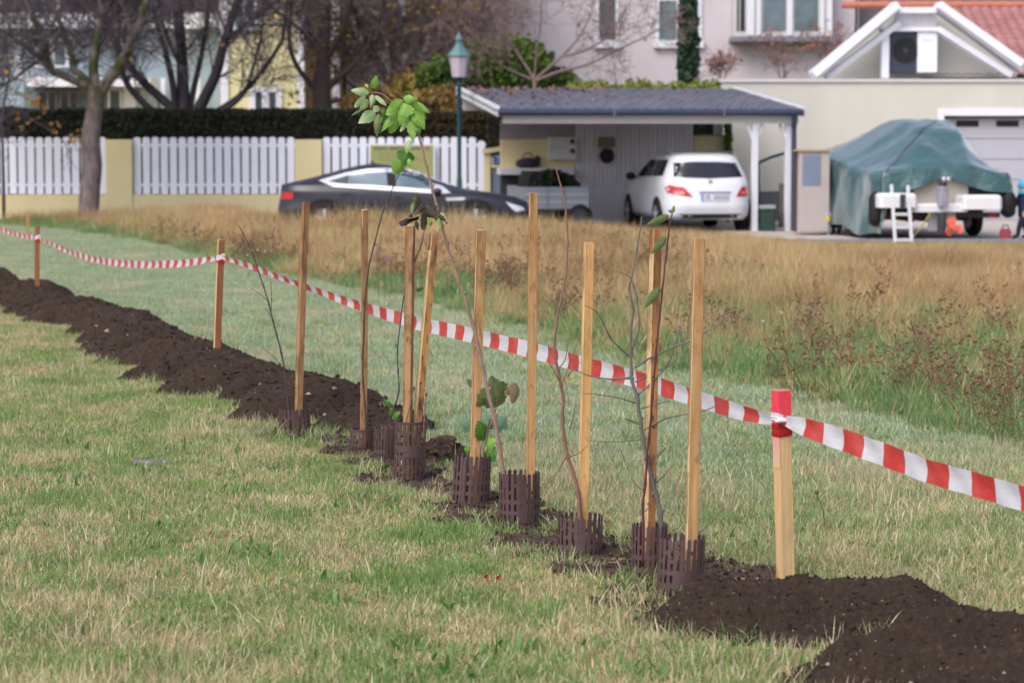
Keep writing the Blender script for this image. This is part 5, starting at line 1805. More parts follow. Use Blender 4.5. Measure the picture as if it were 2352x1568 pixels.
# crumbs and pebbles on the dug earth
crumb = MB()
def crumbs(V, n, r0, r1, minz=.0):
    V = V[V[:, 2] > minz]
    for k in rng.integers(0, len(V), n):
        r = r0 + (r1 - r0) * random.random() ** 3
        bm_v = [(0, 0, 1), (.9, 0, .1), (-.4, .85, .1), (-.5, -.8, .1), (.1, .1, -.8)]
        a = random.uniform(0, 6.28); ca, sa = math.cos(a), math.sin(a)
        c = V[k]
        crumb.add([(c[0] + r * (x * ca - y * sa) * random.uniform(.7, 1.3), c[1] + r * (x * sa + y * ca), c[2] + r * .25 + r * z * random.uniform(.6, 1)) for x, y, z in bm_v],
                  [(0, 1, 2), (0, 2, 3), (0, 3, 1), (4, 2, 1), (4, 3, 2), (4, 1, 3)])
crumbs(LM[1][LM[1][:, 1] < 32], 8500, .004, .024, .02)
crumbs(MA[1], 1500, .002, .014, .01)
crumbs(MBm[1], 1500, .002, .014, .01)
crumbs(BSV, 4000, .003, .018, .0)
tag(crumb.build('soil_crumbs', M['soil']), 'loose crumbs of earth scattered over the dug soil', kind='stuff')
peb = MB(); crumb_keep = crumb; crumb = peb
crumbs(LM[1][LM[1][:, 1] < 24], 70, .010, .035, .05); crumbs(MA[1], 22, .005, .014, .03); crumbs(MBm[1], 22, .005, .014, .03); crumbs(BSV, 40, .005, .012, .0)
tag(peb.build('pebbles', plain('pale_pebble', C(150, 138, 132), .8, .2, 30)), 'pale pebbles lying in the dug soil', kind='stuff')

# ------------------------------------------------------------------ grass
def gn_scatter(name, label, pts, rot, scl, idx, protos, kind='stuff'):
    me = bpy.data.meshes.new(name)
    me.vertices.add(len(pts))
    me.vertices.foreach_set('co', np.asarray(pts, np.float32).ravel())
    for nm, typ, val in (('rot', 'FLOAT', rot), ('scl', 'FLOAT', scl), ('idx', 'INT', idx)):
        at_ = me.attributes.new(nm, typ, 'POINT')
        at_.data.foreach_set('value', np.asarray(val, np.int32 if typ == 'INT' else np.float32))
    col = bpy.data.collections.new(name + '_kinds')
    for k, pm in enumerate(protos):
        col.objects.link(bpy.data.objects.new('%s_kind_%02d' % (name, k), pm))
    o = link(name, me)
    ng = bpy.data.node_groups.new(name + '_scatter', 'GeometryNodeTree')
    ng.interface.new_socket('Geometry', in_out='INPUT', socket_type='NodeSocketGeometry')
    ng.interface.new_socket('Geometry', in_out='OUTPUT', socket_type='NodeSocketGeometry')
    N, L = ng.nodes, ng.links
    gi, go = N.new('NodeGroupInput'), N.new('NodeGroupOutput')
    ci = N.new('GeometryNodeCollectionInfo')
    ci.inputs['Collection'].default_value = col
    ci.inputs['Separate Children'].default_value = True
    ci.inputs['Reset Children'].default_value = True
    ip = N.new('GeometryNodeInstanceOnPoints')
    ip.inputs['Pick Instance'].default_value = True
    def attr(nm, typ):
        a = N.new('GeometryNodeInputNamedAttribute')
        a.data_type = typ
        a.inputs['Name'].default_value = nm
        return [s_ for s_ in a.outputs if s_.enabled and s_.name == 'Attribute'][0]
    cx_ = N.new('ShaderNodeCombineXYZ')
    L.new(attr('rot', 'FLOAT'), cx_.inputs[2])
    L.new(gi.outputs[0], ip.inputs['Points'])
    L.new(ci.outputs[0], ip.inputs['Instance'])
    L.new(attr('idx', 'INT'), ip.inputs['Instance Index'])
    L.new(cx_.outputs[0], ip.inputs['Rotation'])
    L.new(attr('scl', 'FLOAT'), ip.inputs['Scale'])
    L.new(ip.outputs[0], go.inputs[0])
    md = o.modifiers.new('scatter', 'NODES')
    md.node_group = ng
    tag(o, label, kind=kind)
    return o

def blade_patch(name, mat, size, groups):
    """groups: (count, hmin, hmax, width, lean, curl)"""
    Vs, Fs = [], []
    off = 0
    for (n, h0, h1, w, lean, curl) in groups:
        x, y = rng.uniform(-size / 2, size / 2, n), rng.uniform(-size / 2, size / 2, n)
        h = h0 + (h1 - h0) * rng.beta(1.6, 2.0, n)
        a = rng.uniform(0, 2 * PI, n)
        le = np.abs(rng.normal(0, lean, n)) + .08
        ww = w * rng.uniform(.6, 1.3, n)
        dx, dy = np.cos(a), np.sin(a)
        f = rng.uniform(0, 2 * PI, n)
        px, py = np.cos(f), np.sin(f)
        lv = []
        for t, wk in ((0, .8), (.45, 1.0), (.8, .6), (1.0, 0)):
            th = le * (1 + curl * t)
            r = h * t * np.sin(np.minimum(th, 1.45))
            z = h * t * np.cos(np.minimum(th, 1.45))
            cxp, cyp = x + dx * r, y + dy * r
            if wk > 0:
                lv.append(np.stack([cxp - px * ww * wk / 2, cyp - py * ww * wk / 2, z], 1))
                lv.append(np.stack([cxp + px * ww * wk / 2, cyp + py * ww * wk / 2, z], 1))
            else:
                lv.append(np.stack([cxp, cyp, z], 1))
        V = np.stack(lv, 1).reshape(-1, 3)
        b = off + 7 * np.arange(n)
        q = np.concatenate([np.stack([b, b + 1, b + 3, b + 2], 1), np.stack([b + 2, b + 3, b + 5, b + 4], 1)])
        t3 = np.stack([b + 4, b + 5, b + 6], 1)
        Fs += q.tolist() + t3.tolist()
        Vs.append(V)
        off += 7 * n
    return mesh_np(name, np.concatenate(Vs), Fs, mat)

def grassmat(name, greens, straws, dry, dry_amp, scale, rough=.45, spec=.35, trans=.3, extra=None, tone=None):
    """each blade green or straw; the share of straw drifts over the field"""
    m = NT(name)
    g = m.new('ShaderNodeNewGeometry')
    p = g.outputs['Position']
    r = g.outputs['Random Per Island']
    oi = m.new('ShaderNodeObjectInfo').outputs['Random']
    r1 = m.math('FRACT', m.math('ADD', m.math('MULTIPLY', r, 7.31), oi))
    r2 = m.math('FRACT', m.math('ADD', m.math('MULTIPLY', r, 23.7), m.math('MULTIPLY', oi, 3.3)))
    n = m.noise(scale, p, 5, .62)
    share = m.math('ADD', dry, m.math('MULTIPLY', m.math('SUBTRACT', n, .5), dry_amp))
    isdry = m.math('LESS_THAN', r1, share)
    gc = m.ramp(r2, [(i / (len(greens) - 1), c) for i, c in enumerate(greens)])
    scol = m.ramp(r2, [(i / (len(straws) - 1), c) for i, c in enumerate(straws)])
    c = m.mix(isdry, gc, scol)
    if extra:
        c = extra(m, c, p, r2)
    if tone:
        c = m.mix(1.0, c, m.ramp(m.noise(tone, p, 4), [(.3, (.82, .84, .84)), (.7, (1.12, 1.1, 1.06))]), 'MULTIPLY')
    m.done(c, rough, spec)
    tr = m.new('ShaderNodeBsdfTranslucent')
    m.setv(tr.inputs[0], c)
    mx = m.new('ShaderNodeMixShader')
    mx.inputs[0].default_value = trans
    m.link(m.b.outputs[0], mx.inputs[1]); m.link(tr.outputs[0], mx.inputs[2])
    m.link(mx.outputs[0], m.out.inputs['Surface'])
    return m.m

GREEN = [C(98, 132, 66), C(132, 162, 94), C(150, 176, 108), C(114, 146, 80), C(176, 194, 142)]
STRAW = [C(202, 182, 144), C(224, 206, 172), C(176, 156, 122), C(234, 222, 196), C(204, 186, 150)]
DEWG = [C(122, 152, 102), C(158, 182, 142), C(192, 208, 182), C(136, 162, 114), C(226, 234, 226)]  # palest tones put dew glints into the blade colour
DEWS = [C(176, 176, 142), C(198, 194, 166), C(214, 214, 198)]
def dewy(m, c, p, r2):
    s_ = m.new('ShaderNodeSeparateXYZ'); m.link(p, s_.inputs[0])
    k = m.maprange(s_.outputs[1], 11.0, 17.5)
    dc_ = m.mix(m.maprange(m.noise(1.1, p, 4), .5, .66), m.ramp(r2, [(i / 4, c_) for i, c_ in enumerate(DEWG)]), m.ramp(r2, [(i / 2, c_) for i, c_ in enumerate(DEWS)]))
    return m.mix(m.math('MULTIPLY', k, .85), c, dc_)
LAWN = grassmat('lawn_blade', GREEN, STRAW, .38, 2.8, 1.6, tone=2.2)
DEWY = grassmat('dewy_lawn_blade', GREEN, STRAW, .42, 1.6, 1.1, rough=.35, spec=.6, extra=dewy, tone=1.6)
lawn_p = [blade_patch('lawn_patch', LAWN, .36, [(520, .015, .048, .0040, .6, .5), (90, .03, .075, .0034, .75, .5), (130, .03, .08, .003, 1.25, .1)]) for _ in range(8)]
lawn_s = [blade_patch('lawn_tuft', LAWN, .15, [(70, .02, .06, .0042, .55, .5), (16, .04, .11, .0038, .6, .5), (14, .03, .09, .003, 1.3, .1)]) for _ in range(6)]
dewy_p = [blade_patch('dewy_patch', DEWY, .36, [(480, .02, .06, .0042, .55, .5), (80, .04, .09, .0036, .6, .5), (60, .03, .09, .003, 1.3, .1)]) for _ in range(7)]
tuft_p = [blade_patch('long_tuft', LAWN, .16, [(60, .05, .15, .005, .55, .9), (40, .03, .09, .0045, .6, .6)]) for _ in range(5)]

# edge of the unmown meadow, in picture positions of its foot
EDGE_U = [-400, -60, 0, 180, 350, 550, 760, 1000, 1300, 1640, 2000, 2352, 2700]
EDGE_V = [508, 512, 517, 532, 560, 612, 655, 694, 792, 884, 966, 1034, 1110]
def meadow_depth(x, y):
    """metres beyond the mown edge (negative on the lawn)"""
    u = 1176 + F * x / y
    ve = np.interp(u, EDGE_U, EDGE_V)
    ye = CAM_H * F / (ve - 307)
    return y - ye

def mounded(x, y):
    hl, pl_ = long_mound(x, y)
    hA, pA = fA(x, y); hB, pB = fB(x, y)
    return ((pl_ > .14) & (y > 16.3)) | (pA > .12) | (pB > .12)

def field(step, y0, y1, margin=.7):
    ys_ = np.arange(y0, y1, step)
    out = []
    for y in ys_:
        hw = .2035 * y + margin
        x_ = np.arange(-hw, hw, step)
        out.append(np.stack([x_, np.full_like(x_, y)], 1))
    q = np.concatenate(out)
    return q + rng.uniform(-step * .5, step * .5, q.shape)

def behind_row(x, y):
    """+ on the far side of the mound and planted row"""
    return x - np.interp(y, [8, 10.5, 12, 14, 16.3, 19.8, 24.5, 27.8, 36, 46], [1.7, .75, .35, -.35, -1.05, -2.3, -3.8, -5.0, -8.2, -12])

q = np.concatenate([field(.235, 8.0, 20.0), field(.28, 20.0, 56.0)])
x, y = q[:, 0], q[:, 1]
md_ = meadow_depth(x, y)
sm = soil_mask(x, y)
keep = (md_ < .3) & ~mounded(x, y) & (sm < -.10)
far = behind_row(x, y) > 0
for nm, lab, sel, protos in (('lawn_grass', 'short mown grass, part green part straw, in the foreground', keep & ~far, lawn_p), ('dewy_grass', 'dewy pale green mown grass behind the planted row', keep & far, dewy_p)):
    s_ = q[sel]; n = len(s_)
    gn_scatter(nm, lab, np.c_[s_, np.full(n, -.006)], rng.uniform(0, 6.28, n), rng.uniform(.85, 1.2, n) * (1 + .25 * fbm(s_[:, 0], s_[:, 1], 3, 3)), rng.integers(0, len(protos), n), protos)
# thin grass at the edge of the bare soil
q = field(.075, 9.2, 17.4, .1)
x, y = q[:, 0], q[:, 1]
q = q[(row_dist(x, y) < 1.3)]
x, y = q[:, 0], q[:, 1]
sm = soil_mask(x, y)
keep = (sm < .30) & (sm > -.24) & ~mounded(x, y) & (rng.random(len(q)) < np.clip(.62 - sm * 2.4, .10, 1) * .62)
s_ = q[keep]; n = len(s_)
gn_scatter('sparse_grass', 'thin grass at the edge of the bare soil round the saplings', np.c_[s_, np.zeros(n)], rng.uniform(0, 6.28, n), rng.uniform(.5, .95, n), rng.integers(0, len(lawn_s), n), lawn_s)
# long tufts round the guards and along the mound
tp = []
for (u, v, n, sp) in ((700, 1012, 6, .14), (655, 1012, 5, .1), (760, 1000, 9, .14), (745, 1025, 6, .12), (800, 1050, 4, .1), (850, 1048, 4, .1), (900, 1090, 8, .13), (885, 1068, 4, .08), (960, 1120, 5, .12),
                      (1000, 1105, 4, .12), (1060, 1180, 6, .14), (1110, 1172, 5, .1), (1040, 1240, 10, .2), (1075, 1225, 8, .16), (1160, 1226, 6, .14), (1215, 1224, 5, .12), (1150, 1260, 7, .2), (1260, 1292, 5, .14), (1300, 1296, 4, .1),
                      (1255, 1140, 6, .12), (1395, 1235, 6, .14), (1380, 1300, 5, .14), (1470, 1345, 5, .12), (1510, 1398, 6, .14), (1450, 1370, 5, .16), (1600, 1400, 4, .12), (1690, 1240, 5, .2), (2200, 1180, 6, .3), (1960, 1290, 5, .3), (1700, 1500, 9, .22), (1640, 1480, 6, .2),
                      (1560, 1470, 6, .2), (1760, 1520, 8, .2), (480, 920, 6, .2), (380, 880, 5, .2), (220, 830, 5, .2), (560, 955, 6, .15), (100, 760, 4, .2), (640, 985, 5, .12), (880, 990, 4, .1), (60, 715, 7, .2), (170, 715, 4, .15)):
    g = G(u, v)
    for _ in range(max(2, int(n * .55))):
        tp.append((g.x + random.gauss(0, sp), g.y + random.gauss(0, sp), 0))
for _ in range(900):
    yy = random.uniform(8.3, 26); xx = random.uniform(-.21, .21) * yy
    if meadow_depth(xx, yy) < 0 and not mounded(np.array([xx]), np.array([yy]))[0] and soil_mask(np.array([xx]), np.array([yy]))[0] < 0:
        tp.append((xx, yy, 0))
tp = np.array(tp); n = len(tp)
gn_scatter('grass_tufts', 'longer green grass tufts round the tree guards and in the lawn', tp, rng.uniform(0, 6.28, n), rng.uniform(.45, 1.05, n), rng.integers(0, 5, n), tuft_p)

# flat pale wisps of cut straw and broad leaved weeds in the lawn
STRW = grassmat('straw_wisp', GREEN, STRAW, .93, .1, 1.0, tone=2.2)
wisp_p = [blade_patch('straw_wisp', STRW, .30, [(60, .05, .14, .0032, 1.15, .25), (40, .03, .09, .0032, .7, .5)]) for _ in range(4)]
WEEDL = leafmat('lawn_weed_leaf', [C(84, 126, 62), C(112, 148, 80), C(98, 138, 74)], .45, .3)
weed_p = [blade_patch('lawn_weed', WEEDL, .14, [(14, .03, .08, .016, .9, .5)]) for _ in range(4)]
ww, wv = [], []
for _ in range(900):
    yy = random.uniform(8.2, 17); xx = random.uniform(-.21, .21) * yy
    if not mounded(np.array([xx]), np.array([yy]))[0] and meadow_depth(xx, yy) < -.5 and soil_mask(np.array([xx]), np.array([yy]))[0] < -.05:
        if fbm(xx * .8, yy * .8, 12.0, 3) > .03:
            ww.append((xx, yy, 0))
        elif random.random() < .5:
            wv.append((xx, yy, 0))
for nm, lab, pp_, pr in (('straw_wisps', 'flattened pale wisps of cut straw lying in the lawn', ww, wisp_p), ('lawn_weeds', 'small broad leaved weeds growing in the lawn', wv, weed_p)):
    pp_ = np.array(pp_); n = len(pp_)
    gn_scatter(nm, lab, pp_, rng.uniform(0, 6.28, n), rng.uniform(.6, 1.2, n), rng.integers(0, 4, n), pr)

# unmown meadow
MGREEN = [C(126, 146, 94), C(150, 164, 106), C(176, 178, 120), C(138, 158, 108)]
MGOLD = [C(220, 186, 138), C(234, 208, 164), C(204, 166, 122), C(240, 222, 188), C(186, 142, 108), C(224, 182, 132)]
def rusty(m, c, p, r2):
    k = m.maprange(m.noise(.42, p, 5, .65), .47, .62)
    return m.mix(m.math('MULTIPLY', k, .62), c, m.ramp(r2, [(0, C(150, 112, 84)), (.5, C(178, 136, 98)), (1, C(128, 96, 74))]))
MEAD = grassmat('meadow_stem', MGREEN, MGOLD, .80, 1.3, .8, rough=.6, spec=.2, trans=.4, tone=.9, extra=rusty)
MGRN = [C(106, 142, 88), C(130, 164, 108), C(150, 178, 126), C(116, 150, 90), C(92, 128, 80)]
MARG = grassmat('meadow_edge_blade', MGRN, MGOLD, .16, 1.0, .6, rough=.45, spec=.35, trans=.35, tone=1.0)
mead_p = [blade_patch('meadow_patch', MEAD, .55, [(190, .26, .66, .0065, .26, .8), (240, .10, .34, .007, .5, .8)]) for _ in range(6)]
marg_p = [blade_patch('edge_patch', MARG, .5, [(330, .08, .24, .007, .5, .9), (60, .12, .34, .005, .4, .8)]) for _ in range(6)]
q = field(.40, 13.0, 56.2, 1.2)
x, y = q[:, 0], q[:, 1]
md_ = meadow_depth(x, y)
ramp_ = np.interp(x / y, [-.2, -.08, .05, .2], [2.4, 4.8, 8.0, 10.5])     # width of the green margin
mixv = md_ / ramp_ + fbm(x * .5, y * .5, 8, 3) * 1.5
hscale = np.interp(md_ / ramp_, [0, .5, 1.2], [.45, .7, 1.0])
# lower growth towards the paved forecourt
yend = np.interp(x / y, [-.105, -.092, 0, .08, .12, .2], [56.0, 46.9, 46.8, 46.3, 45.5, 45.2])
hend = np.interp(x / y, [-.2, -.1, -.06, 0, .05, .09, .13, .2], [.55, .9, 1.08, 1.0, .62, .42, .14, .10])
hscale = hscale * np.interp(x / y, [-.2, 0, .08, .2], [.85, .85, .75, .62])
nr_ = np.clip((y - (yend - 9)) / 8, 0, 1)
hscale = hscale * (1 - nr_) + np.where(hend > .9, hend * (.85 + .3 * rng.random(len(hend))), np.minimum(hscale, hend)) * nr_
hscale = hscale * (1 + .35 * fbm(x * .6, y * .6, 5, 3))
gold = (md_ > -.1) & (mixv + rng.normal(0, .22, len(mixv)) > .62) & (y < yend)
green = (md_ > -.1) & (mixv + rng.normal(0, .2, len(mixv)) <= .85) & (y < yend)
s_ = q[gold]; n = len(s_)
gn_scatter('meadow_grass', 'tall dry golden meadow grass in front of the road', np.c_[s_, np.zeros(n)], rng.uniform(0, 6.28, n), hscale[gold] * rng.uniform(.85, 1.2, n), rng.integers(0, 6, n), mead_p)
s_ = q[green]; n = len(s_)
gn_scatter('meadow_edge_grass', 'longer bluish green grass along the edge of the mown lawn', np.c_[s_, np.zeros(n)], rng.uniform(0, 6.28, n), rng.uniform(.7, 1.15, n) * np.interp(md_[green], [0, 2], [.6, 1.05]), rng.integers(0, 6, n), marg_p)

# dark seed heads of old weeds in the meadow
WEED = plain('old_weed_brown', C(118, 92, 72), .85, .3, 12)
def weed_mesh(dense):
    mb = MB()
    for k in range(dense):
        a = random.uniform(0, 6.28)
        h = random.uniform(.14, .42)
        l = random.uniform(.04, .2)
        p0 = Vector((random.uniform(-.12, .12), random.uniform(-.12, .12), 0))
        p1 = p0 + Vector((math.cos(a) * l, math.sin(a) * l, h))
        mid = p0.lerp(p1, .5) + Vector((random.uniform(-.03, .03), random.uniform(-.03, .03), 0))
        mb.tube([p0, mid, p1], [.003, .002, .0015], 3, cap=False)
        for j in range(random.randint(3, 6)):
            t = random.uniform(.45, 1)
            b = mid.lerp(p1, (t - .4) / .6)
            e = b + Vector((random.uniform(-.07, .07), random.uniform(-.07, .07), random.uniform(.01, .08)))
            mb.tube([b, e], [.002, .0015], 3, cap=False)
            mb.blob(e, random.uniform(.005, .017), 0 + 1, .3, (1, 1, .8))
    o = mb.build('weed_kind', WEED)
    me = o.data
    bpy.data.objects.remove(o)
    return me
weeds = [weed_mesh(5), weed_mesh(7), weed_mesh(4), weed_mesh(9)]
wp = []
for (u, v, n, su, sv) in ((1350, 655, 26, 90, 26), (1200, 640, 18, 80, 24), (1040, 600, 14, 60, 22), (900, 600, 12, 60, 18), (660, 560, 16, 60, 10), (560, 566, 12, 40, 8), (420, 545, 8, 50, 6), (1650, 770, 16, 60, 22),
                         (1860, 830, 20, 50, 26), (1990, 860, 18, 60, 24), (2120, 880, 22, 80, 30), (2260, 880, 26, 70, 36), (2300, 950, 14, 50, 26), (1900, 740, 16, 90, 26), (2130, 760, 16, 90, 26), (1460, 600, 18, 60, 22),
                         (1700, 620, 14, 90, 20), (2100, 640, 14, 120, 20), (300, 528, 8, 60, 5), (1160, 560, 12, 90, 14), (2280, 720, 14, 60, 26), (640, 520, 14, 120, 6), (1350, 545, 10, 120, 6), (860, 530, 12, 120, 6)):
    for _ in range(int(n * (1.7 if u < 1500 else .42))):
        g = G(random.gauss(u, su), max(506, random.gauss(v + 40, sv)))
        if g.y < 46.4 and meadow_depth(g.x, g.y) > -.2:
            wp.append((g.x, g.y, 0))
wp = np.array(wp); n = len(wp)
gn_scatter('dry_weeds', 'old brown weeds with dark seed heads among the meadow grass', wp, rng.uniform(0, 6.28, n), rng.uniform(.6, 1.3, n), rng.integers(0, 4, n), weeds)

# a few flowers one can pick out
pinkm = plain('magenta_petal', C(206, 110, 196), .6, .1, 20)
whitem = plain('white_petal', C(232, 228, 222), .7, .05, 20)
def flower(name, label, cat, u, v, d, mat, group, r=.022):
    p = P(u, v, d)
    t = thing(name, label, cat, (p.x, d, 0), 0, group)
    MB().tube([(.0, .0, 0), (random.uniform(-.04, .04), 0, p.z * .5), (0, 0, p.z)], [.004, .003, .003], 4).build('stem', WEED, t)
    mb = MB()
    for k in range(9):
        a = 2 * PI * k / 9
        mb.add([(0, 0, p.z), (r * math.cos(a - .3), r * math.sin(a - .3), p.z + r * .5), (r * 1.5 * math.cos(a), r * 1.5 * math.sin(a), p.z + r * .45), (r * math.cos(a + .3), r * math.sin(a + .3), p.z + r * .5)], [(0, 1, 2, 3)])
    mb.build('petals', mat, t)
    MB().blob((0, 0, p.z), r * .6, 1, .1).build('flower_head', mat, t)
for u, v, d in ((868, 578, 30), (884, 592, 29.5), (893, 592, 29.6), (867, 606, 29), (957, 568, 30.5), (966, 563, 30.6), (578, 513, 41), (2175, 575, 33)):
    flower('pink_flower', 'magenta knapweed flower on a thin stem in the dry meadow', 'flower', u, v, d, pinkm, 'magenta knapweed flowers in the meadow')
for u, v, d in ((362, 545, 40), (577, 575, 35), (592, 574, 35), (568, 586, 34), (784, 528, 40), (1795, 718, 24), (1752, 738, 23), (208, 545, 42), (610, 578, 34.6)):
    flower('white_flower', 'small white seed puff on a stem in the meadow', 'flower', u, v, d, whitem, 'white seed puffs in the meadow', .018)
# ------------------------------------------------------------------ perforated brown tree guards
PLAS = plain('brown_guard_plastic', C(88, 68, 70), .45, .18, 6, bump=.25, bscale=60, spec=.4)
GL = ['slotted tree guard before the end of the long soil ridge, farthest of the row',
      'low tilted tree guard with unbroken round rim, second from the far end',
      'small toothed tree guard half hidden behind the tall round rimmed guard',
      'tall slotted tree guard with smooth rim holding two crossed stakes',
      'slotted tree guard leaning right with a broad leaved seedling inside',
      'upright slotted tree guard from which the tallest sapling leans out',
      'short sunken tree guard around the twisted reddish sapling',
      'tree guard half hidden behind the nearest guard, holding the dark red stem',
      'nearest and largest slotted tree guard beside the low soil mound']
def guard(i):
    x, y, r, top, sh, tooth = GP[i]
    t = thing('tree_guard', GL[i], 'tree guard', (x, y, 0), 0, 'brown slotted tree guards along the planted row')
    rd = random.Random(40 + i)
    n = 22
    H = top + .06
    th = .0028
    mb = MB()
    ph = rd.uniform(0, 6.28)
    ov = rd.uniform(.96, 1.06)
    dy = rd.uniform(-.01, .012)
    def pt(a, z, rr):
        k = z / top
        return (rr * ov * math.cos(a) + sh * k, rr / ov * math.sin(a) + dy * k, z)
    def piece(a0, a1, z0, z1, ins=0.0):
        vs = []
        for z in (z0, z1):
            for a in (a0, a1):
                vs.append(pt(a, z, r - ins)); vs.append(pt(a, z, r - ins - th))
        mb.add(vs, [(0, 2, 6, 4), (1, 5, 7, 3), (0, 4, 5, 1), (2, 3, 7, 6), (4, 6, 7, 5), (0, 1, 3, 2)])
    da = 2 * PI / n
    A = [(0, .048), (.064, .128), (.148, .182), (.202, .238), (.254, .30), (.316, .40)]
    B = [(0, .084), (.100, .128), (.148, .182), (.202, .258), (.276, .33), (.346, .40)]
    for k in range(n):
        a0 = ph + k * da
        a1, a2 = a0 + da * .58, a0 + da
        zt_ = top
        if tooth:
            piece(a0, a1, -.05, zt_ - .006)
            piece(a0 - da * .03, a1 + da * .03, zt_ - .016, zt_ - .006, -.0004)
            piece(a0 + da * .08, a1 - da * .08, zt_ - .006, zt_)
        else:
            piece(a0, a1, -.05, zt_)
        slots = A if k % 2 else B
        if not tooth:
            slots = [(max(a, .012), b) for a, b in slots]
        z = zt_
        rel = ((a1 + a2) / 2 + PI / 2 + PI) % (2 * PI) - PI
        ez = {0: (-.15, .3), 4: (-.75, -.35), 5: (-.12, .3), 6: (-.25, .15)}.get(i, (2.4, 3.1))
        emb = ez[0] <= rel <= ez[1]
        bz = {3: (-.25, 1.5), 8: (-.35, 1.4)}.get(i, (9, 9))
        band_ = bz[0] <= rel <= bz[1]
        for (s0, s1) in slots:
            zs0, zs1 = zt_ - s0, max(zt_ - s1, -.05)
            if z > zs0 + .0005:
                piece(a1, a2, zs0, z)
            if emb:
                piece(a1, a2, zs1, min(zs0, zt_ - .008), .0022)
            elif band_ and s0 > .14 and s1 < .20:
                piece(a1, a2, zs1, zs0)
            z = zs1
            if z <= -.05:
                break
        if z > -.05:
            piece(a1, a2, -.05, z)
    if not tooth:
        rp = [[pt(2 * PI * k / 40, z, rr) for k in range(40)] for z, rr in ((top - .004, r + .0005), (top - .004, r + .003), (top + .003, r + .003), (top + .003, r - .004), (top - .004, r - .004))]
        mb.grid(rp, closed=True)
    mb.build('tube', PLAS, t)
    if i in (3, 8):
        m2 = MB()
        rows = []
        c0 = -PI / 2 + (.35 if i == 3 else .45)
        for z in (top - .195, top - .145):
            rows.append([pt(c0 + a, z, r + .0025) for a in np.linspace(-.65, .95, 14)])
        m2.grid(rows)
        m2.build('label_band', PLAS, t, solid=.003)
    if i not in (1, 3):
        m2 = MB()
        a = -PI / 2 + {0: .32, 4: -.33, 5: .32, 6: .18}.get(i, 2.6)
        vs = [pt(a, z, r + .003) for z in (-.03, top - .01)]
        m2.tube(vs, [.0035, .0035], 5)
        m2.build('seam_lip', PLAS, t)
    return t
for i in range(9):
    guard(i)

# ------------------------------------------------------------------ wooden stakes
def woodmat(name, cols, stain=.5, seed=0.0):
    m = NT(name)
    o = m.pos((1, 1, 1))
    mp = m.new('ShaderNodeMapping'); mp.inputs['Scale'].default_value = (60, 60, 2.2); mp.inputs['Location'].default_value = (seed, seed * 2, seed)
    m.link(o, mp.inputs['Vector'])
    n = m.noise(1.0, mp.outputs[0], 5, .6)
    c = m.ramp(n, [(.25, cols[0]), (.5, cols[1]), (.75, cols[2])])
    mp2 = m.new('ShaderNodeMapping'); mp2.inputs['Scale'].default_value = (14, 14, 5); mp2.inputs['Location'].default_value = (seed * 3, 1, seed)
    m.link(o, mp2.inputs['Vector'])
    n2 = m.noise(1.0, mp2.outputs[0], 6, .65)
    c = m.mix(m.math('MULTIPLY', m.maprange(n2, .50, .68), stain), c, C(84, 58, 44))
    n4 = m.noise(3.2, mp2.outputs[0], 3, .6)
    c = m.mix(m.math('MULTIPLY', m.maprange(n4, .62, .68), stain), c, C(56, 40, 36))
    mp3 = m.new('ShaderNodeMapping'); mp3.inputs['Scale'].default_value = (3, 3, 1.4); mp3.inputs['Location'].default_value = (seed, 5, seed * 7)
    m.link(o, mp3.inputs['Vector'])
    n3 = m.noise(1.0, mp3.outputs[0], 3)
    sz = m.new('ShaderNodeSeparateXYZ'); m.link(o, sz.inputs[0])
    wz_ = m.math('MULTIPLY', m.maprange(sz.outputs[2], .75, 1.35), m.maprange(n2, .36, .62))
    c = m.mix(m.math('MULTIPLY', wz_, min(1, stain * 1.1)), c, C(112, 78, 56))
    mud = m.math('MULTIPLY', m.maprange(sz.outputs[2], .42, .22), m.maprange(n4, .42, .6))
    c = m.mix(m.math('MULTIPLY', mud, min(.5, stain * .9) if stain > .2 else 0.0), c, C(120, 92, 68))
    c = m.mix(1.0, c, m.ramp(n3, [(.3, (.84, .82, .80)), (.7, (1.08, 1.08, 1.08))]), 'MULTIPLY')
    m.bump(n, .35, .004)
    return m.done(c, .65, .3)
OR = (C(160, 122, 82), C(184, 144, 100), C(200, 166, 124))
PALE = (C(212, 176, 126), C(226, 194, 148), C(232, 208, 168))
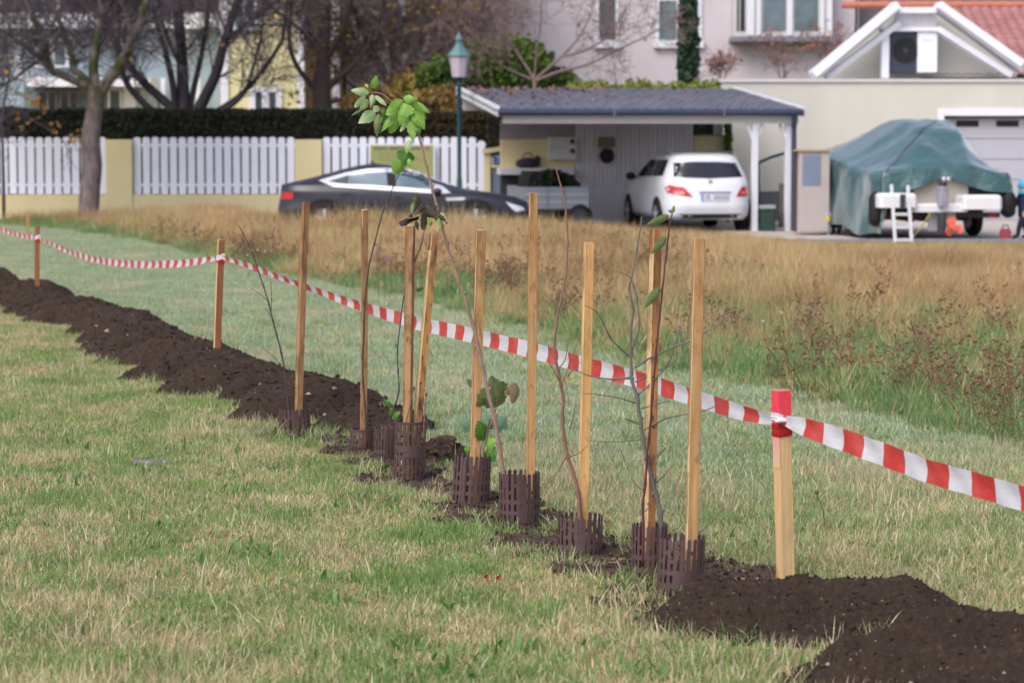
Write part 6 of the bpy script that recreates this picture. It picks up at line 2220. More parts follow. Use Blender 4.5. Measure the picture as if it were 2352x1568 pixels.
def stake(label, top, foot, w, theta, cols, stain, depth, seed, faces=None, name='wooden_stake', group='wooden stakes in the tree guards', d=None, extra=0):
    """square bar between two picture points at the given distance"""
    T, B = P(top[0], top[1], depth), P(foot[0], foot[1], depth)
    B = B + (B - T).normalized() * extra
    th = math.radians(theta)
    t = thing(name, label, 'stake', (B.x, depth, 0), 0, group)
    ax = (T - B).normalized()
    e1 = Vector((math.cos(th), math.sin(th), 0)); e1 = (e1 - ax * e1.dot(ax)).normalized()
    e2 = ax.cross(e1)
    if e2.y < 0: e2 = -e2
    mb = MB()
    d = d or w
    n = 14
    rows = []
    rd = random.Random(seed)
    bow = (rd.uniform(-.004, .004), rd.uniform(-.004, .004))
    for k in range(n + 1):
        f = k / n
        c = B.lerp(T, f) + e1 * bow[0] * math.sin(PI * f) + e2 * bow[1] * math.sin(PI * f)
        r = []
        ch_ = .0022
        for sx, sy in ((-1, -1), (1, -1), (1, 1), (-1, 1)):
            for q in ((0, 1), (1, 0)) if (sx * sy) < 0 else ((1, 0), (0, 1)):
                jx, jy = rd.uniform(-.0006, .0006), rd.uniform(-.0006, .0006)
                r.append(c + e1 * (sx * (w / 2 - ch_ * q[0]) + jx) + e2 * (sy * (d / 2 - ch_ * q[1]) + jy))
        rows.append(r)
    # slightly uneven saw cut at the top
    rows[-1] = [q + ax * rd.uniform(-.004, .003) for q in rows[-1]]
    mb.grid(rows, closed=True)
    b = len(mb.v)
    mb.f.append(tuple(range(b - 8, b))); mb.mi.append(1)
    # paler flank on one side: light falling there put into its colour
    if faces == 'L' or faces == 'R':
        for fi, f in enumerate(mb.f):
            c = sum((Vector(mb.v[q]) for q in f), Vector()) / len(f)
            base = B.lerp(T, max(0, min(1, (c - B).dot(ax) / (T - B).length)))
            off = (c - base).dot(e1)
            if (faces == 'L' and off < -w * .46) or (faces == 'R' and off > w * .46):
                mb.mi[fi] = 1
    mats = [woodmat('stake_wood_%d' % seed, cols, stain, seed * 1.37), woodmat('lit_sawn_wood_%d' % seed, PALE if faces else cols, stain * .5, seed * 2.1)]
    mb.build('bar', mats, t, world=True)
    # splinters on the sawn edges
    sp = MB()
    for k in range(5):
        f = rd.uniform(.25, .95)
        c = B.lerp(T, f) + e1 * (rd.choice((-1, 1)) * w * .5) - e2 * (d * .5)
        sp.tube([c, c + Vector((rd.uniform(-.006, .006), -.004, rd.choice((-1, 1)) * rd.uniform(.012, .03)))], [.0007, .0003], 3)
    sp.build('splinters', mats[1], t, world=True, kind='stuff')
    return t
GY = [g[1] for g in GP]
WEA = (C(146, 112, 82), C(170, 132, 96), C(190, 156, 118))
stake('tall weathered stake leaning right in the farthest tree guard', (702.5, 463), (684, 1000), .041, 32, WEA, .55, GY[0], 1)
stake('slender dark flecked stake with a thin dark sapling beside it', (837.5, 482), (834, 1036), .036, 17, WEA, .7, GY[1], 2, 'L')
stake('upright stained stake crossing the leaning one in the tall smooth guard', (943, 517), (935, 1098), .044, -18, WEA, .65, GY[3], 3, 'R')
stake('leaning split stake with blackened top in the tall smooth guard', (997, 535), (948, 1098), .040, 24, (C(170, 122, 80), C(196, 148, 98), C(212, 170, 118)), .9, GY[3] + .035, 4, 'L')
stake('broad orange stake with dark blotches behind the leaning sapling stem', (1104.5, 528), (1087, 1158), .049, 7, OR, .55, GY[4], 5, 'L')
stake('tallest clean orange brown stake in the middle of the row', (1224.5, 443), (1217, 1206), .040, 9, OR, .4, GY[5], 6, 'L')
stake('pale topped stake beside the twisted reddish sapling', (1353, 557), (1337, 1274), .042, 12, (C(190, 142, 88), C(208, 164, 108), C(220, 184, 132)), .35, GY[6], 7, 'L')
stake('weathered stake with a pale left side behind the dark red stem', (1506.5, 525), (1490, 1322), .041, 27, (C(156, 110, 74), C(184, 134, 88), C(198, 152, 104)), .8, GY[7], 8, 'L')
stake('clean orange stake in the nearest tree guard', (1606, 548), (1585, 1378), .045, 6, OR, .35, GY[8], 9, 'L')

# tape posts
PY0, PY1, PY2 = 10.95, 20.95, 29.2
P0 = stake('pale post with red sprayed top holding the barrier tape', (1794, 897), (1806, 1372), .062, 27, (C(208, 170, 120), C(222, 188, 140), C(230, 202, 158)), .12, PY0, 12, None, 'tape_post', 'posts holding the barrier tape', .055)
P1o = stake('dark reddish brown tape post set in the soil ridge', (508, 551), (497, 862), .056, 18, (C(120, 74, 52), C(144, 92, 64), C(160, 108, 78)), .3, PY1, 13, 'L', 'tape_post', 'posts holding the barrier tape', .05)
P2o = stake('small reddish brown tape post at the far end of the soil ridge', (86, 520), (86, 700), .055, 12, (C(126, 80, 58), C(150, 98, 68), C(164, 112, 80)), .3, PY2, 14, None, 'tape_post', 'posts holding the barrier tape', .05)
stake('short pale stake far off at the edge of the meadow', (63, 487), (64, 548), .05, 10, OR, .2, 44.5, 15, None, 'tape_post', None, .05)
# sprayed red paint on the near post
def spray():
    m = NT('red_spray_paint')
    n = m.noise(60, m.pos((1, 1, .3)), 5, .7)
    c = m.ramp(n, [(.3, C(228, 56, 74)), (.7, C(244, 84, 104))])
    return m.done(c, .5, .4)
SPR = spray()
def post_frame(t0, top, foot, depth, w, d, theta):
    T, B = P(top[0], top[1], depth), P(foot[0], foot[1], depth)
    ax = (T - B).normalized()
    th = math.radians(theta)
    e1 = Vector((math.cos(th), math.sin(th), 0)); e1 = (e1 - ax * e1.dot(ax)).normalized()
    e2 = ax.cross(e1)
    if e2.y < 0: e2 = -e2
    return T, B, ax, e1, e2
T, B, ax, e1, e2 = post_frame(P0, (1794, 897), (1806, 1372), PY0, .062, .055, 27)
mb = MB()
def shell_rows(zs, w, d, n=1):
    return [[T + ax * z + e1 * sx * w / 2 + e2 * sy * d / 2 for sx, sy in ((-1, -1), (1, -1), (1, 1), (-1, 1))] for z in zs]
mb.grid(shell_rows((.0012, -.05, -.105), .0636, .0566), closed=True)
mb.f.append((0, 1, 2, 3)); mb.mi.append(0)
mb.build('red_paint', SPR, P0, world=True)
def overspray():
    m = NT('pink_overspray')
    tc = m.new('ShaderNodeTexCoord').outputs['UV']
    s_ = m.new('ShaderNodeSeparateXYZ'); m.link(tc, s_.inputs[0])
    n = m.noise(40, m.pos((1, 1, .4)), 5, .7)
    f = m.math('ADD', s_.outputs[1], m.math('MULTIPLY', m.math('SUBTRACT', n, .5), .35))
    c = m.ramp(f, [(.05, C(222, 190, 150)), (.45, C(230, 170, 160)), (.8, C(244, 120, 136))])
    return m.done(c, .6, .3)
# left flank carries pink overspray below the red cap
vs = [T + ax * z - e1 * (.0632 / 2) + e2 * sy * (.0545 / 2) for z in (-.107, -.33) for sy in (-1, 1)]
mb = MB().add(vs, [(0, 1, 3, 2)])
o = mb.build('pink_overspray', overspray(), P0, world=True)
uvl = o.data.uv_layers.new(name='uv')
for lpi in o.data.loops:
    uvl.data[lpi.index].uv = (0, 1.0 if lpi.vertex_index in (0, 1) else 0.0)

# ------------------------------------------------------------------ barrier tape
def tapemat():
    m = NT('red_white_barrier_tape')
    tc = m.new('ShaderNodeTexCoord').outputs['UV']
    s_ = m.new('ShaderNodeSeparateXYZ'); m.link(tc, s_.inputs[0])
    fr = m.math('FRACT', m.math('DIVIDE', s_.outputs[0], .312))
    red = m.math('LESS_THAN', fr, .5)
    n = m.noise(7, m.pos(), 4)
    rc = m.ramp(n, [(.3, C(212, 64, 62)), (.7, C(228, 98, 98))])
    wc2 = m.ramp(n, [(.3, C(226, 224, 236)), (.7, C(240, 240, 248))])
    c = m.mix(red, wc2, rc)
    m.bump(m.noise(18, m.pos((1, 1, 2)), 4, .6, .6), .35, .01)
    m.done(c, .3, .5)
    tr = m.new('ShaderNodeBsdfTranslucent'); m.setv(tr.inputs[0], c)
    mx = m.new('ShaderNodeMixShader'); mx.inputs[0].default_value = .36
    m.link(m.b.outputs[0], mx.inputs[1]); m.link(tr.outputs[0], mx.inputs[2]); m.link(mx.outputs[0], m.out.inputs['Surface'])
    return m.m
TAPE = tapemat()
def xy_line(a, b, t): return (lerp(a[0], b[0], t), lerp(a[1], b[1], t))
def solve_t(a, b, u):
    k = (u - 1176) * .9975 / F
    # x(t) = k*y(t)
    return (k * a[1] - a[0]) / ((b[0] - a[0]) - k * (b[1] - a[1]))
A2 = (P(88, 545, PY2).x, PY2 - .05); A1 = (P(503, 592, PY1).x, PY1 - .05); A0 = (P(1796, 965, PY0).x, PY0 - .045)
AL, AR = (-8.6, 37.5), (2.62, 7.6)
spans = [(AL, A2, [(-40, 517), (0, 527), (30, 537), (60, 544), (86, 545)], .060),
         (A2, A1, [(86, 545), (100, 553), (130, 567), (165, 582), (200, 593), (260, 604), (330, 608), (400, 606), (450, 601), (497, 592)], .062),
         (A1, A0, [(507, 590), (560, 607), (600, 622), (690, 655), (770, 684), (840, 708), (950, 741), (1080, 769), (1230, 806), (1340, 838), (1470, 872), (1600, 914), (1700, 946), (1785, 966)], .082),
         (A0, AR, [(1802, 964), (1870, 986), (1950, 1012), (2050, 1048), (2150, 1085), (2250, 1112), (2352, 1142), (2500, 1180)], .092)]
tape_t = thing('barrier_tape', 'red and white striped barrier tape strung from post to post', 'barrier tape', (0, 20, 0))
Ls = .02
for si, (a, b, uv, wid) in enumerate(spans):
    us = [q[0] for q in uv]
    N = 90 if si else 30
    cen, ts = [], []
    for k in range(N + 1):
        u = lerp(us[0], us[-1], k / N)
        t = solve_t(a, b, u)
        x, y = xy_line(a, b, t)
        # smooth height along the span through the measured points
        tt = [solve_t(a, b, q[0]) for q in uv]
        zz2 = [P(q[0], q[1], xy_line(a, b, t_)[1]).z for q, t_ in zip(uv, tt)]
        cen.append(Vector((x, y, interp(t, tt, zz2)))); ts.append(t)
    for _ in range(4):
        cen = [cen[0]] + [(cen[k - 1] + cen[k] * 2 + cen[k + 1]) / 4 for k in range(1, N)] + [cen[-1]]
    mb = MB(); uvs = []
    rows = []
    s_len = Ls
    for k in range(N + 1):
        if k: s_len += (cen[k] - cen[k - 1]).length
        f = k / N
        w = wid * (1 - .62 * math.exp(-f * (14 if si != 1 else 10))) * (1 - .55 * math.exp(-(1 - f) * 16) if si < 3 else 1)
        if si == 2: w *= 1 - .30 * math.exp(-((f - .17) / .12) ** 2)
        tang = (cen[min(k + 1, N)] - cen[max(k - 1, 0)]).normalized()
        nrm = tang.cross(Vector((0, 0, 1))).normalized()
        tw_ = (.14 * math.sin(f * 3.1 + si * 1.9) if si != 2 else .40 * math.exp(-((f - .12) / .1) ** 2) + .10 * math.sin(9 * f))
        up = (Vector((0, 0, 1)) * math.cos(tw_) + nrm * math.sin(tw_)).normalized()
        up = (up - tang * up.dot(tang)).normalized()
        row = []
        for j in range(6):
            v_ = j / 5 - .5
            curl = .004 * math.cos(v_ * 5.2) + .006 * abs(v_ + .12) + .003 * math.sin(13 * f * (2 + si) + j * .8)
            row.append(cen[k] + up * v_ * w * 1.06 + nrm * -curl)
        rows.append(row); uvs.append(s_len)
    mb.grid(rows)
    inv = ROOT[tape_t.name].inverted()
    me = bpy.data.meshes.new('span')
    me.from_pydata([tuple(inv @ Vector(q)) for q in mb.v], [], mb.f)
    me.materials.append(TAPE)
    uvl = me.uv_layers.new(name='uv')
    for lpi in me.loops:
        uvl.data[lpi.index].uv = (uvs[lpi.vertex_index // 6], (lpi.vertex_index % 6) / 5)
    me.polygons.foreach_set('use_smooth', [True] * len(me.polygons))
    link('span', me, tape_t)
    Ls = s_len + .11
# wraps round the posts
redp = plain('wrapped_red_tape', C(176, 28, 36), .3, .12, 30, bump=.5, bscale=60)
whitep = plain('wrapped_white_tape', C(228, 226, 238), .35, .08, 20, bump=.5, bscale=60)
def wrap(Tp, ax, e1, e2, w, d, z0, z1, mat, skew, name, seed, flare=.004):
    rd = random.Random(seed)
    rows = []
    for k in range(6):
        z = lerp(z0, z1, k / 5)
        fl = flare * (.4 + .6 * abs(math.sin(k * 1.9 + seed)))
        r = []
        for sx, sy in ((-1, -1), (-.3, -1.0), (.35, -1.0), (1, -1), (1, 1), (-1, 1)):
            zz3 = z + skew * sx * .5 + rd.uniform(-.002, .002)
            r.append(Tp + ax * zz3 + e1 * sx * (w / 2 + fl) + e2 * sy * (d / 2 + fl))
        rows.append(r)
    mb = MB().grid(rows, closed=True)
    return mb.build(name, mat, tape_t, world=True, solid=.0012)
wrap(T, ax, e1, e2, .062, .055, -.132, -.196, redp, .006, 'tape_wrap', 3, .003)
wrap(T, ax, e1, e2, .062, .055, -.108, -.140, whitep, -.03, 'tape_wrap', 5, .006)
c = P(1798, 965, PY0 - .055)
MB().blob(c, .022, 2, .25, (1.7, .5, .55)).build('knot', whitep, tape_t, world=True, smooth=True)
for (o_, top, foot, dep, w, d, th, vz) in ((P1o, (508, 551), (497, 862), PY1, .056, .05, 18, 592), (P2o, (86, 520), (86, 700), PY2, .055, .05, 12, 546)):
    Tp, Bp, ax2, f1, f2 = post_frame(o_, top, foot, dep, w, d, th)
    z = P(top[0], vz, dep).z - Tp.z
    wrap(Tp, ax2, f1, f2, w, d, z + .03, z - .012, whitep, .02, 'tape_wrap', 7, .003)
    wrap(Tp, ax2, f1, f2, w, d, z - .0125, z - .05, redp, -.02, 'tape_wrap', 8, .002)

# ------------------------------------------------------------------ saplings
BARKS = {'tan': plain('tan_sapling_bark', C(150, 126, 112), .75, .25, 25, bump=.5, bscale=120),
         'dark': plain('dark_sapling_bark', C(74, 62, 62), .75, .25, 25),
         'grey': plain('grey_sapling_bark', C(112, 108, 104), .75, .3, 22, bump=.5, bscale=120),
         'red': plain('dark_red_bark', C(92, 48, 52), .6, .2, 25),
         'rust': plain('reddish_sapling_bark', C(136, 100, 90), .75, .3, 22, bump=.5, bscale=120)}
def blade_leafmat(name, c1, c2, rough=.42):
    m = NT(name)
    tc = m.new('ShaderNodeTexCoord').outputs['UV']
    s_ = m.new('ShaderNodeSeparateXYZ'); m.link(tc, s_.inputs[0])
    n = m.noise(28, m.pos(), 5, .6)
    c = m.ramp(n, [(.3, c1), (.7, c2)])
    a = m.math('ABSOLUTE', m.math('SUBTRACT', s_.outputs[1], .5))
    vein = m.math('FRACT', m.math('ADD', m.math('MULTIPLY', s_.outputs[0], 6.0), m.math('MULTIPLY', a, -2.4)))
    isv = m.math('MAXIMUM', m.math('LESS_THAN', a, .03), m.math('LESS_THAN', vein, .10))
    c = m.mix(m.math('MULTIPLY', isv, .4), c, sc(c2, 1.5))
    m.bump(isv, -.35, .004)
    m.done(c, rough, .4)
    tr = m.new('ShaderNodeBsdfTranslucent'); m.setv(tr.inputs[0], c)
    mx = m.new('ShaderNodeMixShader'); mx.inputs[0].default_value = .35
    m.link(m.b.outputs[0], mx.inputs[1]); m.link(tr.outputs[0], mx.inputs[2]); m.link(mx.outputs[0], m.out.inputs['Surface'])
    return m.m
LF = {'fresh': blade_leafmat('fresh_leaf', C(118, 164, 70), C(146, 188, 94)),
      'pale': blade_leafmat('pale_leaf', C(150, 184, 124), C(184, 208, 160)),
      'deep': blade_leafmat('deep_leaf', C(66, 108, 48), C(96, 140, 60)),
      'wilt': blade_leafmat('wilted_leaf', C(62, 56, 48), C(92, 86, 66), .6),
      'black': blade_leafmat('shrivelled_leaf', C(44, 36, 38), C(74, 62, 60), .65),
      'olive': blade_leafmat('olive_leaf', C(92, 112, 68), C(126, 138, 88)),
      'bronze': blade_leafmat('bronze_leaf', C(110, 96, 76), C(132, 118, 84)),
      'blue': blade_leafmat('bluish_leaf', C(104, 140, 114), C(134, 168, 140))}
def leaf(parent, b, tip, wpx, d, mat, fold=.35, droop=.15, serr=.10, lobes=0, curl=0.0, seed=0, tilt=None):
    """serrated leaf from picture base to tip; wpx = full width in picture units"""
    rd = random.Random(seed * 7 + int(b[0] * 3 + tip[1]))
    B, T = P(b[0], b[1], d), P(tip[0], tip[1], d + rd.uniform(-.03, .01))
    ax = T - B
    L = ax.length
    ax.normalize()
    view = Vector((0, 1, 0))
    wv = ax.cross(view).normalized()
    nv = wv.cross(ax).normalized()
    t_ = rd.uniform(-.7, .7) if tilt is None else tilt
    wv, nv = wv * math.cos(t_) + nv * math.sin(t_), nv * math.cos(t_) - wv * math.sin(t_)
    W = wpx * d / F / 2 / max(.55, math.cos(t_))
    n = 16
    rows, uvr = [], []
    for i in range(n + 1):
        t = i / n
        w = W * (math.sin(PI * min(1, t ** .72 * .985 + .01)) ** .85)
        if lobes:
            w *= 1 + .28 * math.sin(t * PI * lobes * 2 + .6)
        sgn = 1 if i % 2 else -1
        wl2 = w * (1 + serr * sgn * rd.uniform(.5, 1.5))
        ctr = B + ax * (L * t) + nv * (-droop * L * math.sin(PI * t) * .8)
        cv = curl * math.sin(t * 5 + rd.uniform(-.3, .3))
        row = []
        for s_ in (-1, -.5, 0, .5, 1):
            off = wl2 * s_
            z = fold * abs(off) + cv * W * s_ * abs(s_) + rd.uniform(-.04, .04) * W
            row.append(ctr + wv * off * (1 - abs(curl) * .35 * abs(s_)) + nv * z)
        rows.append(row); uvr.append(t)
    mb = MB().grid(rows)
    inv = ROOT[root_of(parent).name].inverted()
    me = bpy.data.meshes.new('leaf')
    me.from_pydata([tuple(inv @ Vector(q)) for q in mb.v], [], mb.f)
    me.materials.append(LF[mat])
    uvl = me.uv_layers.new(name='uv')
    for lpi in me.loops:
        uvl.data[lpi.index].uv = (uvr[lpi.vertex_index // 5], (lpi.vertex_index % 5) / 4)
    me.polygons.foreach_set('use_smooth', [True] * len(me.polygons))
    return link('leaf', me, parent)
def stem(parent, name, pts, d, r0, r1, bark, dd=0.0, nodes=True, sides=8, n=4):
    q = limb_world(pts, d, dd, n)
    m = len(q)
    k = d / F
    rs = []
    rd = random.Random(int(pts[0][0] + pts[-1][1]))
    for i in range(m):
        r = lerp(r0, r1, i / (m - 1)) / 2 * k
        if nodes and i % n == 0 and 0 < i < m - 1:
            r *= 1.28
        rs.append(r * (1 + rd.uniform(-.05, .05)))
    q = [p + Vector((rd.uniform(-1, 1), rd.uniform(-1, 1), 0)) * r0 * k * .07 for p in q]
    mb = MB().tube(q, rs, sides)
    if nodes:
        for i in range(n, m - 1, n):
            mb.blob(q[i] + Vector((rs[i] * rd.choice((-1, 1)) * .8, -rs[i] * .3, rs[i] * .4)), max(rs[i] * .55, .0022), 1, .2, (1, 1, 1.5))
    return mb.build(name, BARKS[bark], parent, world=True, smooth=True)
def sapling(label, i, group=None):
    x, y = GP[i][0], GP[i][1]
    return thing('sapling', label, 'sapling', (x, y, 0), 0, group)

# tallest sapling with green leaves
A = sapling('tallest leaning sapling with bright green leaves drooping at its tip', 5)
dA = GY[5]
stem(A, 'stem', [(1172, 1205), (1164, 1150), (1155, 1085), (1146, 1020), (1135, 955), (1120, 895), (1108, 840), (1098, 797), (1089, 755), (1076, 712), (1064, 675), (1050, 638), (1038, 600), (1026, 560), (1016, 520), (1002, 470), (992, 430), (980, 385), (968, 335), (958, 300), (948, 268), (940, 248)], dA, 11, 4.2, 'tan', -.05, True, 8, 3)
stem(A, 'branch', [(952, 285), (932, 262), (905, 238), (880, 218), (862, 213), (850, 214)], dA - .02, 3.4, 2.2, 'tan', 0, False, 6)
stem(A, 'branch', [(948, 268), (938, 240), (925, 230), (912, 228)], dA - .02, 2.6, 1.6, 'tan', 0, False, 6)
stem(A, 'petiole', [(1006, 463), (985, 455), (962, 452), (957, 445)], dA - .03, 2.6, 1.8, 'red', 0, False, 5)
stem(A, 'petiole', [(958, 290), (946, 325), (938, 340)], dA - .03, 2.2, 1.6, 'tan', 0, False, 5)
def c1(x, y): return (792.4 + x / 6.207, 160.8 + y / 6.207)
for k, (b, t, w, mt) in enumerate([((405, 270), (450, 75), 90, 'fresh'), ((345, 330), (85, 290), 105, 'pale'), ((290, 385), (135, 530), 95, 'pale'), ((400, 350), (365, 540), 70, 'pale'), ((430, 370), (590, 515), 60, 'pale'),
        ((430, 600), (185, 765), 150, 'pale'), ((480, 620), (455, 960), 95, 'olive'), ((545, 530), (575, 700), 80, 'deep'), ((820, 430), (585, 650), 165, 'fresh'), ((870, 470), (790, 790), 200, 'fresh'), ((780, 600), (640, 905), 200, 'fresh'),
        ((740, 640), (500, 910), 100, 'fresh'), ((880, 470), (1160, 700), 150, 'fresh'), ((980, 580), (1130, 850), 150, 'fresh'), ((830, 400), (1040, 440), 105, 'fresh'), ((930, 480), (1210, 610), 100, 'fresh'), ((960, 600), (965, 1000), 165, 'fresh'),
        ((920, 640), (790, 880), 80, 'pale'), ((1020, 800), (1070, 920), 80, 'deep'), ((935, 1000), (870, 1200), 85, 'pale'), ((890, 1150), (790, 1430), 210, 'deep'), ((800, 1290), (700, 1500), 165, 'fresh'), ((910, 1260), (930, 1390), 60, 'fresh'),
        ((330, 430), (220, 570), 90, 'pale'), ((300, 480), (255, 570), 60, 'olive'), ((470, 510), (415, 610), 90, 'pale'), ((560, 640), (500, 770), 60, 'deep'), ((330, 250), (290, 200), 30, 'pale'), ((250, 560), (90, 655), 35, 'olive')]):
    leaf(A, c1(*b), c1(*t), w / 6.207 * 1.22, dA - .03 - .01 * (k % 5), mt, fold=.22 + .09 * (k % 4), droop=.10 + .05 * (k % 4), serr=.10, curl=.12 * (k % 3), lobes=1 if w > 180 else 0, seed=k)
def c2(x, y): return (890 + x / 6.07, 402 + y / 6.07)
for k, (b, t, w, mt, cu) in enumerate([((410, 270), (320, 590), 125, 'wilt', .7), ((360, 380), (330, 560), 60, 'olive', .3), ((450, 590), (170, 690), 120, 'black', .9), ((440, 620), (240, 640), 90, 'black', .8), ((400, 640), (425, 780), 60, 'black', .5), ((510, 440), (390, 560), 70, 'wilt', .7),
        ((530, 460), (500, 770), 130, 'wilt', .5), ((540, 460), (690, 630), 170, 'wilt', .6), ((600, 640), (595, 725), 60, 'fresh', .2), ((670, 490), (830, 680), 95, 'wilt', .7), ((740, 520), (820, 650), 60, 'pale', .5), ((720, 600), (735, 720), 70, 'fresh', .3)]):
    leaf(A, c2(*b), c2(*t), w / 6.07 * 1.05, dA - .05 - .008 * k, mt, fold=.5, droop=.1, serr=.14, curl=cu, seed=50 + k)

# thin sapling in front of the farthest guard
S = sapling('thin bare grey sapling leaning left out of the end of the soil ridge', 0)
stem(S, 'stem', [(668, 998), (662, 930), (655, 858), (646, 810), (636, 770), (626, 735), (618, 700), (606, 660), (596, 630), (584, 592), (570, 560), (558, 536), (548, 518)], GY[0], 4.6, 2.2, 'dark', 0, True, 6, 3)
for pts in ([(614, 690), (602, 680), (592, 672), (578, 662)], [(630, 740), (616, 716), (606, 708)], [(622, 718), (624, 690), (622, 650), (618, 630)], [(650, 850), (630, 820), (604, 800)]):
    stem(S, 'twig', pts, GY[0], 2.0, 1.2, 'dark', .05, False, 4)
# dark whip beside the second stake
S = sapling('long thin dark whip bending right beside the dark flecked stake', 1)
stem(S, 'stem', [(843, 1030), (841, 985), (839, 930), (834, 880), (833, 820), (836, 760), (838, 700), (842, 650), (850, 600), (860, 560), (870, 520), (880, 485), (890, 460), (905, 425), (918, 396)], GY[1] - .05, 5, 2.0, 'dark', -.1, True, 6, 3)
# twining seedling behind the tall guard
S = sapling('slender twining seedling with narrow leaves between the two crossed stakes', 2)
stem(S, 'stem', [(892, 1040), (890, 985), (903, 940), (916, 900), (914, 850), (913, 800), (920, 740), (926, 690), (938, 640), (953, 600), (968, 560), (976, 520)], GY[3] + .07, 4, 1.8, 'dark', 0, True, 6, 3)
stem(S, 'twig', [(908, 925), (918, 945), (924, 965)], GY[3] + .07, 2.4, 1.8, 'dark', 0, False, 5)
for k, (b, t, w, mt) in enumerate([((913, 880), (926, 862), 7, 'olive'), ((918, 832), (932, 846), 8, 'olive'), ((904, 938), (880, 915), 12, 'deep'), ((898, 955), (902, 930), 12, 'olive'), ((900, 960), (920, 945), 14, 'deep'), ((956, 668), (974, 660), 9, 'olive'), ((914, 800), (904, 788), 7, 'blue'), ((956, 590), (962, 580), 6, 'fresh'), ((922, 955), (936, 948), 13, 'deep')]):
    leaf(S, b, t, w, GY[3] + .05, mt, seed=80 + k)
# bud stems inside the tall guard
S = sapling('cluster of short reddish bud stems inside the tall smooth rimmed guard', 3)
for pts in ([(928, 1010), (933, 968), (944, 920), (951, 892)], [(955, 1010), (957, 970), (962, 920), (966, 880)], [(973, 1010), (974, 966), (977, 930), (979, 905)], [(968, 990), (968, 960), (969, 940)]):
    stem(S, 'stem', pts, GY[3] - .06, 3.2, 2.6, 'rust', 0, True, 6)
    MB().blob(P(pts[-1][0], pts[-1][1], GY[3] - .06), .007, 1, .1, (1, 1, 1.5)).build('bud', BARKS['red'], S, world=True)
# broad leaved seedling
S = sapling('broad leaved seedling with lobed green leaves in the leaning guard', 4)
for pts in ([(1108, 1130), (1110, 1040), (1118, 1000), (1124, 960)], [(1098, 1130), (1103, 1040), (1112, 1010)], [(1124, 985), (1136, 950), (1142, 915)]):
    stem(S, 'stem', pts, GY[4] - .03, 3.2, 2.4, 'rust', 0, True, 6)
stem(S, 'petiole', [(1148, 905), (1156, 895), (1166, 890)], GY[4], 1.8, 1.5, 'red', 0, False, 5)
for k, (b, t, w, mt, lb) in enumerate([((1143, 934), (1128, 862), 62, 'olive', 2), ((1168, 886), (1186, 905), 36, 'bronze', 0), ((1186, 884), (1176, 928), 24, 'bronze', 0), ((1128, 985), (1104, 940), 46, 'blue', 1), ((1132, 985), (1165, 955), 44, 'blue', 2), ((1112, 1012), (1098, 965), 34, 'deep', 0),
        ((1116, 1022), (1142, 1010), 30, 'fresh', 1), ((1120, 1030), (1138, 1060), 32, 'deep', 1), ((1090, 890), (1072, 868), 16, 'olive', 0), ((1112, 930), (1098, 905), 30, 'olive', 1), ((1082, 985), (1056, 965), 34, 'blue', 1), ((1086, 1040), (1066, 1028), 22, 'fresh', 0)]):
    leaf(S, b, t, w, GY[4] + (.05 if b[0] < 1095 else -.02), mt, fold=.2, droop=.1, serr=.13, lobes=lb, seed=120 + k)
# twisted reddish sapling
S = sapling('twisted reddish sapling rising from the short sunken guard', 6)
dS = GY[6] - .04
def c4(x, y): return (1148.4 + x * .3662, 344.5 + y * .3662)
stem(S, 'stem', [(1334, 1270), (1332, 1190), (1327, 1130), (1316, 1085), (1304, 1050), (1296, 1010), (1292, 960), (1294, 915), c4(378, 1470), c4(368, 1390), c4(345, 1300), c4(340, 1230), c4(356, 1070), c4(378, 960), c4(400, 860), c4(418, 740), c4(425, 600), c4(420, 470), c4(405, 330), c4(380, 220), c4(350, 105)], dS, 9.5, 2.6, 'rust', .03, True, 7, 3)
for pts in ([c4(378, 1480), c4(405, 1430), c4(435, 1340), c4(470, 1250), c4(500, 1170)], [c4(370, 1440), c4(330, 1370), c4(308, 1320), c4(305, 1210)], [c4(370, 1370), c4(410, 1310), c4(425, 1220)], [c4(425, 1420), c4(470, 1360), c4(500, 1330)], [(1304, 1050), (1330, 1040), (1352, 1020)], [(1309, 985), (1316, 960), (1322, 925)], [(1300, 1048), (1270, 1100), (1240, 1115)]):
    stem(S, 'branch', pts, dS, 3.4, 1.4, 'rust', -.04, False, 5)
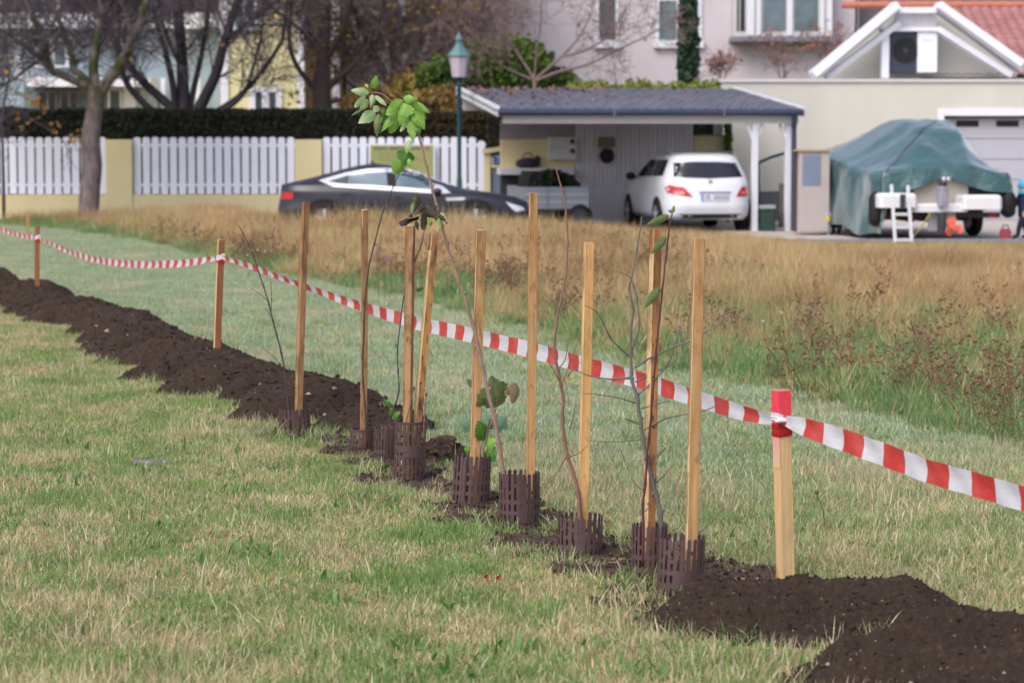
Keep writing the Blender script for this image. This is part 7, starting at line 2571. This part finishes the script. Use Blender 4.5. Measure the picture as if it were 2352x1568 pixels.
# branching grey sapling in the nearest guard
S = sapling('branching grey sapling spreading bare twigs beside the dark red stem', 7)
dS = GY[7] - .02
def c3(x, y): return (976 + x * .3478, 861 + y * .3478)
stem(S, 'stem', [(1519, 1320), (1521, 1280), c3(1565, 1050), c3(1552, 900), c3(1528, 790), c3(1500, 690), c3(1470, 560), c3(1440, 420), c3(1420, 290), c3(1400, 150), c3(1365, 20), c4(825, 1400), c4(820, 1275), c4(820, 1140), c4(835, 1000), c4(812, 870), c4(830, 790), c4(858, 620), c4(880, 510), c4(892, 420)], dS, 14, 2.4, 'grey', -.03, True, 8, 3)
BR = [[c4(818, 1300), c4(745, 1235), c4(690, 1170), c4(650, 1090), c4(600, 1010), c4(530, 975)], [c4(820, 1270), c4(858, 1170), c4(875, 1090), c4(858, 930), c4(840, 860), c4(812, 795), c4(730, 760)],
      [c4(845, 1365), c4(920, 1315), c4(990, 1280), c4(1100, 1230), c4(1190, 1200), c4(1290, 1140), c4(1390, 1080), c4(1450, 990)], [c4(858, 1540), c4(940, 1470), c4(1060, 1330), c4(1110, 1180), c4(1150, 1070)], [c4(850, 1455), c4(930, 1410), c4(1050, 1360), c4(1120, 1300)],
      [c4(820, 1430), c4(710, 1440), c4(560, 1415), c4(460, 1370)], [c3(1390, 185), c3(1280, 150), c3(1140, 128), c3(1040, 120)], [c3(1362, 15), c3(1200, 25), c3(1060, -5)], [c3(1428, 425), c3(1270, 440), c3(1080, 435)],
      [c3(1448, 362), c3(1580, 292), c3(1690, 265), c3(1850, 235), c3(1960, 180)], [c3(1430, 220), c3(1540, 190), c3(1625, 168)], [c3(1405, 322), c3(1355, 300), c3(1318, 284)], [c3(1476, 590), c3(1540, 540), c3(1592, 478)], [c3(1510, 725), c3(1580, 660), c3(1640, 590)], [c3(1470, 850), c3(1510, 810), c3(1540, 760)]]
for k, pts in enumerate(BR):
    stem(S, 'branch', pts, dS - .01, 5.0 if k < 4 else 3.6, 1.8, 'grey', -.12 + .06 * (k % 5), True, 6, 3)
stem(S, 'dry_stalk', [(1600, 1225), (1622, 1210), (1650, 1180), (1670, 1165)], dS + .2, 3.4, 1.6, 'grey', .1, False, 5)
# dark red stem with three leaves
S = sapling('dark red upright stem with three green leaves in the half hidden guard', 7)
dS = GY[7] - .07
stem(S, 'stem', [(1476, 1300), (1478, 1215), c3(1440, 860), c3(1455, 720), c3(1465, 560), c3(1478, 420), c3(1492, 290), c3(1502, 150), c3(1512, 20), c4(965, 1450), c4(978, 1270), c4(1000, 1060), c4(1018, 880), c4(1040, 680), c4(1056, 540), c4(1068, 450), c4(1082, 390)], dS, 6.5, 3.4, 'red', 0, True, 7, 3)
for pts in ([c3(1455, 760), c3(1410, 740), c3(1375, 690)], [c3(1470, 590), c3(1530, 530), c3(1590, 480)], [c3(1455, 900), c3(1500, 850)]):
    stem(S, 'twig', pts, dS, 2.4, 1.4, 'red', -.03, False, 5)
for k, (b, t, w, mt) in enumerate([(c4(1058, 412), c4(918, 472), 16, 'olive'), (c4(1080, 398), c4(1094, 348), 8, 'fresh'), (c4(1080, 395), c4(1055, 376), 5, 'olive'), (c4(1042, 545), c4(952, 650), 19, 'olive'), (c4(1004, 865), c4(908, 988), 20, 'olive')]):
    leaf(S, b, t, w * 1.1, dS - .02, mt, fold=.3, droop=.05, serr=.02, seed=160 + k, tilt=.2)

# ------------------------------------------------------------------ small things on the lawn
g = G(1010, 1062)
sd_ = thing('sod_clump', 'overturned clump of dark rooty sod behind the tall smooth guard', 'sod clump', (g.x, g.y + .08, 0))
mb = MB()
for (dx, dyy, dz, r) in ((0, 0, .06, .10), (.08, .02, .04, .075), (-.06, .03, .04, .06), (.03, .03, .10, .06)):
    mb.blob((dx, dyy, dz), r, 3, .22, (1.15, .9, .8))
mb.build('earth', M['soil'], sd_)
mb = MB()
for k in range(160):
    a, b = random.uniform(0, 6.28), random.uniform(-.1, 1.3)
    r = .11
    p = Vector((r * math.cos(a) * math.cos(b) + .02, r * math.sin(a) * math.cos(b), .06 + r * .8 * math.sin(b)))
    mb.tube([p, p * 1.06 + Vector((random.uniform(-.03, .03), random.uniform(-.03, .03), random.uniform(-.02, .02)))], [.0011, .0006], 3, cap=False)
mb.build('roots', plain('dry_root', C(120, 96, 76), .9), sd_, kind='stuff')
g = G(345, 1072)
pp = thing('plastic_tube', 'short grey plastic tube lying in the lawn on the left', 'tube', (g.x, g.y, .024), -.12)
mb = MB().tube([(-.10, 0, 0), (.0, -.01, .0), (.085, -.02, -.004)], [.018, .019, .019], 12); mb.build('tube_body', plain('grey_tube', C(112, 104, 114), .5, .25, 12), pp, smooth=True)
MB().lathe([(.024, -.008), (.024, .012)], (.09, -.02, -.004), 12, axis='X').build('collar', plain('grey_cap', C(128, 120, 128), .5), pp)
for k, (u, v) in enumerate(((1118, 1350), (1146, 1352))):
    g = G(u, v)
    t = thing('red_leaf', ('left one of two small rust red leaves in the lawn before the guards', 'right one of two small rust red leaves in the lawn before the guards')[k], 'leaf', (g.x, g.y, .05))
    rr = .011
    mb = MB().grid([[(rr * math.cos(a) * f, -.004 + .006 * f * math.sin(2 * a), rr * math.sin(a) * f) for a in np.linspace(0, 2 * PI, 13)[:-1]] for f in (1.0, .6, .15)], closed=True)
    mb.build('leaf_blade', plain('rust_red', C(150, 52, 30), .6, .2, 40), t, solid=.001)
    MB().tube([(0, 0, -rr), (.002, .004, -.05)], [.001, .001], 4).build('leaf_stalk', BARKS['red'], t)
g = G(1888, 1216)
t = thing('dandelion_stalk', 'single closed dandelion head on a thin stalk right of the red topped post', 'flower', (P(1896, 1130, g.y).x, g.y, 0))
zq = P(1876, 1130, g.y).z
xq = P(1876, 1130, g.y).x - t.location.x
MB().tube([(.0, 0, 0), (-.01, 0, zq * .5), (xq, 0, zq - .008)], .0018, 5).build('stalk', BARKS['red'], t)
MB().blob((xq, 0, zq), .010, 2, .15, (1, 1, 1.2)).build('flower_head', plain('closed_flower', C(96, 84, 48), .8), t)
